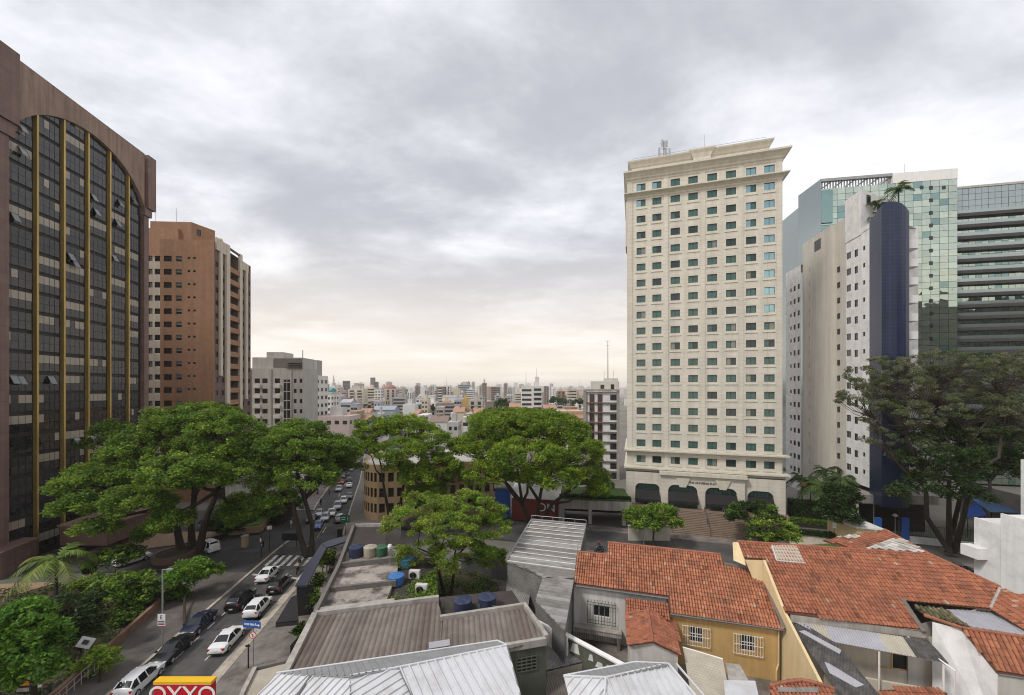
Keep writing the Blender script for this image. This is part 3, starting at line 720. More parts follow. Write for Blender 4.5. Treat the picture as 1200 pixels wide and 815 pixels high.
for q in ((sx(252), sx(263.4), ztop - 1.6, ztop + 1.3, 0.01, 0.35), (sx(282.4), sx(290), ztop - 2.4, ztop - 0.2, 0.01, 0.30)): m2 = MB(); BS.bar(m2, *q); m2.build('cornice', M['cream'], brick)
m2 = MB(); BS.bar(m2, sx(266), sx(281), ztop + .6, ztop + 1.0, -0.1, 0.4); m2.build('roof_beam', M['concrete_dark'], brick)
for r in range(19):
    z = BS.uz(272, 318)[1] - r * fl - 0.35
    if z < 3: break
    m2 = MB(); BS.bar(m2, ub0 + .02, ub1 - .02, z - 0.2, z + 1.05, 0.25, 0.42); BS.bar(m2, ub0 + .02, ub1 - .02, z - 0.2, z - 0.02, -2.15, 0.248); m2.build('balcony', M['orange_brick'], brick)
    m2 = MB(); BS.bar(m2, ub0 + .6, ub1 - 1.6, z, z + 2.2, -2.18, -2.1); m2.build('balcony_door', M['win'], brick)
put_windows(brick, wins)
for px, py, Y, h in ((182.5, 263, 98, 3.5), (207, 263, 99, 4.2)):
    m2 = MB(); b0 = PY(px, py, Y); m2.tube(b0, b0 + Vector((0, 0, h)), 0.06, 0.03, 5)
    for k in (0.5, 0.65, 0.8): m2.tube(b0 + Vector((-0.35, 0, h * k)), b0 + Vector((0.35, 0, h * k)), 0.025, n=4)
    m2.build('aerial', M['steel'], brick)

# ================================================================== grey concrete block beyond
GF = Fac((-92.0, 124.0), (-67.1, 126.0)); GS = Fac((-67.1, 126.0), (-65.8, 133.0))
grey = thing('concrete_block', 'grey concrete apartment block with dark stair window and roof frame', 'apartment block', (-75, 126, -4))
gz = lambda px, py: GF.uz(px, py)[1]
mb = MB(); wins = []; hg = []
w1 = window_mesh(1.6, 1.5, 2, 1, 'win', 'dark_frame'); w2 = window_mesh(0.8, 1.3, 1, 1, 'win', 'dark_frame')
for r in range(9):
    for px, me, w, h in ((301.5, w1, 1.6, 1.5), (310.5, w1, 1.6, 1.5), (325, w1, 1.6, 1.5), (346, w2, .8, 1.3), (354, w2, .8, 1.3)):
        u, z = GF.uz(px, 446.5 + r * 11.9)
        if px == 354: u = min(u, GF.L - .6)
        hg.append((u - w / 2, u + w / 2, z - h / 2, z + h / 2)); wins.append((GF, u, z, me, -0.12))
us0, us1 = GF.uz(332.5, 470)[0], GF.uz(340, 470)[0]; zst = gz(336, 445)
GF.wall(mb, 0, GF.L, -8, gz(330, 432), hg, 0.2)
mb.face([GS.pt(0, -8), GS.pt(GS.L, -8), GS.pt(GS.L, gz(330, 432)), GS.pt(0, gz(330, 432))])
mb.face([GF.pt(0, gz(330, 432)), GF.pt(GF.L, gz(330, 432)), GS.pt(GS.L, gz(330, 432)), GF.pt(0, gz(330, 432), -12)])
mb.build('wall', M['concrete_grey'], grey)
mb = MB(); GF.bar(mb, GF.uz(294, 430)[0], GF.uz(353, 430)[0], gz(330, 432), gz(330, 419), -10, -0.8); GF.bar(mb, GF.uz(310, 430)[0], GF.uz(330, 430)[0], gz(330, 419), gz(330, 412.5), -8, -1.2); mb.build('upper_storey', M['concrete_grey'], grey)
mb = MB(); GF.bar(mb, GF.uz(319, 430)[0], GF.uz(353, 430)[0], gz(330, 431), gz(330, 420), -0.78, -0.7)
for k in range(4): GF.bar(mb, GF.uz(336, 430)[0], GF.uz(354, 430)[0], gz(330, 425 + 2.0 * k) - .2, gz(330, 425 + 2.0 * k), -0.7, 0.3)
mb.build('louvre_screen', M['concrete_dark'], grey)
mb = MB(); GF.quad(mb, us0, us1, -8, zst, 0.03, 0)
for k in range(12): GF.bar(mb, us0, us1, zst - 1.1 - k * 2.9, zst - 0.8 - k * 2.9, 0.03, 0.1, 1)
GF.bar(mb, (us0 + us1) / 2 - .08, (us0 + us1) / 2 + .08, -8, zst, 0.03, 0.12, 1)
mb.build('stair_window', [M['win'], M['concrete_grey']], grey)
for r in range(9):
    for px in (301.5, 325):
        u, z = GF.uz(px, 452.0 + r * 11.9); m2 = MB(); GF.bar(m2, u - 1.0, u + 1.0, z - .75, z + .25, 0.01, 0.5); m2.build('window_box', M['offwhite'], grey)
mb = MB()
for a, b in ((293, 294), (317.5, 318.5), (341.5, 342.5)): GF.bar(mb, GF.uz(a, 470)[0], GF.uz(b, 470)[0], -8, gz(330, 433), 0.01, 0.2)
mb.build('rib', M['concrete'], grey)
put_windows(grey, wins)
m2 = MB(); b0 = GF.pt(GF.uz(351.5, 430)[0], gz(330, 420), -2); m2.tube(b0, b0 + Vector((0, 0, 2.8)), 0.12, n=5); m2.build('aerial', M['black'], grey)

# ================================================================== cream hotel tower
sH = 1.05
HB = Vector((24.2, 73.8)) * sH; HD = Vector((20, -6.2)) * sH
P0 = HB + HD * -0.118; P1 = HB + HD * 1.098
HF = Fac(P0, P1)
hotel = thing('hotel_tower', 'tall cream stone hotel tower with green windows, roof cornices and arched entrance', 'hotel', (P0.x, P0.y, 2.4))
dep = 17.0
ucol = [HF.uz(px, 400)[0] for px in (751.2, 769.8, 791.3, 812.2, 834.6, 856.7, 880.2, 901.7)]
uR = ucol[7]; zt_ = HF.uz(901.7, 198)[1]; zb_ = HF.uz(901.7, 545.5)[1]; FHh = (zt_ - zb_) / 17
zf = [zt_ - i * FHh for i in range(18)]
ww, wh = 1.66, 1.34
holes = [(u - ww / 2, u + ww / 2, z - wh / 2, z + wh / 2) for z in zf for u in ucol]
zc1 = (zf[0] + zf[1]) / 2; zc0 = zf[0] + FHh * 0.62; zpod = zf[17] - 1.75
mb = MB(); HF.wall(mb, 0, HF.L, zpod, zc0, holes, 0.30, 0)
A, B = HF.pt(0, 0), HF.pt(HF.L, 0); Cc, D = HF.pt(HF.L, 0, -dep), HF.pt(0, 0, -dep)
def vwall(mb, a, b, z0, z1, m=0): mb.face([(a.x, a.y, z0), (b.x, b.y, z0), (b.x, b.y, z1), (a.x, a.y, z1)], m)
vwall(mb, B, Cc, zpod, zc0); vwall(mb, Cc, D, zpod, zc0); vwall(mb, D, A, zpod, zc0)
mb.face([(v.x, v.y, zc0) for v in (A, B, Cc, D)])
mb.build('wall', M['hotel'], hotel)
hr = random.Random(4)
vs = [window_mesh(ww, wh, 2, 1, g, 'dark_frame', 0.055, split=True) for g in ('hotel_curtain', 'hotel_glass', ('hotel_curtain', 'hotel_glass'), 'hotel_mirror', ('hotel_mirror', 'hotel_curtain'), ('hotel_curtain', 'hotel_pale'), ('hotel_pale', 'hotel_glass'))]
_wcache.clear()
vs2 = []
wins = []
for i, z in enumerate(zf):
    for j, u in enumerate(ucol):
        k = hr.choices((0, 1, 2, 5, 6), (0.56, 0.18, 0.16, .06, .04))[0]
        if j == 7 and i < 9: k = 3  # sky reflection placed by hand: chosen upper panes get brighter mirror glass
        elif j == 6 and i < 5: k = (3, 4, 4, 4, 1)[i]
        elif j == 0 and i < 2: k = 4
        elif j == 1 and i < 1: k = 4
        elif i == 14 and j in (0, 1, 4, 5): k = 1
        wins.append((HF, u, z, vs[k], -0.22))
put_windows(hotel, wins)
# slim pilaster bands and aprons under the windows
mb = MB()
upil = [0.55, (ucol[1] + ucol[2]) / 2, (ucol[3] + ucol[4]) / 2, (ucol[5] + ucol[6]) / 2, HF.L - 0.55]
for u in upil: HF.bar(mb, u - 0.42, u + 0.42, zpod, zc1 - 0.6, 0.004, 0.09); HF.bar(mb, u - 0.42, u + 0.42, zc1 + 0.6, zc0, 0.004, 0.09)
mb.build('pilasters', M['hotel'], hotel)['kind'] = 'stuff'
mb = MB()
for i, z in enumerate(zf):
    for u in ucol: HF.bar(mb, u - ww / 2 - .25, u + ww / 2 + .25, z - wh / 2 - 0.52, z - wh / 2 - 0.40, 0.004, 0.10)
o = mb.build('window_sills', M['hotel_trim'], hotel); o['kind'] = 'stuff'
def cornice(name, z, prof, u0=0.0, u1=None, base=0.0, ret=True, m='hotel_trim', sideL=True, sideR=True):
    """a moulding swept along the front and round both ends: PROF is a list of (offset, dz)"""
    u1 = HF.L if u1 is None else u1; mb = MB()
    def ring(o, zz):
        pts = []
        pts.append(HF.pt(u0 - o * .55, zz, -dep if ret else base)); pts.append(HF.pt(u0 - o * .55, zz, o + base)); pts.append(HF.pt(u1 + o, zz, o + base)); pts.append(HF.pt(u1 + o, zz, -dep if ret else base))
        return pts
    for (oa, za), (ob, zb2) in zip(prof, prof[1:]):
        ra = ring(oa, z + za); rb = ring(ob, z + zb2)
        for k in range(3): mb.face([ra[k], ra[k + 1], rb[k + 1], rb[k]])
    mb.face(ring(*(prof[-1][0], z + prof[-1][1]))); mb.face(ring(prof[0][0], z + prof[0][1])[::-1])
    bm_ = bmesh.new(); V_ = [bm_.verts.new(v) for v in mb.v]; [bm_.faces.new([V_[i] for i in f]) for f in mb.f]; bmesh.ops.remove_doubles(bm_, verts=bm_.verts, dist=.002); bm_.verts.index_update(); mb.v = [tuple(v.co) for v in bm_.verts]; mb.f = [tuple(v.index for v in f.verts) for f in bm_.faces]; mb.m = [0] * len(mb.f); bm_.free()
    return mb.build(name, M[m], hotel)
cornice('cornice', zc0, [(0.02, -0.9), (0.12, -0.75), (0.12, -0.5), (0.35, -0.3), (0.35, 0.0), (0.75, 0.45), (1.15, 0.75), (1.15, 1.05), (0.02, 1.08)])
cornice('cornice', zc1, [(0.02, -0.62), (0.12, -0.5), (0.12, -0.25), (0.45, 0.0), (0.95, 0.22), (0.95, 0.42), (0.02, 0.52)])
# parapet storey, set back
zp = zc0 + 1.08
mb = MB(); HF.bar(mb, 0.9, HF.L - 1.8, zp, zp + 2.6, -dep + 1, -1.2, 0); um = (ucol[3] + ucol[4]) / 2
HF.bar(mb, um - 1.5, um + 1.5, zp, zp + 2.9, -1.2, -0.75, 0)
mb.build('parapet', M['hotel'], hotel)
mb = MB()
for u0, u1 in ((0.9, um - 1.52), (um + 1.52, HF.L - 1.8)):
    for (oa, za), (ob, zb2) in zip([(0, 1.5), (0.15, 1.6), (0.35, 2.0), (0.7, 2.5), (0.75, 2.75)], [(0.15, 1.6), (0.35, 2.0), (0.7, 2.5), (0.75, 2.75), (0.0, 2.8)]):
        e1 = oa if u0 < 2 else 0; e2 = ob if u0 < 2 else 0; f1 = oa if u0 > 2 else 0; f2 = ob if u0 > 2 else 0
        mb.face([HF.pt(u0 - e1, zp + za, -1.2 + oa), HF.pt(u1 + f1, zp + za, -1.2 + oa), HF.pt(u1 + f2, zp + zb2, -1.2 + ob), HF.pt(u0 - e2, zp + zb2, -1.2 + ob)])
        if u0 > 2: mb.face([HF.pt(u1 + f1, zp + za, -1.2 + oa), HF.pt(u1 + f1, zp + za, -dep + 1), HF.pt(u1 + f2, zp + zb2, -dep + 1), HF.pt(u1 + f2, zp + zb2, -1.2 + ob)])
        else: mb.face([HF.pt(u0 - e1, zp + za, -dep + 1), HF.pt(u0 - e1, zp + za, -1.2 + oa), HF.pt(u0 - e2, zp + zb2, -1.2 + ob), HF.pt(u0 - e2, zp + zb2, -dep + 1)])
# flared central capital
for (oa, za), (ob, zb2) in zip([(0, 1.4), (0.35, 2.2), (0.8, 2.75), (0.8, 3.0)], [(0.35, 2.2), (0.8, 2.75), (0.8, 3.0), (0, 3.05)]):
    a0 = HF.pt(um - 1.5 - oa, zp + za, -.75 + oa * .6); a1 = HF.pt(um + 1.5 + oa, zp + za, -.75 + oa * .6); b1 = HF.pt(um + 1.5 + ob, zp + zb2, -.75 + ob * .6); b0 = HF.pt(um - 1.5 - ob, zp + zb2, -.75 + ob * .6)
    c0_, c1_ = HF.pt(um - 1.5 - oa, zp + za, -1.2), HF.pt(um + 1.5 + oa, zp + za, -1.2); d0_, d1_ = HF.pt(um - 1.5 - ob, zp + zb2, -1.2), HF.pt(um + 1.5 + ob, zp + zb2, -1.2)
    mb.face([a0, a1, b1, b0]); mb.face([a1, c1_, d1_, b1]); mb.face([c0_, a0, b0, d0_])
mb.build('parapet_moulding', M['hotel_trim'], hotel)
for u in (um - 3.4, um + 3.4):
    m2 = MB(); HF.bar(m2, u - 1.0, u + 1.0, zp + 0.35, zp + 0.85, -1.25, -1.18); m2.build('vent', M['win_brown'], hotel)
m2 = MB()
for k in range(13):
    u = 1.2 + (HF.L - 3.4) * k / 12; b0 = HF.pt(u, zp + 2.6, -1.6); m2.tube(b0, b0 + Vector((0, 0, 1.1)), 0.03, n=4)
m2.tube(HF.pt(1.2, zp + 3.68, -1.6), HF.pt(HF.L - 2.2, zp + 3.68, -1.6), 0.03, n=4); m2.build('railing', M['steel'], hotel)
# darker service bay on the left flank
m2 = MB(); z0_ = HF.uz(733, 288)[1]; m2.prism([tuple(HF.pt(-0.28, 0, -0.6))[:2], tuple(HF.pt(-0.02, 0, -0.6))[:2], tuple(HF.pt(-0.02, 0, -5))[:2], tuple(HF.pt(-0.28, 0, -5))[:2]], z0_, zc1 - 0.7); m2.build('service_bay', M['hotel_trim'], hotel)
# rooftop phone aerial and mast
ma = thing('phone_mast', 'cluster of white phone antennas on the cream hotel roof', 'antenna')
um_ = HF.uz(779, 180)[0]; b0 = HF.pt(um_, zp + 2.6, -2.5); ma.location = b0
m2 = MB(); m2.tube(b0, b0 + Vector((0, 0, 4.2)), 0.14, n=6)
for k in range(4): m2.tube(b0 + Vector((-0.8, 0, 0.6 + k)), b0 + Vector((0.8, 0, 0.6 + k)), 0.05, n=4)
m2.build('pole', M['steel'], ma)
for dx_, dz_, h in ((-1.0, 1.5, 2.4), (1.05, 1.4, 2.2), (0.05, 3.2, 1.5), (-0.4, 3.6, 1.3), (0.5, 3.5, 1.2), (0.35, 1.8, 1.6)):
    m2 = MB(); m2.box(b0 + Vector((dx_, -0.25, dz_)), (0.34, 0.2, h)); m2.build('panel_antenna', M['alu'], ma)
lr = thing('lightning_rod', 'thin mast standing on the middle of the hotel roof', 'mast', HF.pt(um + .6, zp + 2.9, -2)); b0 = lr.location.copy()
m2 = MB(); m2.tube(b0, b0 + Vector((0, 0, 3.6)), 0.06, 0.03, 5); m2.build('mast', M['steel'], lr)

# podium
zB = 2.4
cornice('belt_course', zf[16] - FHh * 0.5, [(0.02, -0.5), (0.15, -0.35), (0.15, -0.15), (0.9, 0.05), (0.9, 0.3), (0.02, 0.36)])
cornice('belt_course', zpod, [(0.02, -0.75), (0.35, -0.55), (0.35, -0.25), (1.0, -0.05), (1.0, 0.25), (0.02, 0.34)])
mb = MB()
def arch_wall(mb, u0, u1, z0, z1, o, arches, thick=0.8):
    """a wall with flat-topped arches with rounded corners: arches = (ua, ub, ztop, radius)"""
    us = [u0]
    for ua, ub, ztp, r in arches:
        us += [ua] + [ua + r * (1 - math.cos(math.pi / 2 * k / 8)) for k in range(1, 9)] + [ub - r * (1 - math.cos(math.pi / 2 * k / 8)) for k in range(8, -1, -1)]
    us.append(u1)
    def top(u):
        for ua, ub, ztp, r in arches:
            if ua - 1e-6 <= u <= ub + 1e-6:
                if u < ua + r: d = ua + r - u
                elif u > ub - r: d = u - (ub - r)
                else: d = 0
                return ztp - r + math.sqrt(max(r * r - d * d, 0))
        return z0
    def inside(a, b): return any(ua - 1e-6 <= a and b <= ub + 1e-6 for ua, ub, _, _ in arches)
    for a, b in zip(us, us[1:]):
        if b - a < 1e-5: continue
        if inside(a, b):
            mb.face([HF.pt(a, top(a), o), HF.pt(b, top(b), o), HF.pt(b, z1, o), HF.pt(a, z1, o)])
            mb.face([HF.pt(a, top(a), o - thick), HF.pt(b, top(b), o - thick), HF.pt(b, top(b), o), HF.pt(a, top(a), o)])
        else: mb.face([HF.pt(a, z0, o), HF.pt(b, z0, o), HF.pt(b, z1, o), HF.pt(a, z1, o)])
    for ua, ub, ztp, r in arches:
        for u in (ua, ub): mb.face([HF.pt(u, z0, o), HF.pt(u, ztp - r, o), HF.pt(u, ztp - r, o - thick), HF.pt(u, z0, o - thick)])
ux = lambda px: HF.uz(px, 580, 0.6)[0]
uc0, uc1 = HF.uz(774.5, 570, 1.2)[0], HF.uz(873, 570, 1.2)[0]
aL = (HF.uz(744.5, 580, .6)[0], HF.uz(773, 580, .6)[0], HF.uz(760, 567, .6)[1], .95)
a1 = (HF.uz(783, 580, 1.2)[0], HF.uz(817.5, 580, 1.2)[0], HF.uz(800, 569, 1.2)[1], 1.2)
a2 = (HF.uz(826.5, 580, 1.2)[0], HF.uz(864, 580, 1.2)[0], HF.uz(845, 572.5, 1.2)[1], 1.2)
aR = (HF.uz(874, 580, .6)[0] + .25, HF.uz(907, 580, .6)[0], HF.uz(890, 576, .6)[1], 1.2)
ztp = zpod - 0.7
arch_wall(mb, -0.15, uc0, zB - .6, ztp, 0.6, [aL]); arch_wall(mb, uc1, HF.L + 0.3, zB - .6, ztp, 0.6, [aR]); arch_wall(mb, uc0, uc1, zB - .6, ztp, 1.2, [a1, a2])
for u in (uc0, uc1): mb.face([HF.pt(u, zB - .6, .55), HF.pt(u, ztp, .55), HF.pt(u, ztp, 1.2), HF.pt(u, zB - .6, 1.2)])
for u in (-0.15, HF.L + .3): mb.face([HF.pt(u, zB - .6, .6), HF.pt(u, ztp, .6), HF.pt(u, ztp, -dep), HF.pt(u, zB - .6, -dep)])
mb.build('podium_wall', M['hotel'], hotel)
mb = MB(); HF.bar(mb, uc0 - .3, uc1 + .3, ztp - 0.1, ztp + 0.55, 0.9, 1.75); mb.build('entrance_cornice', M['hotel_trim'], hotel)
m2 = MB(); HF.quad(m2, 0, HF.L, zB - .6, ztp, -0.5); m2.build('lobby_front', M['win'], hotel)
for ar, o in ((aL, .6), (a1, 1.2), (a2, 1.2), (aR, .6)):
    m2 = MB(); ua, ub, zt2, r = ar
    HF.quad(m2, ua, ub, zB, zt2, o - 0.75, 0)
    for k in range(1, 7): u = ua + (ub - ua) * k / 7; HF.bar(m2, u - .04, u + .04, zB, zt2, o - .75, o - .68, 1)
    for z in (zB + 2.1, zt2 - 1.2): HF.bar(m2, ua, ub, z - .04, z + .04, o - .75, o - .66, 1)
    m2.build('arch_glazing', [M['hotel_curtain'], M['dark_frame']], hotel)
    m2 = MB(); za, zbm = zt2 - 1.25, zt2 - 2.75
    a_, b_ = HF.pt(ua + .05, za, o - .2), HF.pt(ub - .05, za, o - .2); c_, d_ = HF.pt(ub + .05, zbm, o + 1.0), HF.pt(ua - .05, zbm, o + 1.0); dn = Vector((0, 0, -.45))
    m2.face([d_, c_, b_, a_]); m2.face([d_ + dn, c_ + dn, c_, d_]); m2.face([a_, d_ + dn, d_]); m2.face([b_, c_, c_ + dn])
    m2.build('awning', M['awning_black'], hotel)
# lettering and keystones
uk = [HF.uz(800, 560, 1.2)[0], HF.uz(847, 560, 1.2)[0]]
for u in uk:
    m2 = MB(); zt3 = ztp - .55
    f = [HF.pt(u - 1.3, zt3, 1.45), HF.pt(u - .55, zt3 - 1.75, 1.38), HF.pt(u + .55, zt3 - 1.75, 1.38), HF.pt(u + 1.3, zt3, 1.45)]; bk = [p - Vector((HF.n.x, HF.n.y, 0)) * .28 for p in f]
    m2.face(f); 
    for k in range(4): m2.face([f[k], bk[k], bk[(k + 1) % 4], f[(k + 1) % 4]])
    m2.build('keystone', M['hotel_trim'], hotel)
def text_mesh(name, body, size, m, loc, rot, parent=None, ext=0.02, spacing=1.0):
    cu = bpy.data.curves.new(name, 'FONT'); cu.body = body; cu.size = size; cu.extrude = ext; cu.align_x = 'CENTER'; cu.align_y = 'CENTER'; cu.space_character = spacing
    tmp = bpy.data.objects.new('tmp', cu); COL.objects.link(tmp)
    dg = bpy.context.evaluated_depsgraph_get(); me = bpy.data.meshes.new_from_object(tmp.evaluated_get(dg)); bpy.data.objects.remove(tmp)
    me.materials.clear(); me.materials.append(M[m])
    ob = bpy.data.objects.new(name, me); COL.objects.link(ob); ob.rotation_euler = rot
    ob.location = Vector(loc) - (origin(parent) if parent else Vector((0, 0, 0)))
    if parent: ob.parent = parent
    return ob
text_mesh('lettering', 'THE UNIVERSE FLAT', 0.54, 'black', HF.pt((uk[0] + uk[1]) / 2, ztp - 1.35, 1.24), (R(90), 0, HF.rz), hotel, 0.03)

# terrace and stairs in front of the hotel
tag((lambda m_: (m_.prism([tuple(HF.pt(-1, 0, -1))[:2], tuple(HF.pt(HF.L + 1, 0, -1))[:2], tuple(HF.pt(HF.L + .3, 0, 2.6))[:2], tuple(HF.pt(-1, 0, 2.6))[:2]], -0.5, zB), m_.build('hotel_terrace', M['brown_stair']))[1])(MB()), kind='structure')
st = thing('entrance_stairs', 'wide brown stone stairs leading up to the hotel arches', 'stairs')
us_a, us_b = HF.uz(786, 605, 2.6)[0], HF.uz(866, 605, 2.6)[0]; st.location = HF.pt((us_a + us_b) / 2, 0, 6)
m2 = MB(); ns = 15
for k in range(ns):
    z = zB - zB * (k) / ns
    e0 = us_a - 0.0 * k; e1 = us_b + 0.10 * k
    HF.bar(m2, e0, e1, -0.3, z - 0.02, 2.6 + k * .44, 2.6 + (k + 1) * .44 - .004, 0)
    HF.bar(m2, e0, e1, z - 0.06, z - 0.018, 2.6 + k * .44 + .34, 2.6 + (k + 1) * .44 + .03, 1)
m2.build('steps', [M['brown_stair'], M['paving']], st)
m2 = MB(); um2 = (us_a + us_b) / 2
for k in (0, .5, 1): b0 = HF.pt(um2, zB - zB * k, 2.7 + k * 6.4); m2.tube(b0, b0 + Vector((0, 0, 1.0)), 0.04, n=5)
m2.tube(HF.pt(um2, zB + 1, 2.7), HF.pt(um2, 1.0, 9.1), 0.04, n=5); m2.build('handrail', M['black'], st)
tag((lambda m_: (m_.prism([tuple(HF.pt(-12, 0, 9.3))[:2], tuple(HF.pt(HF.L + 30, 0, 9.3))[:2], tuple(HF.pt(HF.L + 30, 0, 11.6))[:2], tuple(HF.pt(-12, 0, 11.6))[:2]], -0.2, 0.14), m_.build('hotel_pavement', M['paving']))[1])(MB()), kind='structure')
tag((lambda m_: (m_.prism([tuple(HF.pt(-40, 0, 11.9))[:2], tuple(HF.pt(HF.L + 30, 0, 11.9))[:2], tuple(HF.pt(HF.L + 30, 0, 20))[:2], tuple(HF.pt(-40, 0, 20))[:2]], -0.2, 0.02), m_.build('street', M['asphalt']))[1])(MB()), kind='structure')
# ================================================================== white and blue apartment tower right of the hotel
WF = Fac((66.2, 97.0), (60.1, 66.0))          # the long flank receding beside the hotel
wt = thing('blue_tiled_tower', 'white apartment tower with a rounded dark blue tiled corner and roof palms', 'apartment block', (60.1, 66, 8.2))
wz = lambda px, py: WF.uz(px, py)[1]; wu = lambda px: WF.uz(px, 400)[0]
zW = wz(1019, 264); zW2 = wz(991, 287)
uw = wu(991.5)
wins = []; hol = []
wa = window_mesh(1.3, 1.2, 2, 1, 'win', 'alu'); wb = window_mesh(0.95, 1.25, 1, 1, ('win',), 'dark_frame'); wc = window_mesh(0.62, 0.75, 1, 1, 'win', 'dark_frame')
Y_ = WF.pt(uw + .5, 0).y
for r in range(16):
    for px, me, w, h, dy in ((994.4, wa, 1.3, 1.2, 0), (1003.2, wb, .95, 1.25, -3), (1012.5, wc, .62, .75, -9)):
        u = wu(px); z = WF.uz(px, 300 + dy)[1] - r * 2.95
        if z < 9.6: continue
        hol.append((u - w / 2, u + w / 2, z - h / 2, z + h / 2)); wins.append((WF, u, z, me, -.13))
mb = MB(); WF.wall(mb, uw, WF.L, 8.2, zW - .6, hol, .2); WF.bar(mb, uw, WF.L, zW - .58, zW + .25, -.25, .05)
mb.face([WF.pt(uw, 8.2), WF.pt(uw, zW - .6), WF.pt(uw, zW - .6, -3), WF.pt(uw, 8.2, -3)])
BX = [Vector((60.1, 66.0, 0)), Vector((59.05, 62.7, 0)), Vector((63.2, 62.2, 0)), Vector((68.4, 65.2, 0)), Vector((75, 92, 0))]
mb.face([(60.1, 66.0, zW - .6), (63.2, 63.5, zW - .6), (68.0, 66.0, zW - .6), (75, 92, zW - .6), tuple(WF.pt(uw, zW - .6))])
mb.build('white_wall', M['white_dirty'], wt)
# beige middle with shallow recesses
mb = MB(); hb = []
uw0, uw1, uw2 = wu(921), wu(938.5), wu(950)
for r in range(24):
    for px, w, h in ((926.8, .8, .8), (931.2, 1.0, 1.15), (936.0, 1.0, 1.15)):
        u = wu(px); z = WF.uz(926, 341)[1] - r * 2.95
        if z > 5: hb.append((u - w / 2, u + w / 2, z - h / 2, z + h / 2)); wins.append((WF, u, z, wc if w < .9 else wb, -.13))
WF.wall(mb, uw0, uw1 - .02, 2, WF.uz(929, 316)[1], hb, .2); mb.face([WF.pt(uw0, WF.uz(929, 316)[1]), WF.pt(uw1, WF.uz(929, 316)[1]), WF.pt(uw1, WF.uz(929, 316)[1], -6), WF.pt(uw0, WF.uz(929, 316)[1], -6)])
mb.build('rear_wall', M['white_dirty'], wt)
zb2 = WF.uz(960, 277)[1]; mb = MB()
WF.bar(mb, uw1, uw2 - .01, 2, WF.uz(940, 286)[1], -4, -.35); WF.bar(mb, uw2, wu(957), 2, zb2 - .6, -5, .25); WF.bar(mb, wu(957) + .01, wu(977), 2, zb2 + .2, -6, .55); WF.bar(mb, wu(977) + .01, uw - .01, 2, zb2 + .4, -6, -.3)
mb.build('beige_wall', M['beige_panel'], wt)
for px, o in ((947.5, -.35), (981, -.3)):
    for r in range(15):
        u = wu(px); z = WF.uz(px, 316)[1] - r * 2.95
        if z > 6: put_window(wt, WF, u, z, window_mesh(.75, 1.0, 1, 1, 'win', 'dark_frame'), o + .03)
u, z = WF.uz(962, 287); put_window(wt, WF, u, z, window_mesh(2.2, 2.0, 2, 1, 'win', 'concrete_dark'), .58)
put_windows(wt, wins)
mb = MB(); ph_z = zW - .6
pa = WF.pt(wu(991), 0, .1); pb = WF.pt(wu(1010), 0, .1); pc = Vector((70, 72, 0)); pd = Vector((71, 79, 0))
mb.prism([(v.x, v.y) for v in (pa, pb, pc, pd)], ph_z - .2, WF.uz(991, 236)[1]); mb.build('lift_tower', M['white_dirty'], wt)
PHF = Fac((pb.x, pb.y), (pc.x, pc.y)); put_window(wt, PHF, 2.2, WF.uz(991, 241)[1] - .6, window_mesh(1.2, 1.6, 1, 1, 'win', 'dark_frame'), .03)
# rounded blue tiled corner
zt_b = PY(1050, 236, 62.4).z
outl = [(60.1, 66.0), (59.05, 62.7)]
for k in range(7):
    a = k / 6; outl.append((59.05 + (63.25 - 59.05) * a, 62.7 - 0.55 * math.sin(math.pi * (.15 + .85 * a)) * a - .2 * a))
mb = MB()
tops = [zt_b - 1.7, zt_b - .5] + [zt_b - (0 if k < 3 else (k - 2) ** 2 * .10) - .0 for k in range(7)]
for (a, b), (za, zb3) in zip(zip(outl, outl[1:]), zip(tops, tops[1:])):
    mb.face([(a[0], a[1], 6), (b[0], b[1], 6), (b[0], b[1], zb3), (a[0], a[1], za)])
e_ = outl[-1]; mb.face([(e_[0], e_[1], 6), (e_[0] + .6, e_[1] + 3, 6), (e_[0] + .6, e_[1] + 3, tops[-1]), (e_[0], e_[1], tops[-1])])
mb.face([(p[0], p[1], z) for p, z in zip(outl, tops)] + [(e_[0] + .6, e_[1] + 3, tops[-1] - .0)])
mb.build('blue_tiled_corner', M['blue_tile'], wt)
# balconies right of the blue corner
bx0, bx1, by = 64.0, 68.3, 65.4
mb = MB(); mb.face([(bx0, by, 6), (bx1, by + .6, 6), (bx1, by + .6, zt_b - 3.0), (bx0, by, zt_b - 3.0)]); mb.face([(bx1, by + .6, 6), (bx1 + 1.6, by + 9, 6), (bx1 + 1.6, by + 9, zt_b - 3), (bx1, by + .6, zt_b - 3)]); mb.build('balcony_wall', M['white_dirty'], wt)
for r in range(15):
    z = zt_b - 7.0 - r * 2.95
    if z < 8: break
    m2 = MB(); poly = [(bx0 - .6, by), (bx0 - .6, by - 1.2)] + [(bx0 - .6 + 2.9 * math.sin(a), by - 1.2 - .55 * math.sin(2 * a)) for a in (.3, .7, 1.1, 1.45)] + [(bx0 + 2.5, by + .2)]
    m2.prism(poly, z, z + 1.25); m2.build('balcony', M['white'], wt)
    m2 = MB(); m2.box((bx0 + 1.1, by - .02, z + 2.0), (2.0, .06, 1.5)); m2.build('balcony_door', M['win'], wt)
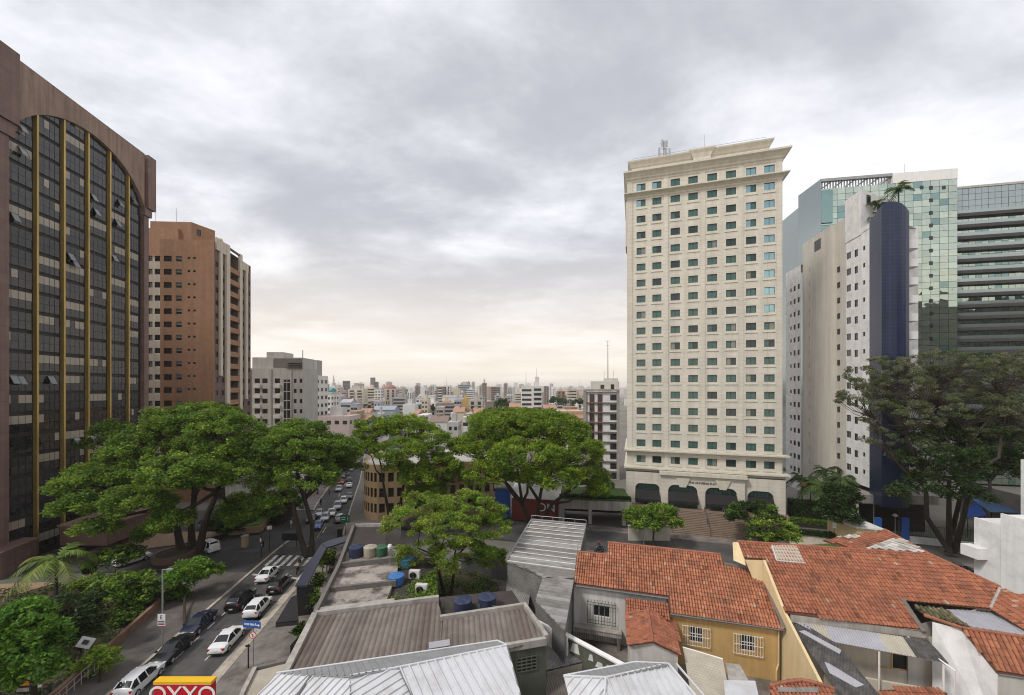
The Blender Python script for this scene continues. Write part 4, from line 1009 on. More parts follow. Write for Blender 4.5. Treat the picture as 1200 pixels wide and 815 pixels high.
# podium canopy of this tower
cn = thing('concrete_canopy', 'long pale concrete canopy beam at the foot of the blue tiled tower', 'canopy', (63, 60, 2))
a = PZ(1002, 585, 6.6); b = PZ(1100, 587, 6.6)
mb = MB(); mb.prism([(a.x, a.y), (b.x, b.y), (b.x + 3, b.y + 6), (a.x + 1.5, a.y + 7)], 5.9, 7.3); mb.build('beam', M['concrete'], cn)
mb = MB(); mb.prism([(a.x, a.y), (a.x + .6, a.y), (a.x + 1.2, a.y + 5), (a.x + .6, a.y + 5)], 0.1, 5.88); mb.build('pier', M['offwhite'], cn)
mb = MB(); mb.prism([(a.x + 2, a.y + 4), (b.x + 2, b.y + 4), (b.x + 2, b.y + 4.3), (a.x + 2, a.y + 4.3)], 0, 5.88); mb.build('shaded_wall', M['dark_void'], cn)  # near-black colour stands in for the shade under the beam

# ================================================================== mirror glass towers behind
def glass_tower(name, label, f, dep_, z0, z1, pw, ph_, mats, pick, seed, wobble=.004):
    t = thing(name, label, 'office tower', (f.p0.x, f.p0.y, z0)); r_ = random.Random(seed)
    mb = MB(); f.quad(mb, 0, f.L, z0, z1, -.15, len(mats))
    nx = int(f.L / pw); nz = int((z1 - z0) / ph_); pw = f.L / nx; ph_ = (z1 - z0) / nz
    for i in range(nx):
        for j in range(nz):
            mi = pick(i, j, nx, nz, r_)
            if mi is None: continue
            a, b, c, d = [r_.uniform(-wobble, wobble) for _ in range(4)]; u0 = i * pw + .04; u1 = (i + 1) * pw - .04; za = z0 + j * ph_ + .04; zb_ = z0 + (j + 1) * ph_ - .04
            mb.face([f.pt(u0, za, a), f.pt(u1, za, b), f.pt(u1, zb_, c), f.pt(u0, zb_, c + a - b)], mi)
    mb.build('curtain_wall', [M[m] for m in mats] + [M['dark_frame']], t)
    a, b = f.pt(0, 0, -.2), f.pt(f.L, 0, -.2); c, d = f.pt(f.L, 0, -dep_), f.pt(0, 0, -dep_)
    mb = MB(); mb.prism([(v.x, v.y) for v in (a, b, c, d)], z0, z1 - .05); mb.build('core', M['grey_glass'], t)
    return t
GA = Fac((PY(962, 0, 114).x, 114.0), (PY(1122, 0, 108.3).x, 108.3))
zA = GA.uz(1090, 212)[1]
def pickA(i, j, nx, nz, r_):
    fz = j / nz
    return 2 if r_.random() < .06 else (1 if r_.random() < .45 else 0)
ga = glass_tower('mirror_tower', 'pale green mirror glass tower with white crown behind the blue tiled tower', GA, 30, -2, zA, 2.1, 1.75, ['mirror_green', 'mirror_green_b', 'mirror_teal'], pickA, 3, .022)
u_ = lambda px: GA.uz(px, 250)[0]; gzA = lambda px, py: GA.uz(px, py)[1]
mb = MB(); GA.bar(mb, u_(1046), GA.L, zA + .02, GA.uz(1122, 197.5)[1], -10, .1); mb.build('white_crown', M['white'], ga)
mb = MB(); zc_ = GA.uz(1046, 203)[1]
GA.bar(mb, 0, u_(1046), zc_ - .8, zc_, -1, 0); 
nb = 26
for k in range(nb): u = u_(1046) * k / (nb - 1); GA.bar(mb, u - .12, u + .12, zA, zc_ - .8, -1, -.7)
for k in range(6): u0 = u_(1046) * k / 6; mb.tube(GA.pt(u0, zA, -.8), GA.pt(u0 + u_(1046) / 6, zc_ - .8, -.8), .18, n=4)
mb.build('roof_screen', M['steel'], ga)
mb = MB(); sA = Fac((PY(935.5, 0, 124).x, 124.0), (GA.p0.x, GA.p0.y)); sA.quad(mb, 0, sA.L, -2, zc_, 0)
mb.build('side_wall', M['grey_glass'], ga)
mb = MB(); GA.bar(mb, 0, u_(975), gzA(965, 262), gzA(965, 224), -.2, .4); mb.build('teal_panel', M['mirror_teal'], ga)
for k in range(18):
    m2 = MB(); u = u_(1091); z = zA - 2 - k * 3.5; GA.bar(m2, u - .4, u + .4, z - .5, z + .5, .05, .1); m2.build('vent', M['win'], ga)
for px in (1063, 1080, 1106):
    m2 = MB(); u = u_(px); z = gzA(px, 220); GA.bar(m2, u - .4, u + .4, z - .5, z + .5, .05, .1); m2.build('vent', M['win'], ga)
mast = MB(); b0 = GA.pt(u_(1067), GA.uz(1067, 200)[1], -2); mast.tube(b0, b0 + Vector((0, 0, 3)), .08, n=4); mast.build('aerial', M['steel'], ga)

GB = Fac((PY(1120, 0, 112).x, 112.0), (PY(1230, 0, 107.5).x, 107.5))
zB_ = GB.uz(1121, 222)[1]; zbt = GB.uz(1121, 254)[1]
def pickB(i, j, nx, nz, r_): return 1 if r_.random() < .5 else 0
gb = glass_tower('banded_tower', 'green glass office tower ringed by dark floor ledges', GB, 28, -2, zB_, 1.5, 1.7, ['mirror_green', 'mirror_teal', 'grey_glass'], lambda i, j, nx, nz, r_: 2 if j > nz - 6 else (1 if r_.random() < .3 else 0), 8, .02)
k = 0; z = zbt
while z > 4:
    m2 = MB(); GB.bar(m2, -.6, GB.L, z - .55, z + .35, .02, 1.3); m2.build('floor_ledge', M['band_dark'], gb)
    m2 = MB(); GB.bar(m2, -.5, GB.L, z + .36, z + 1.25, 1.16, 1.22); m2.build('glass_rail', M['grey_glass'], gb)
    z -= 3.22
m2 = MB(); GB.bar(m2, -.3, GB.L, zB_, zB_ + .6, -8, .2); m2.build('roof_edge', M['concrete_grey'], gb)

# ================================================================== grey and maroon striped block left of the hotel
SFc = Fac((PY(684, 0, 122).x, 122.0), (PY(725.5, 0, 120).x, 120.0))
sb = thing('striped_block', 'white office block with maroon window strips and grey frame left of the hotel', 'office block', (22, 122, -3))
szz = lambda py: SFc.uz(700, py)[1]
mb = MB(); a, b = SFc.pt(0, 0), SFc.pt(SFc.L, 0); c, d = SFc.pt(SFc.L, 0, -14), SFc.pt(0, 0, -14)
mb.prism([(v.x, v.y) for v in (a, b, c, d)], -8, szz(460)); mb.build('wall', M['white_dirty'], sb)
ss = lambda px: SFc.uz(px, 480)[0]
mb = MB(); SFc.bar(mb, -.1, ss(687), -8, szz(459), .01, .6); SFc.bar(mb, ss(722.5), SFc.L + .1, -8, szz(459), .01, .5); SFc.bar(mb, -.1, SFc.L + .1, szz(459) + .01, szz(456.5), -14, .7)
mb.build('concrete_frame', M['concrete'], sb)
for k in range(8):
    m2 = MB(); SFc.bar(m2, ss(687.1), ss(722.4), szz(472.5 + k * 11.4) - .15, szz(472.5 + k * 11.4) + .2, .02, .45); m2.build('floor_band', M['concrete_dark'], sb)
M['maroon'] = mat('maroon_panel', (0.14, 0.05, 0.04), 0.7, 0.15)
for px0, px1 in ((690.8, 696.3), (700.3, 705.6)):
    m2 = MB(); SFc.bar(m2, ss(px0), ss(px1), -8, szz(462), .01, .18); m2.build('maroon_strip', M['maroon'], sb)
wmm = window_mesh(2.0, 1.7, 3, 1, 'win', 'dark_frame'); wmn = window_mesh(1.3, 1.5, 2, 1, 'win', 'maroon')
for k in range(9):
    z = szz(466 + k * 11.4)
    for px, me in ((719, wmm), (693.5, wmn), (703, wmn)):
        if z > -6: put_window(sb, SFc, ss(px), z, me, .22 if me is wmn else .03)
mb = MB(); SFc.bar(mb, ss(692.6), ss(726), szz(456.4), szz(447), -10, -1.5); SFc.bar(mb, ss(708.5), ss(725), szz(447), szz(443.6), -9, -2); mb.build('roof_house', M['offwhite'], sb)
put_window(sb, SFc, ss(706), szz(453.5), window_mesh(1.1, 1.2, 1, 1, 'win', 'dark_frame'), -1.46); put_window(sb, SFc, ss(718), szz(453.5), window_mesh(1.0, 1.5, 1, 1, 'win_brown', 'dark_frame'), -1.46)
mb = MB(); b0 = SFc.pt(ss(713), szz(444), -4); b1 = SFc.pt(ss(713), szz(398), -4)
for a in range(3):
    o = Vector((.22 * math.cos(2.1 * a), .22 * math.sin(2.1 * a), 0)); mb.tube(b0 + o, b1 + o * .3, .05, .03, 4)
mb.tube(b1 - Vector((.9, 0, .1)), b1 + Vector((.9, 0, -.1)), .05, n=4); mb.tube(b1 - Vector((.7, 0, 1.6)), b1 + Vector((.7, 0, -1.6)), .04, n=4)
for px in (708.5, 719.5): bb = SFc.pt(ss(px), szz(444), -3); mb.tube(bb, bb + Vector((0, 0, 2.6)), .05, n=4)
mb.build('radio_mast', M['steel'], sb)

# ================================================================== tan building with a rounded corner
yb = thing('rounded_building', 'tan three storey building with rounded corner beside the street', 'building', (-26, 80, -.8))
path = [(-33.5, 96)] + [(-30.6 + 0.0, 82.5)]
ccx, ccy, rr = -25.0, 82.0, 5.6
for k in range(9):
    a = math.radians(180 + 90 * k / 8 * .86); path.append((ccx + rr * math.cos(a), ccy + rr * math.sin(a)))
path += [(-18.0, 78.2), (-2.5, 81.5)]
zt3 = 9.4
segsY = list(zip(path, path[1:]))
wmesh = window_mesh(1.05, 1.75, 1, 2, 'win_brown', 'dark_frame'); wins = []
mb = MB()
acc = 0
for (a, b) in segsY:
    f = Fac(a, b); hl = []
    nwin = max(1, int(round(f.L / 1.75)))
    if f.L < 1.2: nwin = 1
    for i in range(nwin):
        u = f.L * (i + .5) / nwin; w = min(1.05, f.L / nwin - .35)
        if w < .5: continue
        for r in range(3):
            z = 1.5 + r * 3.0; hl.append((u - w / 2, u + w / 2, z - .9, z + .9)); wins.append((f, u, z, window_mesh(round(w, 2), 1.8, 1, 2, 'win_brown', 'dark_frame'), -.2))
    f.wall(mb, 0, f.L, -4, zt3, hl, .28)
mb.build('wall', M['yellow_bldg'], yb); put_windows(yb, wins)
mb = MB(); ring = path + [(-2.5, 98), (-33.5, 98)]
mb.prism(ring, zt3 - .02, zt3 + .55); mb.build('parapet', M['yellow_bldg'], yb)
mb = MB(); inner = [(ccx + (x - ccx) * .93 + .3, ccy + 4 + (y - ccy - 4) * .93) for x, y in ring]; mb.prism(inner, zt3 + .5, zt3 + .58); mb.build('roof', M['concrete_grey'], yb)
for x, y, w, d, h in ((-24, 84, 3, 2, 1.2), (-17, 86, 4, 3, 1.6), (-27, 88, 2, 2, 1.0)):
    m2 = MB(); m2.box((x, y, zt3 + .58 + h / 2), (w, d, h)); m2.build('roof_hutch', M['concrete'], yb)

# ================================================================== red and white shop, white tent, blue box behind the big tree
rs = thing('red_shop', 'red and white walled shop half hidden behind the umbrella tree trunk', 'shop', (3, 78, 0))
a = PY(600, 600, 76); b = PY(655, 598, 74)
RF = Fac((a.x, a.y), (b.x, b.y)); rz = lambda py: RF.uz(640, py)[1]
mb = MB(); RF.bar(mb, 0, RF.L, -.5, rz(586), -10, 0); mb.build('red_wall', M['red_wall'], rs)
mb = MB(); RF.bar(mb, -.1, RF.L + .1, rz(586) + .01, rz(584.5), -.5, .12); p = [RF.pt(-.2, rz(584.5), .2), RF.pt(RF.L + .2, rz(584.5), .2), RF.pt(RF.L + .2, rz(566), -6), RF.pt(-.2, rz(566), -6)]; mb.slab(p, .2); mb.build('white_roof', M['white'], rs)
text_mesh('lettering', 'ON', 2.2, 'sign_white', RF.pt(RF.uz(640, 595)[0], rz(595.5), .03), (R(90), 0, RF.rz), rs, .02)
mb = MB(); RF.bar(mb, RF.L, RF.L + 1.0, -.5, rz(583), -2, .3); mb.build('pillar', M['concrete'], rs)
bx = thing('blue_kiosk', 'dark blue painted hut left of the red shop under the umbrella tree', 'kiosk', PY(587, 600, 77))
a = PY(580, 600, 77); b = PY(598, 600, 77); mb = MB(); mb.prism([(a.x, 77), (b.x, 77), (b.x, 80), (a.x, 80)], -.5, 5.2); mb.build('wall', M['sign_blue'], bx); mb = MB(); mb.prism([(a.x - .2, 76.8), (b.x + .2, 76.8), (b.x + .2, 80.2), (a.x - .2, 80.2)], 5.203, 5.45); mb.build('roof', M['concrete_dark'], bx)

# ================================================================== garage block with planted roof left of the hotel
gg = thing('garage_block', 'low concrete car park entrance with planted roof left of the hotel', 'garage', (12, 72, 0))
a = PY(655, 600, 73.5); b = PY(741, 600, 71.5); GG = Fac((a.x, a.y), (b.x, b.y)); gz2 = lambda py: GG.uz(700, py)[1]
mb = MB(); GG.bar(mb, 0, GG.L, gz2(598), gz2(587.5), -9, 0); mb.build('roof_beam', M['concrete'], gg)
mb = MB(); GG.bar(mb, 0, GG.L, -.2, gz2(598) - .01, -9, -7.5); GG.bar(mb, .02, .3, -.2, gz2(598) - .01, -7.4, -1); mb.build('interior', M['dark_void'], gg)
for px in (656.5, 691.5, 731.5):
    u = GG.uz(px, 600)[0]; m2 = MB(); GG.bar(m2, u - .32, u + .32, -.2, gz2(598) - .005, -1.0, -.05); m2.build('column', M['concrete'], gg)
mb = MB(); GG.bar(mb, .3, GG.L - .3, gz2(587.5), gz2(587.5) + .35, -8.7, -.3); mb.build('roof_planting', M['lawn'], gg)
pw_ = thing('pavement_wall', 'short cream wall beside the hotel steps under the small tree', 'wall', PZ(760, 640, 0))
a = PZ(737, 634, 0); b = PZ(785, 634, 0); mb = MB(); mb.prism([(a.x, a.y), (b.x, b.y), (b.x, b.y + .4), (a.x, a.y + .4)], 0, 2.3); mb.build('wall', M['hotel_trim'], pw_); mb = MB(); mb.prism([(a.x - .1, a.y - .1), (b.x + .1, b.y - .1), (b.x + .1, b.y + .5), (a.x - .1, a.y + .5)], 2.303, 2.45); mb.build('coping', M['concrete'], pw_)

# ================================================================== the distant city
C_ = {'white': (.66, .645, .61), 'cream': (.58, .51, .40), 'beige': (.48, .43, .36), 'grey': (.34, .335, .325), 'pale grey': (.48, .47, .45), 'dark grey': (.13, .13, .14), 'brick red': (.31, .17, .135), 'pink': (.52, .43, .39), 'tan': (.40, .30, .21), 'ochre': (.50, .34, .14), 'peach': (.56, .40, .27), 'blue grey': (.30, .335, .38), 'lilac grey': (.42, .415, .44), 'brown': (.24, .18, .15), 'terracotta': (.40, .23, .16), 'teal': (.10, .30, .32), 'charcoal': (.065, .065, .07)}
for k, c in C_.items(): M['far ' + k] = mat('far_' + k.replace(' ', '_'), c, .85, .08, .12, streak=.1)
M['far_win'] = glassmat('far_window', (.035, .038, .042), .15, spec=.5)
def block(label, x0, x1, ytop, Y, colour, style='grid', trim=None, roof=None, depth=None, ybot=None, name='city_building', cat='building', group='buildings of the distant city', turn=0.0, seed=None):
    r_ = random.Random(seed if seed is not None else int(x0 * 7 + Y)); g = hz_(Y) - 3
    a = PY(x0, ytop, Y); b = PY(x1, ytop, Y); w = b.x - a.x; z1 = a.z; dp = depth or max(10, min(w * .9, 30))
    cx = (a.x + b.x) / 2; t = thing(name, label, cat, (cx, Y, g), group)
    rz_ = turn; ca, sa = math.cos(rz_), math.sin(rz_)
    tr_ = lambda x, y: (cx + x * ca - y * sa, Y + x * sa + y * ca)
    mb = MB(); hw = w / 2
    z1 = max(z1, g + 5)
    mb.prism([tr_(-hw, 0), tr_(hw, 0), tr_(hw, dp), tr_(-hw, dp)], g, z1, 0)
    fs = [Fac(tr_(-hw, 0), tr_(hw, 0))]
    if cx < 0: fs.append(Fac(tr_(hw, 0), tr_(hw, dp)))
    else: fs.append(Fac(tr_(-hw, dp), tr_(-hw, 0)))
    H = z1 - g; zlow = max(g + 1, PY(0, ybot or 505, Y).z)
    for fi, f in enumerate(fs):
        if style == 'blank' or (fi and r_.random() < .35): continue
        fh = 3.1 if Y < 500 else 3.4; z = z1 - 1.6; k = 0
        if style == 'grid':
            nw = max(2, int(f.L / (3.0 if Y < 400 else 3.8)))
            while z - 1.6 > zlow and k < 26:
                for i in range(nw):
                    u = f.L * (i + .5) / nw; hw2 = f.L / nw * .27
                    f.quad(mb, u - hw2, u + hw2, z - 1.5, z - .1, .04, 1)
                z -= fh; k += 1
        elif style == 'bands':
            while z - 1.6 > zlow and k < 26:
                f.quad(mb, f.L * .05, f.L * .95, z - 1.5, z, .04, 1); z -= fh; k += 1
        elif style == 'strips':
            nw = max(2, int(f.L / 5))
            for i in range(nw):
                u = f.L * (i + .5) / nw; f.quad(mb, u - f.L / nw * .22, u + f.L / nw * .22, zlow, z1 - 1.2, .04, 1)
            while z - 1.6 > zlow and k < 26: f.bar(mb, 0, f.L, z - fh + .2, z - fh + .9, .02, .3, 0); z -= fh; k += 1
        elif style == 'balconies':
            nw = max(1, int(f.L / 7))
            while z - 1.6 > zlow and k < 26:
                for i in range(nw):
                    u = f.L * (i + .5) / nw; f.quad(mb, u - 2.4, u + 2.4, z - 1.7, z, .04, 1); f.bar(mb, u - 2.6, u + 2.6, z - 2.9, z - 1.7, .05, 1.0, 2)
                z -= fh; k += 1
    mats = [M['far ' + colour], M['far_win'], M['far ' + (trim or colour)]]
    mb.build('walls', mats, t)
    rt = roof or r_.choice(['tank', 'hut', 'flat', 'tank'])
    m2 = MB()
    if rt in ('tank', 'hut', 'core'):
        m2.prism([tr_(-hw * .4, dp * .3), tr_(hw * .35, dp * .3), tr_(hw * .35, dp * .7), tr_(-hw * .4, dp * .7)], z1 - .1, z1 + (3.2 if rt != 'core' else 6.0)); nm = 'lift_house'
        m2.build(nm, mats[2] if trim else mats[0], t)
    elif rt == 'gable':
        e = tr_(0, 0); m2.face([(*tr_(-hw - .3, -.3), z1), (*tr_(hw + .3, -.3), z1), (*tr_(hw + .3, dp / 2), z1 + 2.2), (*tr_(-hw - .3, dp / 2), z1 + 2.2)]); m2.face([(*tr_(-hw - .3, dp + .3), z1), (*tr_(-hw - .3, dp / 2), z1 + 2.2), (*tr_(hw + .3, dp / 2), z1 + 2.2), (*tr_(hw + .3, dp + .3), z1)])
        m2.face([(*tr_(-hw, 0), z1), (*tr_(-hw, dp / 2), z1 + 2.0), (*tr_(-hw, dp), z1)]); m2.face([(*tr_(hw, 0), z1), (*tr_(hw, dp / 2), z1 + 2.0), (*tr_(hw, dp), z1)]); m2.build('roof', M['far ' + (trim or 'terracotta')], t)
    elif rt == 'flat':
        m2.prism([tr_(-hw - .15, -.15), tr_(hw + .15, -.15), tr_(hw + .15, dp + .15), tr_(-hw - .15, dp + .15)], z1 + .003, z1 + .8); m2.build('roof_edge', mats[2], t)
    elif rt == 'round':
        m2.lathe([(hw * .8, 0), (hw * .75, 2.5), (hw * .5, 4.5), (.3, 5.5)], 12, c=(*tr_(0, dp / 2), z1)); m2.build('roof', mats[2], t)
    if r_.random() < .45:
        m2 = MB(); q = tr_(hw * r_.uniform(-.4, .4), dp * .4); hh = r_.uniform(4, 9); m2.tube((*q, z1), (*q, z1 + 3 + hh), .16 if Y < 500 else .3, .08, 4); m2.build('aerial', M['steel'], t)
    return t
B_ = [
 ('white slab block with small square windows standing close behind the grey concrete block', 361, 370, 440, 150, 'white', 'grid', 'grey', 'core'),
 ('pale grey tower peeping over the white grid block left of the teal roof', 369.5, 376.5, 452, 230, 'grey', 'bands', None, 'flat'),
 ('long white housing block with a grid of windows below the teal roof', 369, 388, 462, 220, 'white', 'grid', 'beige', 'flat'),
 ('teal roofed hall above the long white housing block', 377, 387, 458, 300, 'teal', 'blank', 'teal', 'gable'),
 ('beige tower just right of the church spire', 392, 399, 454, 520, 'pink', 'grid', 'beige', 'tank'),
 ('dark glass slab tower standing alone above the left skyline', 401.5, 408, 447, 900, 'dark grey', 'bands', 'charcoal', 'flat'),
 ('brick red apartment block below the dark glass slab tower', 389, 406, 466.5, 350, 'brick red', 'grid', 'pink', 'tank'),
 ('broad cream apartment block with brown balconies right of the dark glass slab', 408, 425.5, 456, 420, 'cream', 'balconies', 'beige', 'tank'),
 ('tallest dark tower on the left skyline with a stepped top', 434, 438.5, 443, 1200, 'dark grey', 'grid', 'charcoal', 'flat'),
 ('dark tower with lower shoulder attached to the stepped skyline tower', 438.6, 442.5, 448, 1205, 'dark grey', 'grid', 'charcoal', 'flat'),
 ('cream banded office block in front of the stepped dark tower', 429.5, 439, 454.5, 450, 'cream', 'bands', 'cream', 'hut'),
 ('white flats with thin windows right of the cream banded office block', 439, 446, 457, 430, 'white', 'grid', 'pale grey', 'flat'),
 ('twin pale towers with brick red vertical stripes', 446, 463.5, 456, 480, 'pink', 'strips', 'brick red', 'round'),
 ('long grey office slab with dark window bands in mid city', 460, 475, 466, 380, 'grey', 'bands', 'grey', 'tank'),
 ('dark grey block on the skyline behind the long grey slab', 466, 476, 456.5, 900, 'dark grey', 'grid', 'grey', 'hut'),
 ('large pale blue warehouse just over the street trees', 437, 462, 480.5, 230, 'blue grey', 'blank', 'blue grey', 'gable'),
 ('small pink house left of the pale blue warehouse', 434.5, 443.5, 470.5, 320, 'brick red', 'grid', 'pink', 'flat'),
 ('low white house with a stepped roof right of the blue warehouse', 472, 486, 474, 250, 'white', 'blank', 'pale grey', 'hut'),
 ('white block with three rows of dark windows beside a red tower', 487, 496.5, 467, 330, 'white', 'grid', 'pale grey', 'flat'),
 ('slim brick red tower between two white blocks', 496.5, 502, 468.5, 335, 'brick red', 'blank', 'brick red', 'flat'),
 ('white block with tall blue glass strips right of the slim red tower', 501.5, 508.5, 465, 340, 'white', 'strips', 'white', 'flat'),
 ('brown sided tower with white balcony front on the centre skyline', 511.5, 520, 453.5, 520, 'brown', 'balconies', 'white', 'flat'),
 ('black and white striped tower beside the brown sided tower', 520, 527.5, 452.5, 525, 'white', 'strips', 'white', 'flat'),
 ('wide blue grey glass tower on the centre skyline', 536.5, 551, 451, 800, 'blue grey', 'bands', 'pale grey', 'core'),
 ('bright ochre blank sided block in the middle of the city', 540, 549.5, 468, 300, 'ochre', 'blank', 'ochre', 'hut'),
 ('raw concrete block with dark vertical strips right of the ochre block', 549.5, 566, 469, 300, 'beige', 'strips', 'beige', 'tank'),
 ('long low grey shed left of the ochre block', 513, 540, 474, 310, 'grey', 'bands', 'brown', 'flat'),
 ('white wedge roofed hall behind the long grey shed', 518, 541, 466, 420, 'white', 'blank', 'grey', 'gable'),
 ('slender brown tower with pointed top on the skyline', 565, 570, 449, 650, 'brown', 'grid', 'pink', 'core'),
 ('broad brown and white block right of the slender brown tower', 575, 586, 453.5, 600, 'brown', 'bands', 'white', 'flat'),
 ('round topped grey tower far away on the skyline', 595, 600, 455, 1100, 'grey', 'grid', 'grey', 'round'),
 ('tall white apartment tower, its left half with shallow window bands', 611, 623.5, 453.5, 260, 'white', 'bands', 'white', 'flat'),
 ('tall white apartment tower, its right half with stacked balconies', 624, 636, 452.5, 255, 'white', 'balconies', 'white', 'core'),
 ('brown grey tower right of the tall white pair', 637.5, 643, 453, 700, 'brown', 'grid', 'pale grey', 'flat'),
 ('brick red pair of flats right of the white tower pair', 653, 662.5, 458.5, 500, 'brick red', 'strips', 'pink', 'tank'),
 ('cream block with bare side wall near the striped block', 665.5, 676, 456.5, 420, 'cream', 'bands', 'cream', 'flat'),
 ('narrow cream tower nearest to the striped block', 676.5, 682, 457.5, 430, 'cream', 'blank', 'white', 'flat'),
 ('long peach market hall with white upper rail left of the striped block', 651, 684, 484, 180, 'peach', 'bands', 'peach', 'flat'),
 ('small peach house above the long peach hall', 662, 676.5, 479, 200, 'peach', 'grid', 'terracotta', 'flat'),
 ('terracotta roofed row right of the tall white apartment tower', 637, 652, 479, 240, 'pink', 'blank', 'terracotta', 'gable'),
 ('pale grey office block with square windows behind the centre trees', 524.5, 537, 495, 150, 'pale grey', 'grid', 'pale grey', 'tank'),
 ('white hall with maroon roof behind the street trees', 504, 524, 494.5, 160, 'white', 'blank', 'brown', 'gable'),
 ('big pale pink complex with flat roofs behind the street trees', 371, 409, 488, 150, 'pink', 'grid', 'pale grey', 'hut'),
 ('tan brick chimney block right of the pale pink complex', 411, 418, 484, 190, 'tan', 'blank', 'tan', 'flat'),
 ('lilac grey block with slanted roof above the pale pink complex', 399, 411, 472, 260, 'lilac grey', 'bands', 'lilac grey', 'gable'),
 ('lilac grey wing with window bands left of the cream balcony block', 411, 419, 475, 255, 'lilac grey', 'bands', 'grey', 'flat'),
 ('small white cottage with tiled roof in front of the blue warehouse', 421, 433, 484, 215, 'cream', 'blank', 'terracotta', 'gable'),
 ('white boxy building with antennas below the ochre block', 528, 541, 484, 210, 'white', 'grid', 'pale grey', 'hut'),
 ('pale pink house right of the white boxy building', 545, 561, 487, 205, 'pink', 'blank', 'pale grey', 'flat'),
 ('yellow house with green shed right of the ochre block', 597, 609, 477, 240, 'ochre', 'blank', 'terracotta', 'gable'),
]
for i, t in enumerate(B_):
    block(*t[:6], style=t[6], trim=t[7], roof=t[8], seed=i)
# church tower with a spire
a = PY(387.5, 470, 500); b = PY(392.5, 470, 500); zt4 = PY(390, 452, 500).z
ch = thing('church_tower', 'white church tower with a pointed spire on the left skyline', 'church', (a.x, 500, hz_(500)))
mb = MB(); mb.prism([(a.x, 500), (b.x, 500), (b.x, 505), (a.x, 505)], hz_(500), zt4); mb.build('tower', M['far white'], ch)
mb = MB(); mb.lathe([(2.4, 0), (2.2, 3.5), (1.2, 4), (1.1, 7), (.15, 14)], 8, c=((a.x + b.x) / 2, 502.5, zt4)); mb.build('spire', M['far pale grey'], ch)

# further buildings that fill the valley, each one described by what it looks like and the named neighbour beside it
anch = [(365, 'white slab block behind the concrete block'), (390, 'church spire'), (405, 'dark glass slab tower'), (416, 'broad cream balcony block'), (438, 'stepped dark tower'), (455, 'red striped twin towers'), (470, 'long grey slab'), (492, 'white block with dark windows'), (520, 'brown sided tower'), (544, 'blue grey glass tower'), (567, 'slender brown tower'), (581, 'broad brown and white block'), (598, 'round topped grey tower'), (624, 'tall white tower pair'), (658, 'brick red pair of flats'), (672, 'cream block near the striped block')]
rf = random.Random(21); used_l = set(); spots = []
cols = ['white', 'cream', 'beige', 'grey', 'pale grey', 'pink', 'white', 'blue grey', 'lilac grey', 'brown', 'peach', 'white', 'cream', 'pale grey', 'white']
kinds = {'grid': 'with dotted windows', 'bands': 'with window bands', 'blank': 'with blank walls', 'strips': 'with window strips', 'balconies': 'with balconies'}
rooft = {'tank': 'a boxy roof hut', 'hut': 'a roof hut', 'flat': 'a flat roof', 'gable': 'a tiled roof'}
def fill(n, xr, Yr, yr, wr, lowrise):
    done = 0; tries = 0
    while done < n and tries < 4000:
        tries += 1
        x = rf.uniform(*xr); Y = math.exp(rf.uniform(math.log(Yr[0]), math.log(Yr[1]))); w = rf.uniform(*wr); yt = rf.uniform(*yr)
        if any(abs(x - sx_) < (w + sw) * .42 and abs(math.log(Y / sY)) < .16 for sx_, sY, sw in spots): continue
        c = rf.choice(cols); st_ = rf.choice(['grid', 'bands', 'strips', 'balconies', 'grid', 'blank'] if not lowrise else ['grid', 'blank', 'bands', 'blank']); ro = rf.choice(['tank', 'hut', 'flat'] if not lowrise else ['gable', 'flat', 'gable', 'hut'])
        A = min(anch, key=lambda q: abs(q[0] - x)); rel = 'left of' if x < A[0] - 1.5 else ('right of' if x > A[0] + 1.5 else 'in line with')
        form = 'low house' if lowrise else ('distant tower' if Y > 900 else ('slim block' if w < 7 else 'wide block'))
        lab = f"{c} {form} {kinds[st_]} and {rooft[ro]} {rel} the {A[1]}"
        if len(lab.split()) > 16: lab = f"{c} {form} {kinds[st_]} {rel} the {A[1]}"
        if lab in used_l or len(lab.split()) > 16: continue
        used_l.add(lab); spots.append((x, Y, w)); done += 1
        block(lab, x - w / 2, x + w / 2, yt, Y, c, st_, 'terracotta' if ro == 'gable' else None, ro, seed=tries, turn=rf.uniform(-.25, .25))
fill(64, (362, 684), (1000, 3200), (447.5, 456.5), (3, 6.5), False)
fill(48, (364, 684), (480, 950), (455, 466), (5, 9), False)
fill(40, (372, 684), (270, 460), (468, 481), (6, 11), False)
fill(40, (374, 684), (165, 290), (483, 499), (6, 13), True)
# the hazy edge of the city, where single buildings can no longer be told apart
mb = MB(); rh = random.Random(5)
for i in range(2400):
    Y = rh.uniform(1400, 7500); x = rh.uniform(300, 760)
    if rh.random() < .6: Y = rh.uniform(3000, 8500)
    X = (x - 600) / FPX * Y; w = rh.uniform(14, 38); h = rh.choice((14, 22, 35, 50, 60)) * rh.uniform(.7, 1.3); g = hz_(Y)
    cap = PY(0, rh.uniform(449.5, 455.5), Y).z - g
    h = min(h, max(cap, 8)); mb.prism([(X, Y), (X + w, Y), (X + w, Y + 20), (X, Y + 20)], g - 2, g + h, rh.choice((0, 0, 1, 2, 3, 4)), bottom=False)
tag(mb.build('far_city', [M['far white'], M['far pale grey'], M['far beige'], M['far grey'], M['far pink']]), 'hazy mass of pale buildings along the horizon', 'city', kind='stuff')

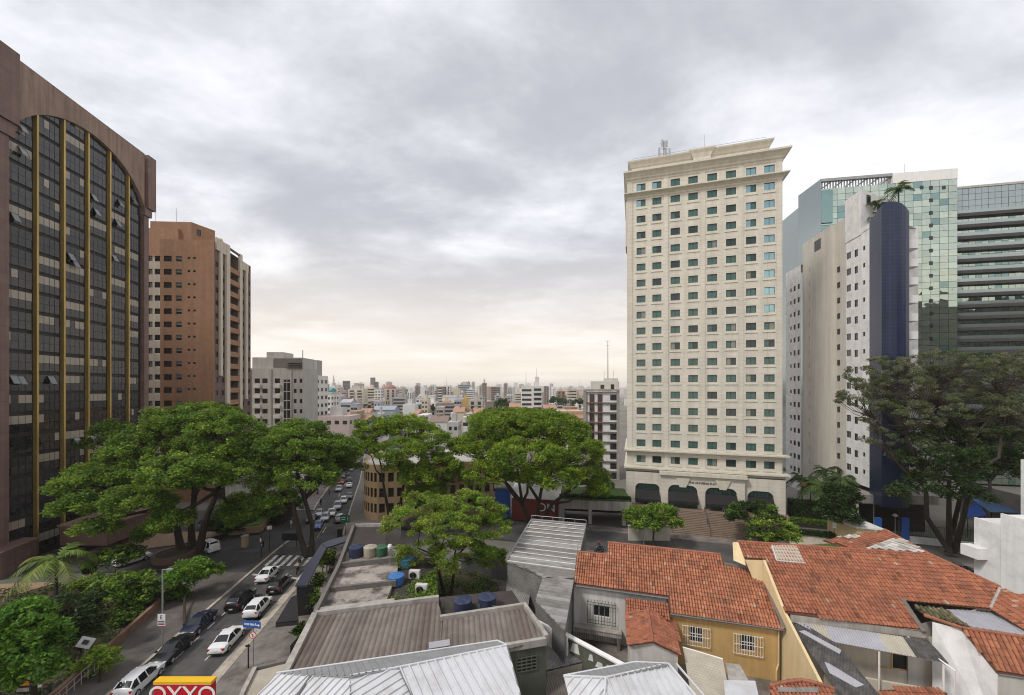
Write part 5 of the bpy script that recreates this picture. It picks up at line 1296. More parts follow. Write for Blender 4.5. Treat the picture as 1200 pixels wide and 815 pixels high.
# the dark slab across the road behind the camera, mirrored in the lower half of the glass towers
rt_ = thing('office_slab', 'dark office slab seen only mirrored in the lower panes of the glass towers', 'office tower', (215, -75, 0))
mb = MB(); mb.prism([(120, -80), (330, -80), (330, -60), (120, -60)], 0, 78); mb.build('wall', M['band_dark'], rt_)
mb = MB(); fo = Fac((330, -59.9), (120, -59.9))
for k in range(24): fo.bar(mb, 0, fo.L, 2 + k * 3.1, 3.4 + k * 3.1, 0, .15)
mb.build('window_bands', M['win'], rt_)['kind'] = 'stuff'
# ================================================================== trees and plants
def leaf_object(name, P, size, colors, parent=None, aspect=.5, up=.35):
    """P: (n,3) leaf centres; one small rhombus per leaf, coloured leaf by leaf"""
    n = len(P); off = np.array(origin(parent)) if parent else np.zeros(3)
    a = rng.normal(size=(n, 3)); a[:, 2] *= .55; a /= np.linalg.norm(a, axis=1)[:, None]
    nr = rng.normal(size=(n, 3)); nr[:, 2] = np.abs(nr[:, 2]) + up; b = np.cross(nr, a); b /= np.linalg.norm(b, axis=1)[:, None] + 1e-9
    s = size * rng.uniform(.6, 1.35, n)[:, None]
    V = np.empty((n, 4, 3)); V[:, 0] = P - a * s; V[:, 1] = P - b * s * aspect; V[:, 2] = P + a * s; V[:, 3] = P + b * s * aspect
    V = (V - off).reshape(-1, 3)
    me = bpy.data.meshes.new(name); me.vertices.add(4 * n); me.vertices.foreach_set('co', V.astype(np.float32).ravel())
    me.loops.add(4 * n); me.loops.foreach_set('vertex_index', np.arange(4 * n, dtype=np.int32))
    me.polygons.add(n); me.polygons.foreach_set('loop_start', np.arange(0, 4 * n, 4, dtype=np.int32)); me.polygons.foreach_set('loop_total', np.full(n, 4, dtype=np.int32))
    at = me.color_attributes.new('Col', 'FLOAT_COLOR', 'POINT'); c4 = np.ones((n, 4, 4), dtype=np.float32); c4[:, :, :3] = colors[:, None, :]; at.data.foreach_set('color', c4.ravel())
    me.materials.append(M['leaf']); me.update(); me.validate()
    o = bpy.data.objects.new(name, me); COL.objects.link(o)
    if parent: o.parent = parent
    return o

def tree(name, label, base, fork, clumps, pal, leaf=.26, dens=1.0, rad=.45, tuft=1.15, flat=.62, bark='bark', group=None, cat='tree', stems=None, gap=.0, limbs=True, branchy=1.0, low=-.35):
    """clumps: (centre, (rx, ry, rz)); tufts of leaves sit on each clump's shell, limbs run from the fork to each clump and on to its tufts"""
    base = Vector(base); t = thing(name, label, cat, base, group); tb = MB(); fork = Vector(fork)
    P = []; Cc_ = []
    stems = stems or [(base, fork)]
    forks = []
    for sb_, sf in stems:
        sb_ = Vector(sb_); sf = Vector(sf); mid = sb_.lerp(sf, .5) + Vector((rng.normal() * .12, rng.normal() * .12, 0)) * (sf - sb_).length * .35
        k = rad if len(stems) == 1 else rad * .75
        tb.path([sb_ - Vector((0, 0, .3)), sb_ + Vector((0, 0, .15)), sb_.lerp(mid, .5), mid, sf], [k * 1.9, k * 1.35, k * 1.05, k * .95, k * .72], 9); forks.append(sf)
    for (c, r) in clumps:
        c = Vector(c); rx, ry, rz = r
        f = min(forks, key=lambda q: (q - c).length); L_ = (c - f).length
        start = f; k0 = rad * min(.62, .25 + .035 * L_)
        if limbs:
            m1 = f.lerp(c, .35) + Vector((rng.normal() * .06, rng.normal() * .06, -.06)) * L_; m2_ = f.lerp(c, .7) + Vector((rng.normal() * .05, rng.normal() * .05, .02)) * L_
            e_ = c - Vector((0, 0, rz * .35)); tb.path([start - (m1 - start) * .06, m1, m2_, e_], [k0, k0 * .72, k0 * .5, k0 * .25], 7)
        area = (rx * ry + rx * rz + ry * rz) / 3 * 12.57
        nt_ = max(4, int(area / (tuft * tuft * 3.1) * dens * 1.3))
        d = rng.normal(size=(nt_ * 3, 3)); d /= np.linalg.norm(d, axis=1)[:, None]; d = d[d[:, 2] > low][:nt_]
        sh = rng.uniform(.62, 1.03, len(d))[:, None] ** .7
        tc_ = np.array(c) + d * sh * np.array([rx, ry, rz])
        if gap: tc_ = tc_[rng.uniform(size=len(tc_)) > gap]
        for q in tc_:
            if branchy and rng.uniform() < .5 * branchy and limbs:
                qv = Vector(q); s0 = m2_.lerp(e_, rng.uniform(0, 1)); mm = s0.lerp(qv, .55) - Vector((0, 0, .1 * (qv - s0).length)); tb.path([s0, mm, qv], [k0 * .22, k0 * .13, .012], 4)
            R_ = tuft * rng.uniform(.65, 1.25); nl = int(80 * (R_ / leaf / 4.2) ** 2 * rng.uniform(.75, 1.25)) + 6
            g = rng.normal(size=(nl, 3)); g /= np.linalg.norm(g, axis=1)[:, None]; g *= (rng.uniform(size=(nl, 1)) ** .45)
            pts = q + g * np.array([R_, R_, R_ * flat])
            col = np.array(pal[rng.integers(len(pal))]) * rng.uniform(.8, 1.22)
            cc = col[None, :] * rng.uniform(.6, 1.4, (nl, 1)) * (1 + rng.normal(size=(nl, 3)) * .06)
            P.append(pts); Cc_.append(cc)
    tb.build('trunk', M[bark], t, smooth=True)
    P = np.concatenate(P); Cc_ = np.clip(np.concatenate(Cc_), .004, .6)
    leaf_object('crown', P, leaf, Cc_, t)
    return t
def cl_(px, py, Y, rx, rz, ry=None):
    s = Y / FPX; return (PY(px, py, Y), (rx * s, (ry if ry is not None else rx * s * .8), rz * s))
G1 = [(.125, .215, .024), (.16, .255, .03), (.095, .175, .024), (.195, .285, .038)]
G2 = [(.18, .27, .022), (.215, .30, .028), (.13, .215, .022)]
GY = [(.20, .30, .034), (.24, .33, .04), (.16, .26, .03), (.21, .26, .045)]
GB = [(.11, .22, .022), (.085, .19, .022), (.13, .26, .03)]
GD = [(.035, .07, .016), (.045, .085, .02), (.03, .058, .015)]
GR = [(.06, .085, .028), (.08, .085, .035), (.045, .075, .022), (.09, .075, .04)]
GO = [(.165, .18, .095), (.14, .165, .075), (.185, .18, .11), (.115, .15, .06)]

# the great tree left of the street
b0 = PZ(222, 648, .1)
tree('street_tree', 'very large spreading tree with three thick stems in front of the dark glass tower', b0, PY(225, 585, 58), [
    cl_(262, 512, 58, 48, 30), cl_(215, 500, 60, 44, 26), cl_(170, 535, 58, 46, 30), cl_(120, 565, 54, 44, 22), cl_(97, 593, 51, 28, 16), cl_(160, 590, 52, 38, 20), cl_(215, 555, 52, 48, 26),
    cl_(270, 555, 56, 44, 30), cl_(285, 600, 60, 26, 22), cl_(130, 515, 62, 26, 22), cl_(245, 490, 64, 34, 18), cl_(200, 610, 52, 22, 14), cl_(114, 618, 51, 24, 10), cl_(180, 625, 56, 18, 10)],
    G1, leaf=.185, rad=.62, tuft=1.05, dens=1.2, group='broad street trees', stems=[(b0 + Vector((-1.2, 0, 0)), PY(200, 585, 58)), (b0 + Vector((.2, .3, 0)), PY(228, 580, 59)), (b0 + Vector((1.6, -.2, 0)), PY(255, 575, 58))])
# street tree leaning over the crossing
b0 = PZ(359, 652, .12)
tree('street_tree', 'tall dark stemmed street tree growing at the kerb by the zebra crossing', b0, PY(352, 585, 57), [
    cl_(345, 525, 58, 42, 24), cl_(385, 530, 62, 36, 22), cl_(310, 545, 58, 28, 24), cl_(360, 560, 56, 34, 20), cl_(322, 580, 57, 24, 22), cl_(400, 545, 66, 24, 16), cl_(350, 505, 62, 30, 12), cl_(310, 600, 58, 18, 14)],
    G1, leaf=.18, rad=.5, tuft=.95, dens=1.15, group='broad street trees', stems=[(b0, PY(343, 590, 57)), (b0 + Vector((.5, .4, 0)), PY(357, 585, 58))])
# airy tree before the tan building
b0 = PY(456, 606, 69); b0.z = -.4
tree('street_tree', 'light green airy tree in front of the rounded tan building', b0, PY(462, 575, 69), [
    cl_(440, 505, 70, 28, 14), cl_(475, 500, 72, 36, 13), cl_(505, 520, 70, 30, 16), cl_(470, 530, 66, 34, 16), cl_(515, 545, 68, 26, 14), cl_(490, 560, 66, 24, 12), cl_(425, 525, 68, 20, 12), cl_(500, 577, 67, 24, 11), cl_(532, 562, 68, 18, 14), cl_(466, 548, 68, 18, 10)],
    G2, leaf=.18, rad=.36, tuft=.95, dens=1.05, group='broad street trees', gap=.08, stems=[(b0, PY(448, 560, 69)), (b0 + Vector((1.5, 0, 0)), PY(475, 555, 69))])
# the umbrella tree
b0 = PZ(628, 620, 0)
tree('street_tree', 'wide umbrella shaped tree with many forking limbs behind the grey shed', b0, PY(630, 592, 70), [
    cl_(600, 502, 72, 46, 18), cl_(645, 503, 74, 44, 18), cl_(560, 525, 70, 32, 20), cl_(615, 535, 64, 44, 20), cl_(670, 530, 70, 36, 22), cl_(575, 555, 66, 30, 18), cl_(645, 560, 64, 40, 16), cl_(690, 560, 72, 22, 20), cl_(610, 490, 78, 60, 10), cl_(700, 575, 70, 14, 12)],
    G2, leaf=.185, rad=.5, tuft=1.0, dens=1.2, group='broad street trees', stems=[(b0 + Vector((-.7, 0, 0)), PY(612, 590, 69)), (b0, PY(632, 588, 70)), (b0 + Vector((.7, .3, 0)), PY(648, 590, 70))])
# yellow green tree in the yard
b0 = PZ(522, 700, .3)
tree('yard_tree', 'yellow green fine leaved tree in the yard between the roofs', b0, PY(522, 655, 46), [
    cl_(500, 598, 46, 36, 20), cl_(545, 595, 46, 36, 18), cl_(475, 615, 44, 26, 18), cl_(520, 620, 43, 40, 18), cl_(570, 620, 46, 28, 20), cl_(580, 605, 47, 20, 14), cl_(540, 650, 45, 40, 16), cl_(490, 650, 46, 26, 16), cl_(570, 655, 46, 24, 14)],
    GY, leaf=.12, rad=.24, tuft=.7, dens=.85, gap=.22, flat=.5, bark='bark_grey', stems=[(b0, PY(512, 652, 46)), (b0 + Vector((.6, .2, 0)), PY(532, 655, 46))])
# small tree by the hotel steps
b0 = PZ(766, 646, 0)
tree('small_tree', 'small bright green tree at the foot of the hotel steps', b0, PY(766, 618, 61), [cl_(750, 605, 62, 18, 12), cl_(775, 600, 62, 18, 10), cl_(785, 612, 61, 14, 10), cl_(760, 615, 60, 16, 9)], G1, leaf=.19, rad=.16, tuft=.75, dens=1.1, bark='bark_grey')
# shrubs right of the steps
b0 = PZ(905, 652, .2)
tree('small_tree', 'bushy light green tree behind the yellow gable wall', b0, PY(905, 635, 56), [cl_(905, 620, 56, 24, 16), cl_(890, 630, 55, 16, 12), cl_(920, 630, 55, 14, 12)], GY[:2] + GR[:1], leaf=.17, rad=.14, tuft=.7, dens=1.2)
b0 = PZ(875, 618, 1.2)
tree('shrub', 'dark rounded shrub beside the right end of the hotel steps', b0, PY(878, 607, 64), [cl_(875, 600, 64, 20, 11), cl_(893, 598, 65, 14, 9), cl_(862, 606, 63, 9, 7)], GD + G1[:1], leaf=.18, rad=.1, tuft=.7, dens=1.4, cat='shrub')
# sparse brownish giant at right
b0 = PZ(1112, 646, .8)
tree('rain_tree', 'huge sparse olive tree with twisting dark limbs before the blue tiled tower', b0, PY(1110, 590, 55), [
    cl_(1040, 445, 56, 44, 26), cl_(1100, 430, 58, 50, 20), cl_(1165, 440, 56, 46, 24), cl_(1010, 470, 56, 30, 22), cl_(1060, 490, 54, 40, 24), cl_(1130, 480, 56, 50, 24), cl_(1195, 480, 54, 36, 24), cl_(1085, 460, 60, 60, 30), cl_(1150, 510, 58, 50, 26), cl_(1030, 515, 55, 22, 14), cl_(1195, 430, 60, 40, 22)],
    GO, leaf=.10, rad=.42, tuft=.60, dens=.34, gap=.2, bark='bark_grey', flat=.6, branchy=1.6, group='great tree at the right', stems=[(b0, PY(1085, 570, 55)), (b0 + Vector((.4, .3, 0)), PY(1112, 560, 56)), (b0 + Vector((.9, 0, 0)), PY(1140, 555, 55))])
b0 = PZ(1125, 632, .8) + Vector((1.5, 2.5, 0))
tree('evergreen_tree', 'dense dark green tree tucked under the huge sparse olive tree', b0, PY(1130, 560, 60), [cl_(1110, 520, 58, 34, 24), cl_(1150, 530, 59, 34, 26), cl_(1185, 555, 58, 26, 22), cl_(1080, 500, 60, 22, 16), cl_(1125, 500, 60, 26, 16), cl_(1100, 560, 54, 30, 14), cl_(1075, 575, 52, 28, 9), cl_(1130, 580, 53, 24, 10), cl_(1060, 540, 57, 20, 16), cl_(1150, 500, 57, 34, 20), cl_(1090, 535, 53, 26, 20), cl_(1130, 545, 53, 26, 18)], GD + GO[3:], leaf=.19, rad=.3, tuft=1.0, dens=.62, gap=.18)
# trees far right behind the blue canopy
b0 = PY(1160, 600, 72); b0.z = .5
tree('evergreen_tree', 'dark leafy tree behind the blue awning by the grey wall', b0, PY(1160, 565, 72), [cl_(1165, 545, 73, 30, 20), cl_(1190, 530, 74, 24, 20), cl_(1140, 555, 72, 18, 14)], GD, leaf=.26, rad=.3, tuft=1.2, dens=.9)
# lower left garden
b0 = PZ(40, 830, .1)
tree('garden_tree', 'bright green bushy tree in the garden at the bottom of the street wall', b0, PY(32, 780, 30), [cl_(20, 735, 30, 34, 26), cl_(50, 750, 30, 24, 24), cl_(10, 775, 29, 36, 26), cl_(45, 785, 29, 24, 20), cl_(-15, 755, 30, 34, 36), cl_(28, 718, 31, 22, 14)], GB, leaf=.17, rad=.2, tuft=.62, dens=1.25, flat=.6, group='garden trees behind the retaining wall')
b0 = PZ(95, 790, .1)
tree('garden_tree', 'dull reddish green tree between the bright bushy tree and the dense green one', b0, PY(95, 750, 36), [cl_(82, 712, 37, 26, 15), cl_(104, 720, 37, 20, 15), cl_(72, 742, 36, 22, 15), cl_(96, 748, 36, 20, 13)], GR + GD, leaf=.15, rad=.18, tuft=.65, dens=1.1, gap=.1, group='garden trees behind the retaining wall')
b0 = PZ(140, 748, .1)
tree('garden_tree', 'dense mid green tree leaning over the retaining wall near the bus stop pole', b0, PY(150, 725, 43), [cl_(145, 688, 44, 32, 13), cl_(165, 698, 44, 18, 14), cl_(135, 708, 43, 26, 15), cl_(148, 724, 42, 18, 11), cl_(108, 686, 46, 20, 10)], G1 + GD[:1], leaf=.2, rad=.2, tuft=.75, dens=1.25, group='garden trees behind the retaining wall')
b0 = PZ(217, 735, .11)
tree('pavement_tree', 'small round topped green tree on the left pavement', b0, PY(217, 690, 46.5), [cl_(225, 668, 47, 24, 13), cl_(210, 680, 46, 18, 14), cl_(245, 672, 47, 16, 10), cl_(205, 700, 46, 13, 10)], GB[1:] + G1[:1], leaf=.18, rad=.13, tuft=.7, dens=1.2)
b0 = PZ(117, 800, .1)
tree('garden_shrub', 'yellow green shrub at the foot of the garden railing', b0, PY(117, 785, 34), [cl_(118, 770, 34, 16, 8), cl_(105, 780, 34, 14, 6), cl_(128, 778, 34, 8, 6)], GY[:2] + G1[3:], leaf=.14, rad=.06, tuft=.5, dens=1.5, cat='shrub')
b0 = PZ(135, 690, .1)
tree('garden_shrub', 'loose green shrub half hiding the white car on the forecourt', b0, PY(135, 670, 51), [cl_(138, 652, 51, 22, 11), cl_(118, 662, 50, 14, 8), cl_(158, 650, 52, 12, 7)], G1 + GD[:1], leaf=.2, rad=.09, tuft=.7, dens=1.2, gap=.15, cat='shrub')
b0 = PZ(290, 640, .1)
tree('garden_shrub', 'dark rounded bushes in the raised bed beyond the white van', PY(272, 628, 67), PY(272, 622, 67), [cl_(270, 618, 67, 14, 9), cl_(285, 612, 70, 16, 6), cl_(258, 610, 72, 18, 5)], GD + GB[:1], leaf=.2, rad=.08, tuft=.7, dens=1.5, cat='shrub', limbs=False)
# dark planting along the left of the far street
for i, (lab, px, py, Y, rx, rz) in enumerate((('dark tree shading the left kerb behind the crossing tree', 330, 590, 74, 22, 16), ('dark green tree over the far left pavement', 372, 560, 100, 14, 12), ('green tree overhanging the far bend of the street', 395, 545, 130, 14, 8))):
    b0 = PY(px, py, Y); b0.z = hz_(Y)
    tree('pavement_tree', lab, b0, PY(px, py + rz * .8, Y), [cl_(px - rx * .4, py, Y, rx * .7, rz), cl_(px + rx * .4, py + 2, Y, rx * .7, rz * .8)], GD + G1[2:3], leaf=.26, rad=.2, tuft=1.0, dens=1.1)
# small distant trees between the city blocks
for i, (lab, px, py, Y, rx, rz) in enumerate((('round dark tree left of the tall white tower pair', 588, 474, 270, 8, 7), ('dark tree beside the pale pink house', 577, 484, 225, 8, 5), ('low dark tree in front of the round dark tree', 567, 486, 205, 7, 5), ('long green tree clump left of the cream block', 652, 470, 330, 10, 4), ('small green tree left of the striped block', 668, 472, 335, 5, 3), ('green tree touching the striped block', 679, 471, 320, 5, 4), ('green tree beside the small pink house', 431, 478, 330, 7, 4), ('green trees in front of the slim red tower', 498, 478, 310, 10, 3))):
    b0 = PY(px, py, Y); b0.z = hz_(Y)
    tree('city_tree', lab, b0, PY(px, py + rz, Y), [cl_(px, py, Y, rx, rz), cl_(px + rx * .5, py + 1, Y, rx * .6, rz * .8)], GD + G1[2:3], leaf=.7, rad=.4, tuft=1.8, dens=1.1, group='trees among the distant buildings')

# palms
def palm(name, label, base, h, nf, L_, pal, trunk=.14, group=None, lean=(0, 0), cat='palm', droop=1.0, smat='bark_grey'):
    base = Vector(base); t = thing(name, label, cat, base, group); tb = MB(); top = base + Vector((lean[0], lean[1], h))
    tb.path([base, base.lerp(top, .5) + Vector((lean[0] * -.1, 0, 0)), top], [trunk * 1.3, trunk, trunk * .8], 7); tb.build('trunk', M[smat], t, smooth=True)
    m2 = MB()
    for k in range(nf):
        a = 2 * math.pi * k / nf + rng.normal() * .2; el = rng.uniform(.15, 1.15); Lk = L_ * rng.uniform(.8, 1.15)
        col = np.array(pal[rng.integers(len(pal))]) * rng.uniform(.75, 1.3); pts = []
        for s in range(8):
            q = s / 7; hd = Lk * (q - .12 * q * q); vz = Lk * (math.sin(el) * q - droop * (.55 + .4 * math.cos(el)) * q * q); pts.append(top + Vector((math.cos(a) * hd * math.cos(el * .6), math.sin(a) * hd * math.cos(el * .6), vz)))
        side = Vector((-math.sin(a), math.cos(a), 0))
        for s in range(7):
            for sub in (0, .5):
                p = pts[s].lerp(pts[s + 1], sub); d = (pts[s + 1] - pts[s]).normalized(); ll = Lk * .27 * math.sin(math.pi * min(.97, (s + sub + .7) / 8)) + .06
                for sg in (-1, 1):
                    e = p + side * sg * ll * .75 + d * ll * .55 - Vector((0, 0, ll * rng.uniform(.2, .5))); w = d * .07 * max(1, Lk / 2)
                    cc = tuple(col * rng.uniform(.8, 1.25)); m2.face([p - w, e - w * .2, e + w * .2, p + w], 0, cc)
    m2.build('fronds', M['leaf'], t); return t
PG = [(.055, .10, .022), (.08, .13, .03), (.04, .075, .02)]
b0 = PZ(66, 700, .1); palm('garden_palm', 'feathery palm standing before the granite canopy of the dark tower', b0, 4.4, 17, 4.4, [(.15, .21, .04), (.11, .17, .035), (.20, .24, .06)], .15)
hp = [(950, 590, 74, 4.5), (962, 588, 70, 5.2), (975, 585, 68, 5.6), (940, 590, 76, 5.0), (985, 583, 70, 6.4), (968, 575, 74, 7.2)]
for i, (px, py, Y, h) in enumerate(hp):
    b0 = PY(px, py, Y); b0.z = 2.2
    lab = ['bushy palm with yellowing fronds nearest the hotel corner', 'low bushy palm in the middle of the clump beside the hotel', 'arching palm in front of the white flank wall', 'dark palm squeezed against the hotel side', 'palm leaning on the white wall with small windows', 'tallest palm of the clump between hotel and white tower'][i]
    palm('hotel_palm', lab, b0, h, 16, 3.6, PG + ([(.16, .12, .04)] if i == 0 else []), .12, 'palms between the hotel and the white tower')
for i, (px, py, Y, h, lab) in enumerate(((1053, 240, 69, 4.0, 'tall roof palm behind the rounded blue corner'), (1029, 248, 68, 2.6, 'middle roof palm on the white tower beside the lift house'), (1016, 262, 70, 1.6, 'low roof palm at the edge of the white tower'), (1040, 252, 70, 2.2, 'bushy roof palm against the blue tiled corner'))):
    b0 = PY(px, py, Y); palm('roof_palm', lab, Vector((b0.x, b0.y, zW - .6)), b0.z - zW + (3.2 if i == 0 else 1.6), 14, 2.6 if i else 3.0, PG + [(.12, .12, .05)], .13, 'palms on the roof of the white tower')
b0 = PZ(1076, 640, .6); palm('garden_palm', 'single slim palm in front of the concrete canopy', Vector((b0.x, b0.y + 3, .6)), 8.4, 14, 3.4, PG, .11)

# hedges and clipped shrubs by the hotel drive
def hedge(label, a, b, w, h, pal=GD, z0=.3, leaf=.13, name='hedge', group=None, n=None):
    a = Vector(a); b = Vector(b); t = thing(name, label, 'hedge', (a + b) / 2, group); d = (b - a); L_ = d.length; u = d / L_; s = Vector((-u.y, u.x, 0))
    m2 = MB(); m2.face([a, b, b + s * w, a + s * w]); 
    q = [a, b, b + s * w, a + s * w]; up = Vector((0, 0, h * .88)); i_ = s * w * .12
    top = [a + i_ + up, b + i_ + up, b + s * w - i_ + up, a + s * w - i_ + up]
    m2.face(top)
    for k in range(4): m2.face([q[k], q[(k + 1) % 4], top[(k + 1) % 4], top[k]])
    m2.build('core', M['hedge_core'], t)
    n = n or int(L_ * (w + 2 * h) * 90); P = []
    for _ in range(n):
        f = rng.uniform(); x = rng.uniform(0, L_)
        if f < .45: p = a + u * x + s * rng.uniform(0, w) + Vector((0, 0, h * rng.uniform(.86, 1.03)))
        elif f < .9: p = a + u * x + s * (rng.normal() * .06) + Vector((0, 0, rng.uniform(0, h)))
        else: p = a + u * (0 if rng.uniform() < .5 else L_) + s * rng.uniform(0, w) + Vector((0, 0, rng.uniform(0, h)))
        P.append(p)
    P = np.array(P) + rng.normal(size=(n, 3)) * .05; pal = np.array(pal); cc = pal[rng.integers(len(pal), size=n)] * rng.uniform(.7, 1.3, (n, 1))
    leaf_object('foliage', P, leaf, cc, t); return t
A = PZ(926, 606, 1.5); B = PZ(970, 610, 1.5); hedge('tall clipped dark hedge right of the hotel corner', A, B, 1.6, 3.0)
A = PZ(925, 612, 1.2); B = PZ(975, 618, 1.2); hedge('low light green hedge in front of the tall clipped hedge', A, B, 1.0, .8, G1)
A = PZ(928, 626, .6); B = PZ(985, 632, .6); hedge('low dark hedge edging the pale drive', A, B, .8, .8)
A = PZ(655, 588, 5.2); a_ = GG.pt(.2, gz2(587.5), -.4); b_ = GG.pt(GG.L - .2, gz2(587.5), -.4); hedge('trailing hedge along the edge of the car park roof', a_, b_, .9, .8, GD)
tree('bush_tree', 'big dark round bush beside the white tower pillar', PZ(985, 622, 1.0), PY(985, 605, 62), [cl_(985, 585, 62, 18, 20), cl_(990, 605, 61, 16, 14), cl_(972, 600, 63, 14, 14)], GD, leaf=.2, rad=.15, tuft=.8, dens=1.5, cat='bush')
tag((lambda m_: (m_.prism([tuple(PZ(925, 628, .4))[:2], tuple(PZ(985, 632, .4))[:2], tuple(PZ(985, 636, .4))[:2], tuple(PZ(925, 640, .4))[:2]], .02, .4), m_.build('drive', M['kerb']))[1])(MB()), kind='structure')
tag((lambda m_: (m_.prism([tuple(PZ(915, 641, .3))[:2], tuple(PZ(985, 637, .3))[:2], tuple(PZ(985, 648, .3))[:2], tuple(PZ(915, 655, .3))[:2]], .02, .3), m_.build('lawn', M['lawn']))[1])(MB()), kind='structure')
tag((lambda m_: (m_.prism([(PY(700, 0, 82).x, 82), (P0.x - 2, 80), (P0.x - 2, 95), (PY(690, 0, 95).x, 95)], 2, 5.6), m_.build('terrace_lawn', M['lawn']))[1])(MB()), kind='structure')
# ground cover in the garden and the yard
def cover(label, poly, n, pal, leaf, h=.5, name='ground_cover'):
    xs_ = [p[0] for p in poly]; ys_ = [p[1] for p in poly]; P = []
    def ins(x, y):
        c = False; j = len(poly) - 1
        for i in range(len(poly)):
            if (poly[i][1] > y) != (poly[j][1] > y) and x < (poly[j][0] - poly[i][0]) * (y - poly[i][1]) / (poly[j][1] - poly[i][1]) + poly[i][0]: c = not c
            j = i
        return c
    while len(P) < n:
        x, y = rng.uniform(min(xs_), max(xs_)), rng.uniform(min(ys_), max(ys_))
        if ins(x, y) and (math.sin(x * 1.3) + math.sin(y * 1.7 + x) + rng.normal() * .8 > -.4): P.append((x, y, rng.uniform(0.02, h)))
    P = np.array(P); pal = np.array(pal); cc = pal[rng.integers(len(pal), size=n)] * rng.uniform(.6, 1.3, (n, 1))
    return tag(leaf_object(name, P, leaf, cc), label, 'plants', kind='stuff')
gpoly = [(-35.4, 25), (-47, 25), (-58, 40), (-66, 48), (-47, 51), (-42.2, 49), (-40.2, 43), (-37, 32)]
tag((lambda m_: (m_.prism(gpoly, .0, .06), m_.build('garden_soil', M['soil']))[1])(MB()), kind='structure')
cover('ragged low planting under the garden trees', gpoly, 9000, GD + G1[:1], .16, .7)
ypoly = [(-13, 38), (-9.5, 36.5), (0, 38), (-.5, 44), (-2, 50), (-9, 55), (-13, 48)]
tag((lambda m_: (m_.prism(ypoly, .0, .3), m_.build('yard_soil', M['soil']))[1])(MB()), kind='structure')
o_ = cover('weeds and creepers in the yard between the roofs', ypoly, 7000, G1 + GY[:1] + GD, .12, .6)
o_.location.z = .3
# ================================================================== roofs and houses in the foreground
class Plane:
    def __init__(s, a, b, c):
        s.a = Vector(a); s.n = (Vector(b) - s.a).cross(Vector(c) - s.a).normalized()
        if s.n.z < 0: s.n = -s.n
        d = Vector((0, 0, -1)); s.v = (d - s.n * d.dot(s.n)).normalized() if abs(s.n.z) < .9999 else Vector((0, -1, 0)); s.u = s.v.cross(s.n).normalized()
    def __call__(s, px, py, up=0.0):
        d = Vector(((px - 600) / FPX, 1, (Y0 - py) / FPX)); o = Vector((0, 0, HC)); q = s.a + s.n * up
        return o + d * ((q - o).dot(s.n) / d.dot(s.n))
    def z(s, x, y): return s.a.z - (s.n.x * (x - s.a.x) + s.n.y * (y - s.a.y)) / s.n.z
def inpoly(pts, x, y):
    c = False; j = len(pts) - 1
    for i in range(len(pts)):
        (xi, yi), (xj, yj) = pts[i], pts[j]
        if (yi > y) != (yj > y) and x < (xj - xi) * (y - yi) / (yj - yi) + xi: c = not c
        j = i
    return c
TP = [(.385, .150, .078), (.36, .135, .070), (.41, .165, .088), (.34, .125, .066), (.395, .155, .085), (.43, .185, .105)]
TP2 = [(.345, .128, .070), (.32, .115, .064), (.365, .142, .080), (.295, .105, .058), (.355, .134, .076)]
M['ridge'] = mat('ridge_tile', (.33, .125, .075), .85, .3, 3.0, dirt=(.12, .075, .055), dscale=1.5, damt=.6)
def tile_roof(parent, pl, poly, tw=.24, tl=.40, pal=TP, name='roof', udir=None, seed=1):
    poly = [Vector(p) for p in poly]; r_ = random.Random(seed); O = poly[0]; u, v, n = pl.u, pl.v, pl.n
    q = [((p - O).dot(u), (p - O).dot(v)) for p in poly]; mb = MB()
    mb.c = []
    mb.face([p - n * .02 for p in poly], 0, (.11, .045, .03)); mb.face([p - n * .12 for p in poly], 0, (.15, .07, .05))
    for i in range(len(poly)): mb.face([poly[i] - n * .12, poly[(i + 1) % len(poly)] - n * .12, poly[(i + 1) % len(poly)] - n * .02, poly[i] - n * .02], 0, (.2, .09, .055))
    u0, u1 = min(a for a, _ in q), max(a for a, _ in q); v0, v1 = min(b for _, b in q), max(b for _, b in q)
    nu = int((u1 - u0) / tw) + 1; nv = int((v1 - v0) / tl) + 1
    for j in range(nv):
        for i in range(nu):
            uc = u0 + (i + .5) * tw; vc = v0 + (j + .5) * tl
            if not inpoly(q, uc, vc): continue
            col = r_.choice(pal); k = r_.uniform(.88, 1.1)
            if r_.random() < .03: k *= .55
            if r_.random() < .008: col = (.42, .28, .20)
            col = tuple(c * k for c in col); du = r_.uniform(-.012, .012); lift = r_.uniform(0, .014)
            for (a, ha), (b, hb) in (((-.46, .0), (-.24, .085)), ((-.24, .085), (.20, .085)), ((.20, .085), (.42, .0))):
                A = O + u * (uc + a * tw + du) + v * (vc - tl * .52) + n * (ha + .0); B = O + u * (uc + b * tw + du) + v * (vc - tl * .52) + n * (hb + .0)
                C = O + u * (uc + b * tw + du) + v * (vc + tl * .54) + n * (hb + .045 + lift); D = O + u * (uc + a * tw + du) + v * (vc + tl * .54) + n * (ha + .045 + lift)
                mb.face([D, C, B, A], 0, col)
            L0 = O + u * (uc - .25 * tw + du) + v * (vc + tl * .54) + n * (.13 + lift); L1 = O + u * (uc + .22 * tw + du) + v * (vc + tl * .54) + n * (.13 + lift)
            mb.face([L0 - n * .10, L1 - n * .10, L1, L0], 0, tuple(c * .8 for c in col))
    return mb.build(name, M['tile'], parent)
def ridge_cap(parent, pts, r=.15, m='ridge', name='ridge_cap'):
    mb = MB()
    for a, b in zip(pts, pts[1:]):
        a = Vector(a); b = Vector(b); L_ = (b - a).length; n = max(1, int(L_ / .42))
        for i in range(n): mb.tube(a.lerp(b, i / n) + Vector((0, 0, .012 * (i % 2))), a.lerp(b, (i + 1.06) / n), r, r * .86, 7)
    return mb.build(name, M[m], parent)
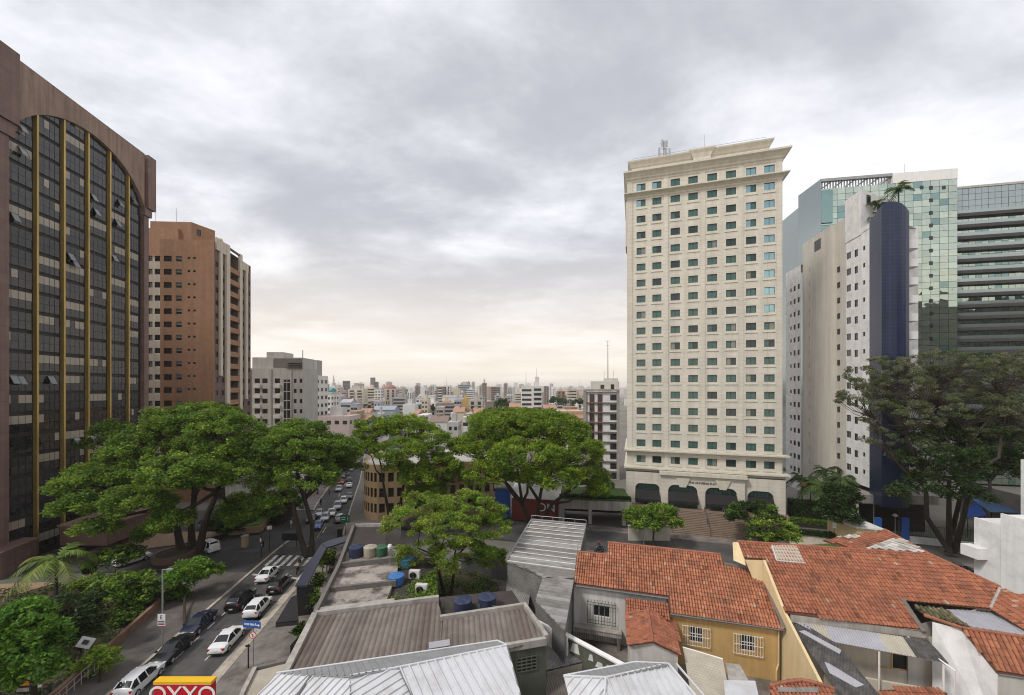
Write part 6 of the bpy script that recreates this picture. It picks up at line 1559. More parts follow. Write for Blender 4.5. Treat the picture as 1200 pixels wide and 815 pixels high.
def corrug(parent, pl, poly, pitch, amp, mats, name='roof', vdir=None, prof=None, band=None, thick=.03):
    """a corrugated sheet: ridges run along VDIR (down the slope by default); POLY convex; BAND(u, total) picks a material per strip"""
    poly = [Vector(p) for p in poly]; n = pl.n; O = poly[0]
    v = pl.v if vdir is None else (Vector(vdir) - n * Vector(vdir).dot(n)).normalized(); u = v.cross(n).normalized()
    q = [((p - O).dot(u), (p - O).dot(v)) for p in poly]; u0, u1 = min(a for a, _ in q), max(a for a, _ in q)
    prof = prof or [(0, 0), (.25, .7), (.5, 1), (.75, .7)]
    us = []; k = math.floor(u0 / pitch) * pitch
    while k < u1 + pitch:
        for f, h in prof:
            if u0 <= k + f * pitch <= u1: us.append((k + f * pitch, h * amp))
        k += pitch
    def rngv(x):
        vs_ = []
        for i in range(len(q)):
            (ua, va), (ub, vb) = q[i], q[(i + 1) % len(q)]
            if abs(ua - ub) < 1e-9: continue
            t = (x - ua) / (ub - ua)
            if -1e-6 <= t <= 1 + 1e-6: vs_.append(va + (vb - va) * t)
        return (min(vs_), max(vs_)) if len(vs_) >= 2 else None
    us = [(u0 + 1e-4, 0)] + us + [(u1 - 1e-4, 0)]; mb = MB(); mats = mats if isinstance(mats, (list, tuple)) else [mats]
    for (a, ha), (b, hb) in zip(us, us[1:]):
        if b - a < 1e-5: continue
        ra, rb = rngv(a), rngv(b)
        if not ra or not rb: continue
        mi = band((a + b) / 2 - u0, u1 - u0) if band else 0
        P_ = lambda x, y, h: O + u * x + v * y + n * h
        mb.face([P_(a, ra[1], ha), P_(b, rb[1], hb), P_(b, rb[0], hb), P_(a, ra[0], ha)], mi)
    w = [p - n * thick for p in poly]; mb.face(w, 0)
    for i in range(len(w)): mb.face([w[i], w[(i + 1) % len(w)], poly[(i + 1) % len(w)] + n * amp * .4, poly[i] + n * amp * .4], 0)
    return mb.build(name, [M[m] for m in mats], parent)
def skirt(parent, poly, m, zb=0.0, inset=.25, drop=.12, name='wall', skip=()):
    poly = [Vector(p) for p in poly]; c = sum(poly, Vector((0, 0, 0))) / len(poly); mb = MB(); P_ = []
    for p in poly:
        d = Vector((c.x - p.x, c.y - p.y, 0)); P_.append(p + d.normalized() * min(inset, d.length * .3))
    for i in range(len(P_)):
        if i in skip: continue
        a, b = P_[i], P_[(i + 1) % len(P_)]; mb.face([(a.x, a.y, zb), (b.x, b.y, zb), (b.x, b.y, b.z - drop), (a.x, a.y, a.z - drop)])
    return mb.build(name, M[m], parent)
RIB = [(0, 0), (.70, 0), (.76, 1), (.90, 1), (.96, 0)]
tag((lambda m_: (m_.prism([(-19, 8), (70, 8), (70, 52), (30, 58), (-4, 60), (-12, 50), (-19, 30)], -.05, .008), m_.build('yard_paving', M['paving']))[1])(MB()), kind='structure')

# ---- house with the long orange tile roof, white on the left, ochre on the right
hA = thing('tiled_house', 'orange tiled house with a white left wall and ochre right wall behind window grilles', 'house', (15, 35, 0))
pA = Plane(PZ(673, 685, 5.5), PZ(782, 700, 5.5), PZ(712, 635.7, 8.3))
polyA = [pA(*p) for p in ((678, 646.7), (712, 650.4), (712, 635.7), (844, 650), (848, 660.7), (891, 670), (919, 737), (785, 718), (783, 700), (673, 685))]
tile_roof(hA, pA, polyA, seed=2)
ridge_cap(hA, [pA(712, 635.7, .06), pA(844, 650, .06)]); ridge_cap(hA, [pA(678, 646.7, .06), pA(712, 650.4, .06)], .12)
ridge_cap(hA, [pA(849, 660.5, .1), pA(891, 670, .1), pA(919, 737, .1)], .13, 'concrete_dark', 'verge_mortar')
mb = MB(); e0, e1 = pA(673, 685), pA(783, 700); e2, e3 = pA(785, 718), pA(919, 737)
for a, b in ((e0, e1), (e2, e3)):
    d = (b - a).normalized(); o = Vector((d.y, -d.x, 0)) * .06; mb.tube(a + o - Vector((0, 0, .10)), b + o - Vector((0, 0, .10)), .09, n=6)
mb.build('gutter', M['gutter'], hA)
fA1 = Fac((e0.x - .0, e0.y + .45), (e1.x, e1.y + .45)); fA2 = Fac((e2.x, e2.y + .42), (e3.x - .1, e3.y + .42))
mb = MB(); u, z = fA1.uz(705, 716); hw = (u - .78, u + .78, z - .62, z + .5)
fA1.wall(mb, 0, fA1.L + .2, 0, e0.z - .05, [hw], .2); mb.face([fA1.pt(0, 0), fA1.pt(0, e0.z), fA1.pt(0, 8.0, -4.2), fA1.pt(0, 0, -4.2)])
mb.build('white_wall', M['offwhite'], hA)
put_window(hA, fA1, u, z - .06, window_mesh(1.56, 1.12, 3, 1, 'win', 'white_frame', .05, split=True), -.14)
def grille(fac, u0, u1, z0, z1, o, mname, nb, ornate=False):
    mb = MB(); d = o
    for k in range(nb): x = u0 + (u1 - u0) * k / (nb - 1); mb.tube(fac.pt(x, z0, d), fac.pt(x, z1, d), .02, n=4)
    zs_ = [z0 + .06, (z0 + z1) / 2, z1 - .06] if not ornate else [z0 + .05, z0 + .35, z1 - .35, z1 - .08]
    for z in zs_: mb.tube(fac.pt(u0, z, d), fac.pt(u1, z, d), .022, n=4)
    for x in (u0, u1):
        for z in (z0 + .06, z1 - .06): mb.tube(fac.pt(x, z, d), fac.pt(x, z, 0), .02, n=4)
    if ornate:
        for k in range(nb - 1):
            x = u0 + (u1 - u0) * (k + .5) / (nb - 1); h = .12 + .14 * math.sin(math.pi * (k + .5) / (nb - 1)); mb.tube(fac.pt(x, z1 - .08, d), fac.pt(x, z1 + h, d), .018, .006, 4)
            mb.lathe([(.02, -.02), (.05, .02), (.02, .06)], 5, c=fac.pt(x, z1 + h * .6, d))
    return mb.build('grille', M[mname], hA)
grille(fA1, u - 1.35, u + 1.35, z - 1.2, z + .95, .32, 'black', 11, True)
mb = MB(); zb5 = z - 1.55; fA1.bar(mb, .05, u + 1.9, zb5 - .25, zb5, .01, 1.1); mb.build('balcony_slab', M['concrete'], hA)
mb = MB()
for k in range(22): x = .1 + (u + 1.75) * k / 21; mb.tube(fA1.pt(x, zb5 - .75, 1.08), fA1.pt(x, zb5 + .12, 1.08), .03, n=4)
mb.tube(fA1.pt(.1, zb5 + .12, 1.08), fA1.pt(u + 1.85, zb5 + .12, 1.08), .04, n=4); mb.build('balcony_railing', M['concrete_dark'], hA)
mb = MB(); fA1.bar(mb, u + 1.5, u + 1.75, 0, zb5 - .26, .8, 1.05); mb.build('balcony_post', M['concrete_dark'], hA)
mb = MB(); holes = []; ws = []
for px, py in ((815.5, 744), (876, 754)):
    u, z = fA2.uz(px, py); holes.append((u - .58, u + .58, z - .72, z + .72)); ws.append((u, z))
fA2.wall(mb, 0, fA2.L, 0, min(e2.z, e3.z) - .05, holes, .2); mb.face([fA2.pt(0, 0), fA2.pt(0, 5.0), fA2.pt(0, 5.0, -1.5), fA2.pt(0, 0, -1.5)])
mb.build('ochre_wall', M['ochre'], hA)
for u, z in ws:
    put_window(hA, fA2, u, z, window_mesh(1.16, 1.44, 2, 2, 'win', 'white_frame', .06, split=True), -.15); grille(fA2, u - 1.12, u + 1.12, z - .95, z + .85, .22, 'white_frame', 12)
mb = MB(); a = fA2.pt(fA2.L - .12, 4.9, .12); mb.tube(a, a - Vector((0, 0, 3.3)), .06, n=6); mb.tube(a - Vector((0, 0, 3.3)), a + Vector((-.25, -.1, -3.8)), .06, n=6); mb.tube(a + Vector((-.25, -.1, -3.8)), a + Vector((-.25, -.1, -4.6)), .06, n=6); mb.build('downpipe', M['pale_yellow'], hA)
u0, z0 = fA2.uz(872, 796); u1, _ = fA2.uz(913, 803); mb = MB()
fA2.quad(mb, u0, u1, 0, z0, .02, 0)
for k in range(14): fA2.bar(mb, u0, u1, z0 - .12 - k * .17, z0 - .06 - k * .17, .03, .09, 1)
for x in (u0, (u0 + u1) / 2, u1): fA2.bar(mb, x - .05, x + .05, 0, z0, .03, .12, 2)
mb.build('louvred_gate', [M['dark_void'], M['black'], M['white_frame']], hA)

# ---- little tiled annex in front of it
hC = thing('tiled_annex', 'small annex with a two sided clay tile roof in front of the white wall', 'house', (12, 32, 0))
c_r0, c_r1 = PZ(759, 713.5, 5.2), PZ(765, 752, 5.2); c_l0, c_l1 = PZ(733, 719, 4.5), PZ(736, 756, 4.5); c_q0, c_q1 = PZ(789, 727, 4.0), PZ(799, 768, 4.0)
p1_ = Plane(c_r0, c_r1, c_l1); p2_ = Plane(c_r0, c_r1, c_q1)
tile_roof(hC, p1_, [p1_(759, 713.5), p1_(765, 752), p1_(736, 756), p1_(733, 719)], .22, .34, TP2, seed=3)
tile_roof(hC, p2_, [p2_(759, 713.5), p2_(789, 727), p2_(799, 768), p2_(765, 752)], .22, .34, TP2, seed=4)
ridge_cap(hC, [c_r0 + Vector((0, 0, .06)), c_r1 + Vector((0, 0, .06))], .12); ridge_cap(hC, [c_l1 + Vector((0, 0, .05)), c_r1 + Vector((0, 0, .05)), c_q1 + Vector((0, 0, .05))], .08)
mb = MB(); L1, R1 = c_l1 + Vector((.2, .15, -.1)), c_q1 + Vector((-.25, .15, -.1)); T1 = c_r1 + Vector((0, .15, -.1))
mb.face([(L1.x, L1.y, 0), (R1.x, R1.y, 0), R1, T1, L1]); L2, R2 = c_l0 + Vector((.2, 0, -.1)), c_q0 + Vector((-.25, 0, -.1))
mb.face([(R1.x, R1.y, 0), (R2.x, R2.y, 0), R2, R1]); mb.face([(L2.x, L2.y, 0), (L1.x, L1.y, 0), L1, L2]); mb.build('wall', M['offwhite'], hC)
pt_ = Plane(PZ(733, 701, 5.2), PZ(784, 708, 5.2), PZ(733, 721, 4.5)); tile_roof(hC, pt_, [pt_(733, 701), pt_(783, 708), pt_(784, 728), pt_(757, 714), pt_(733, 721)], .22, .34, TP2, seed=5, name='pent_roof')

# ---- house with the big red tile roof
hB = thing('tiled_house', 'large red tiled house with pale yellow side wall and a porch under striped sheets', 'house', (30, 34, 0))
pB = Plane(PZ(864, 634.6, 9.3), PZ(1090, 650, 9.3), PZ(927, 720, 6.0))
polyB = [pB(*p) for p in ((864, 634.6), (1090, 650), (1172, 688), (1161, 714), (1066, 704), (1057, 702.5), (1082, 740), (921, 718), (897, 657), (872, 655))]
tile_roof(hB, pB, polyB, .27, .42, TP2 + TP[:2], seed=6)
ridge_cap(hB, [pB(864, 634.6, .06), pB(1090, 650, .06)], .14); ridge_cap(hB, [pB(1090, 650, .06), pB(1172, 688, .06)], .15)
ridge_cap(hB, [pB(1172, 690, .05), pB(1161, 713, .05)], .14, 'concrete', 'valley_mortar'); ridge_cap(hB, [pB(1058, 703, .05), pB(1083, 741, .05)], .18, 'concrete_dark', 'valley_mortar')
pS = Plane(pB(903, 640, .10), pB(932, 637, .10), pB(909, 657, .10)); corrug(hB, pS, [pS(903, 640), pS(932, 637), pS(943, 659), pS(909, 656)], .25, .03, 'fibro_cream', 'roof_patch')
mb = MB(); mb.tube(pB(905, 639, .12), pB(910, 657, .12), .06, n=5); mb.tube(pB(910, 657, .12), pB(944, 660, .12), .06, n=5); mb.build('patch_flashing', M['metal_white'], hB)
pR = Plane(pB(1172, 690), PZ(1230, 707, 8.3), pB(1161, 714)); tile_roof(hB, pR, [pR(1172, 690), pR(1290, 725), pR(1290, 800), pR(1200, 738), pR(1161, 714)], .27, .42, TP2 + TP[:2], seed=7)
pG_ = Plane(PZ(1037, 621, 9.7), PZ(964, 633.5, 8.4), pB(1090, 650)); tile_roof(hB, pG_, [pG_(964, 633.5), pG_(1037, 621), pG_(1090, 650), pG_(1000, 643)], .27, .42, TP2, seed=8)
ridge_cap(hB, [pG_(1037, 621, .06), pG_(1090, 650, .06)], .14)
pP = Plane(pG_(1012, 643, .12), pG_(1042, 632, .12), pG_(1089, 648.5, .12)); tile_roof(hB, pP, [pP(1012, 643), pP(1042, 632), pP(1058, 632.5), pP(1088, 648.5)], .3, .45, [(.55, .52, .47), (.48, .45, .40), (.60, .57, .52)], 'whitewashed_patch', seed=9)
tile_roof(hB, pP, [pP(983, 629.5), pP(1001, 626.5), pP(1009, 629), pP(992, 632.5)], .3, .45, [(.55, .52, .47), (.48, .45, .40)], 'whitewashed_patch', seed=10)
skirt(hB, [pB(*p) for p in ((864, 634.6), (1090, 650), (1172, 688), (1161, 714), (1082, 738), (921, 717))], 'beige_panel', drop=.2, inset=.9, skip=(4,))
# pale yellow parapet wall along its left verge
mb = MB(); w0 = PZ(866, 637, 9.2); wl_ = [PZ(866, 636, 9.35), PZ(873, 656, 8.6), PZ(897, 657, 8.95), PZ(920, 716, 6.1)]
side = [(PZ(860, 636, 9.35), 9.35)]
W1 = PZ(873, 656, 8.7); W2 = PZ(897, 657, 9.0); W3 = PZ(921, 717, 6.0); d = (Vector((W3.x, W3.y)) - Vector((W2.x, W2.y))).normalized(); W4 = Vector((W3.x, W3.y)) + d * 4.2; W5 = Vector((W3.x, W3.y)) + d * 9
z4, z5 = 3.4, 0.2
prof = [(W2.x, W2.y, 9.05), (W3.x, W3.y, 6.05), (W4.x, W4.y, z4), (W5.x, W5.y, z5)]
nrm = Vector((d.y, -d.x, 0)) * -.22
if nrm.x > 0: nrm = -nrm
for (a, b) in zip(prof, prof[1:]):
    A_, B_v = Vector(a), Vector(b)
    mb.face([(A_.x, A_.y, 0), (B_v.x, B_v.y, 0), B_v, A_]); mb.face([A_, B_v, B_v + nrm, A_ + nrm]); mb.face([(A_.x + nrm.x, A_.y + nrm.y, 0), (B_v.x + nrm.x, B_v.y + nrm.y, 0), B_v + nrm, A_ + nrm])
q0 = PZ(858.5, 636, 9.3); q1 = PZ(866, 636, 9.3)
mb.face([PZ(858.5, 636, 9.3), PZ(865, 635, 9.3), PZ(873, 656, 8.75), PZ(874, 663, 8.4), PZ(859.5, 657, 8.4)])
mb.face([PZ(873, 656, 8.75), PZ(897, 657, 9.0), (W2.x + nrm.x, W2.y + nrm.y, 5), PZ(880, 676, 6.6)])
mb.build('yellow_parapet_wall', M['pale_yellow'], hB)
# porch: fascia, striped lean-to, posts, back wall
f0, f1 = pB(927, 719), pB(1082, 739.5); FB = Fac((f0.x, f0.y + .05), (f1.x, f1.y + .05)); mb = MB(); FB.bar(mb, 0, FB.L + .2, f0.z - .75, f0.z - .16, -.2, .05); mb.build('fascia', M['concrete'], hB)
pL = Plane(PZ(929, 728, 5.35), PZ(1088, 751, 5.35), PZ(1111, 778, 4.7)); LP = [pL(929, 728), pL(1088, 751), pL(1112, 778), pL(978, 753)]
cuts = [.13, .24, .62, .80]
def bandL(u, L_): 
    t = 1 - u / L_ if (LP[1] - LP[0]).dot(pL.u) < 0 else u / L_
    return 0 if t < cuts[0] else 1 if t < cuts[1] else 0 if t < cuts[2] else 1 if t < cuts[3] else 2
corrug(hB, pL, LP, .19, .05, ['fibro_lilac', 'fibro_cream', 'fibro_dark'], 'lean_to_roof', band=bandL)
FP = Fac((f0.x + 1.2, f0.y + .2), (f1.x + 1.2, f1.y + .2)); mb = MB(); ua, za = FP.uz(1048, 778); hs = [(ua - 1.2, ua + 1.0, 2.2, 3.75)]; FP.wall(mb, 0, FP.L, 0, f0.z - .8, hs, .2); mb.build('porch_wall', M['cream'], hB)
put_window(hB, FP, ua - .1, 2.97, window_mesh(2.2, 1.55, 2, 1, ('fibro_cream', 'win'), 'ochre', .10, split=True), -.12)
mb = MB(); ud, _ = FP.uz(1072, 785); FP.bar(mb, ud - .5, ud + .6, 0, 3.9, .02, .08); mb.build('porch_door', M['beige_panel'], hB)
l0, l1 = LP[3], LP[2]
for t in (.42, .97):
    p = l0.lerp(l1, t); mb = MB(); mb.tube((p.x, p.y + .12, 0), (p.x, p.y + .12, p.z - .05), .07, n=6); mb.build('porch_post', M['white_frame'], hB)
FQ = Fac((l0.x - .5, l0.y + .4), (l1.x + .3, l1.y + .4)); mb = MB(); FQ.bar(mb, 0, FQ.L, 0, 2.25, -.2, 0); mb.build('porch_balustrade', M['cream'], hB)
mb = MB(); P_ = [PZ(1057.5, 742, 5.3), PZ(1119, 786, 4.6), PZ(1119, 830, 2.9)]; mb.path([P_[0], P_[1], (P_[1].x, P_[1].y, .2)], [.06, .06, .06], 6); mb.build('drain_pipe', M['white_frame'], hB)
pD = Plane(PZ(922, 727, 5.2), PZ(981, 755, 4.9), PZ(985, 812, 3.0)); cD = lambda u, L_: 0
DP = [pD(922, 727), pD(938, 729), pD(981, 755), pD(1060, 850), pD(1010, 850)]
corrug(hB, pD, DP, .19, .045, 'fibro_dark', 'side_roof')
for q in (((936, 740), (943, 739), (986, 762), (984, 767)), ((966, 776), (972, 778), (1013, 803), (1003, 806), (972, 789))):
    corrug(hB, Plane(pD(*q[0], .06), pD(*q[2], .06), pD(*q[3], .06)), [pD(*a, .06) for a in q], .19, .03, 'fibro_lilac', 'side_roof_sheet')

# ---- white gabled house at the lower right
hG = thing('gabled_house', 'white gabled house with tile roof and a mossy rear slope at lower right', 'house', (34, 28, 0))
pW = Plane(PZ(1127, 737, 7), PZ(1200, 747.5, 7), PZ(1169, 789, 5)); tile_roof(hG, pW, [pW(1127, 737), pW(1330, 766), pW(1330, 815), pW(1200, 793.5), pW(1169, 789)], .30, .48, TP2 + TP[:3], seed=11)
ridge_cap(hG, [PZ(1083, 721, 7.05), PZ(1127, 736, 7.06), pW(1330, 765, .05)], .14)
pM_ = Plane(PZ(1083, 721, 6.9), PZ(1200, 747, 6.9), PZ(1163, 717, 6.45)); tile_roof(hG, pM_, [pM_(1072, 711), pM_(1108, 714.5), pM_(1135, 735), pM_(1087, 722)], .28, .4, [(.10, .11, .05), (.15, .13, .07), (.21, .17, .10), (.07, .085, .035)], 'mossy_slope', seed=12)
corrug(hG, pM_, [pM_(1108, 714.5, .02), pM_(1163, 716, .02), pM_(1290, 760, .02), pM_(1136, 734.5, .02)], .35, .04, 'fibro_lilac', 'sheet_slope')
mb = MB(); a, b = PZ(1092.5, 729, 6.75), PZ(1169, 789, 4.95); t_ = PZ(1127, 737.5, 6.9); c = PZ(1081, 722, 6.7)
mb.face([(a.x, a.y, 0), (b.x, b.y, 0), b, t_, a]); mb.build('gable_wall', M['white_dirty'], hG)
mb = MB(); e = pW(1330, 812); mb.face([(b.x, b.y, 0), (e.x, e.y + .1, 0), (e.x, e.y + .1, e.z - .1), b]); mb.build('eave_wall', M['concrete_grey'], hG)
mb = MB(); mb.tube(b + Vector((0, -.05, -.05)), e + Vector((0, -.05, -.05)), .07, n=6); mb.build('gutter', M['gutter'], hG)

# ---- plain white building at the right edge
wbld = thing('white_building', 'plain white stepped wall building cut by the right edge', 'building', (57, 42, 0))
mb = MB(); mb.prism([(56.5, 45.42), (60, 45.42), (60, 48), (56.5, 48)], 0, 9.1); mb.prism([(56.5, 26), (72, 26), (72, 45.4), (56.5, 45.4)], 0, 10.35); mb.prism([(64.8, 45.5), (74, 45.5), (74, 50), (64.8, 50)], 0, 15.9); mb.build('wall', M['white_dirty'], wbld)
mb = MB(); mb.prism([(56.5, 25.9), (56.75, 25.9), (56.75, 45.4), (56.5, 45.4)], 10.353, 10.5); mb.prism([(56.5, 45.42), (56.75, 45.42), (56.75, 48), (56.5, 48)], 9.103, 9.2); mb.build('coping', M['white'], wbld)
mb = MB(); mb.prism([(55.3, 46.6), (56.48, 46.6), (56.48, 48.4), (55.3, 48.4)], 4.6, 5.9); mb.build('side_ledge', M['white'], wbld)

# ---- grey corrugated shed behind the yard
hD = thing('corrugated_shed', 'long shed with a grey fibre cement roof behind the orange tiled house', 'shed', (4, 44, 0))
pD2 = Plane(PZ(623, 610, 6.7), PZ(687, 616, 6.9), PZ(662, 740, 5.2)); P_ = [pD2(623, 610.5), pD2(687, 616.5), pD2(673, 679), pD2(662, 741), pD2(627, 705), pD2(636, 678), pD2(623, 670), pD2(593, 659)]
bd_ = lambda u, L_: int((math.sin(int(u / .42) * 78.233) * 43758.5453) % 1 * 3)
xd = (pD2(687, 616) - pD2(623, 610)).normalized()
corrug(hD, pD2, [P_[0], P_[1], P_[2], pD2(636, 678), P_[6], P_[7]], .52, .15, ['fibro_grey', 'fibro_grey_b', 'fibro_grey_c'], 'roof', vdir=xd, band=bd_)
corrug(hD, pD2, [pD2(636.2, 678.4), pD2(672.8, 679.6), P_[3], P_[4]], .52, .15, ['fibro_grey', 'fibro_grey_b', 'fibro_grey_c'], 'roof', vdir=xd, band=bd_)
mb = MB(); 
q_ = pD2(662, 740) - P_[1]
for k in range(11):
    a = P_[0].lerp(P_[7], k * .095 + .04); w_ = P_[1] - a; den = xd.x * q_.y - xd.y * q_.x; L_ = (w_.x * q_.y - w_.y * q_.x) / den
    mb.tube(a + pD2.n * .14, a + xd * (L_ - .1) + pD2.n * .14, .05, n=4)
mb.build('sheet_lap', M['offwhite'], hD)
mb = MB()
for a, b in ((P_[0], P_[7]), (P_[0], P_[1])):
    d = (b - a); i = len(mb.v); mb.tube(a + Vector((0, 0, .18)), b + Vector((0, 0, .18)), .12, n=5); mb.face([a - Vector((0, 0, .4)), b - Vector((0, 0, .4)), b + Vector((0, 0, .2)), a + Vector((0, 0, .2))])
mb.build('edge_flashing', M['steel'], hD)
mb = MB()
for k in range(6): a = P_[0].lerp(P_[1], k / 5); mb.tube(a, a + Vector((0, 0, .75)), .03, n=4)
mb.tube(P_[0] + Vector((0, 0, .75)), P_[1] + Vector((0, 0, .75)), .03, n=4); mb.build('roof_rail', M['steel'], hD)
skirt(hD, [P_[0], P_[1], P_[2], P_[3], P_[4], P_[5], P_[6], P_[7]], 'grey_block', inset=.2, drop=.06)
# stained low roof and walls in the gap below the shed
gl = thing('lean_to', 'small dark lean-to roof wedged between the grey shed and the brown roof', 'shed', (1.5, 38, 0))
pg = Plane(PZ(594, 685, 3.2), PZ(622, 690, 3.2), PZ(600, 706, 2.8)); corrug(gl, pg, [pg(594, 683), pg(622, 690), pg(619, 712), pg(592, 703)], .2, .05, 'fibro_grey', 'roof'); skirt(gl, [pg(594, 683), pg(622, 690), pg(619, 712), pg(592, 703)], 'concrete_dark')
gl = thing('lean_to', 'dark stained sheet roof below the olive wall', 'shed', (4, 30, 0))
pg = Plane(PZ(640, 750, 2.7), PZ(684, 774, 2.6), PZ(640, 785, 2.3)); corrug(gl, pg, [pg(628, 738), pg(663, 753), pg(686, 775), pg(640, 786)], .2, .05, 'fibro_grey', 'roof'); skirt(gl, [pg(640, 741), pg(663, 753), pg(686, 775), pg(640, 786)], 'fibro_cream', inset=.05)
gl = thing('lean_to', 'grey brown sheet roof at the foot of the olive walled house', 'shed', (3, 26, 0))
pg = Plane(PZ(598, 800, 2.2), PZ(660, 792, 2.2), PZ(640, 840, 1.8)); corrug(gl, pg, [pg(590, 802), pg(662, 790), pg(700, 850), pg(590, 850)], .2, .05, 'fibro', 'roof'); skirt(gl, [pg(598, 802), pg(662, 790), pg(700, 850), pg(590, 850)], 'concrete_dark')
yw = thing('dividing_wall', 'olive dividing wall with peeling white paint and pale coping', 'wall', (6, 31, 0))
a, b = PZ(662, 744.5, 4.0), PZ(730, 781, 4.0); f = Fac((a.x, a.y), (b.x, b.y)); mb = MB(); f.bar(mb, 0, f.L + 2, 0, 3.95, -.2, 0); mb.build('wall', M['olive_wall'], yw); mb = MB(); f.bar(mb, -.1, f.L + 2, 3.953, 4.08, -.32, .12); mb.build('coping', M['white'], yw)
mb = MB()
for u0, z0, w, h in ((.5, 2.9, 1.0, .9), (2.3, 3.0, .5, .6), (2.95, 2.8, .8, .55), (3.9, 3.1, .4, .4), (-.0, 2.2, .5, 1.4)): mb.face([f.pt(u0, z0, .006), f.pt(u0 + w, z0 + .1, .006), f.pt(u0 + w * .8, z0 + h, .006), f.pt(u0 + w * .3, z0 + h * .9, .006)])
mb.build('peeling_paint', M['white_dirty'], yw)
yw = thing('dividing_wall', 'stained white wall below the lower end of the grey shed', 'wall', (3, 34, 0))
a, b = PZ(626, 722, 4.6), PZ(664, 746, 4.3); f = Fac((a.x, a.y), (b.x, b.y)); mb = MB(); f.bar(mb, 0, f.L, 0, 4.3, -.2, 0); mb.build('wall', M['white_dirty'], yw)

# ---- brown corrugated roof
hE = thing('corrugated_house', 'flat house with a broad brown corrugated roof and olive end wall', 'house', (-6, 30, 0))
pE = Plane(PZ(369, 723, 6.5), PZ(613, 712, 6.5), PZ(490, 790, 6.1)); vE = pE(480, 790) - pE(492, 712)
bn_ = lambda u, L_: int((math.sin(int(u / .85) * 12.9898) * 43758.5453) % 1 * 3)
corrug(hE, pE, [pE(369, 724), pE(513, 706), pE(519, 726), pE(510, 815), pE(336, 800)], .42, .10, ['fibro', 'fibro_b', 'fibro_c'], 'roof', vdir=vE, band=bn_)
corrug(hE, pE, [pE(519.2, 726), pE(611, 713), pE(638, 750), pE(595, 762), pE(510.2, 815)], .42, .10, ['fibro', 'fibro_b', 'fibro_c'], 'roof', vdir=vE, band=bn_)
def kwall(parent, pts, w, h, m, name='parapet', below=.3):
    mb = MB()
    for a, b in zip(pts, pts[1:]):
        a = Vector(a); b = Vector(b); f = Fac((a.x, a.y), (b.x, b.y)); i = len(mb.v)
        P8 = [f.pt(0, a.z - below, -w / 2), f.pt(f.L, b.z - below, -w / 2), f.pt(f.L, b.z - below, w / 2), f.pt(0, a.z - below, w / 2), f.pt(0, a.z + h, -w / 2), f.pt(f.L, b.z + h, -w / 2), f.pt(f.L, b.z + h, w / 2), f.pt(0, a.z + h, w / 2)]
        mb.v += [tuple(p) for p in P8]
        for q in ((3, 2, 1, 0), (4, 5, 6, 7), (0, 1, 5, 4), (1, 2, 6, 5), (2, 3, 7, 6), (3, 0, 4, 7)): mb.f.append(tuple(i + k for k in q)); mb.m.append(0)
    return mb.build(name, M[m], parent)
kwall(hE, [pE(369, 722), pE(514, 703)], .35, .35, 'concrete'); kwall(hE, [pE(516, 727), pE(614, 712)], .3, .35, 'concrete'); kwall(hE, [pE(614, 711), pE(641, 750)], .3, .35, 'concrete'); kwall(hE, [pE(369, 722), pE(330, 800)], .45, .3, 'concrete'); kwall(hE, [pE(640, 750.5), pE(590, 759)], .3, .22, 'concrete')
skirt(hE, [pE(369, 722), pE(514, 703), pE(614, 712), pE(640, 750), pE(590, 759), pE(480, 830), pE(328, 802)], 'olive_wall', inset=0.0, drop=.05)
a, b = pE(590, 759), pE(640, 750); f = Fac((a.x, a.y), (b.x, b.y)); u, z = f.uz(617, 777); mb = MB()
f.quad(mb, u - .8, u + .8, z - .6, z + .5, .02, 0)
for k in range(5): f.bar(mb, u - .8, u + .8, z - .6 + k * .25, z - .53 + k * .25, .022, .07, 1)
for k in range(5): f.bar(mb, u - .8 + k * .38, u - .72 + k * .38, z - .6, z + .5, .024, .065, 1)
mb.build('block_vent', [M['black'], M['olive_wall']], hE)
# roof recess with its two navy tanks
mb = MB(); q = [PZ(515, 700, 5.9), PZ(600, 692, 5.9), PZ(612, 711, 5.9), PZ(518, 724, 5.9)]; mb.slab(q, .3); mb.build('tank_platform', M['roof_brown'], hE)
mb = MB(); sl_ = PZ(520, 765, 6.45); mb.box(PZ(515, 755, 6.42), (1.5, .7, .05), rz=.25); mb.build('loose_sheet', M['fibro_lilac'], hE)
def tank(label, px, py, z, r, h, m, lid=True):
    p = PZ(px, py, z); t = thing('water_tank', label, 'water tank', p, 'rooftop water tanks')
    mb = MB(); mb.lathe([(r * .93, 0), (r * .95, h * .1), (r * .99, h * .75), (r, h * .82)], 18, c=p); mb.build('drum', M[m], t)
    mb = MB(); mb.lathe([(r * 1.02, h * .82), (r * 1.02, h * .87), (r * .88, h * .92), (r * .45, h * .99), (r * .42, h * 1.02), (.05, h * 1.03)], 18, c=p)
    for k in range(9): a = 2 * math.pi * k / 9; mb.tube(p + Vector((r * .4 * math.cos(a), r * .4 * math.sin(a), h * 1.0)), p + Vector((r * .97 * math.cos(a), r * .97 * math.sin(a), h * .89)), .03, n=4)
    mb.build('lid', M[m], t); return t
tank('left navy tank of the pair in the brown roof recess', 542.5, 716, 5.95, .78, 1.1, 'tank_navy'); tank('right navy tank of the pair in the brown roof recess', 571, 712, 5.95, .80, 1.1, 'tank_navy')

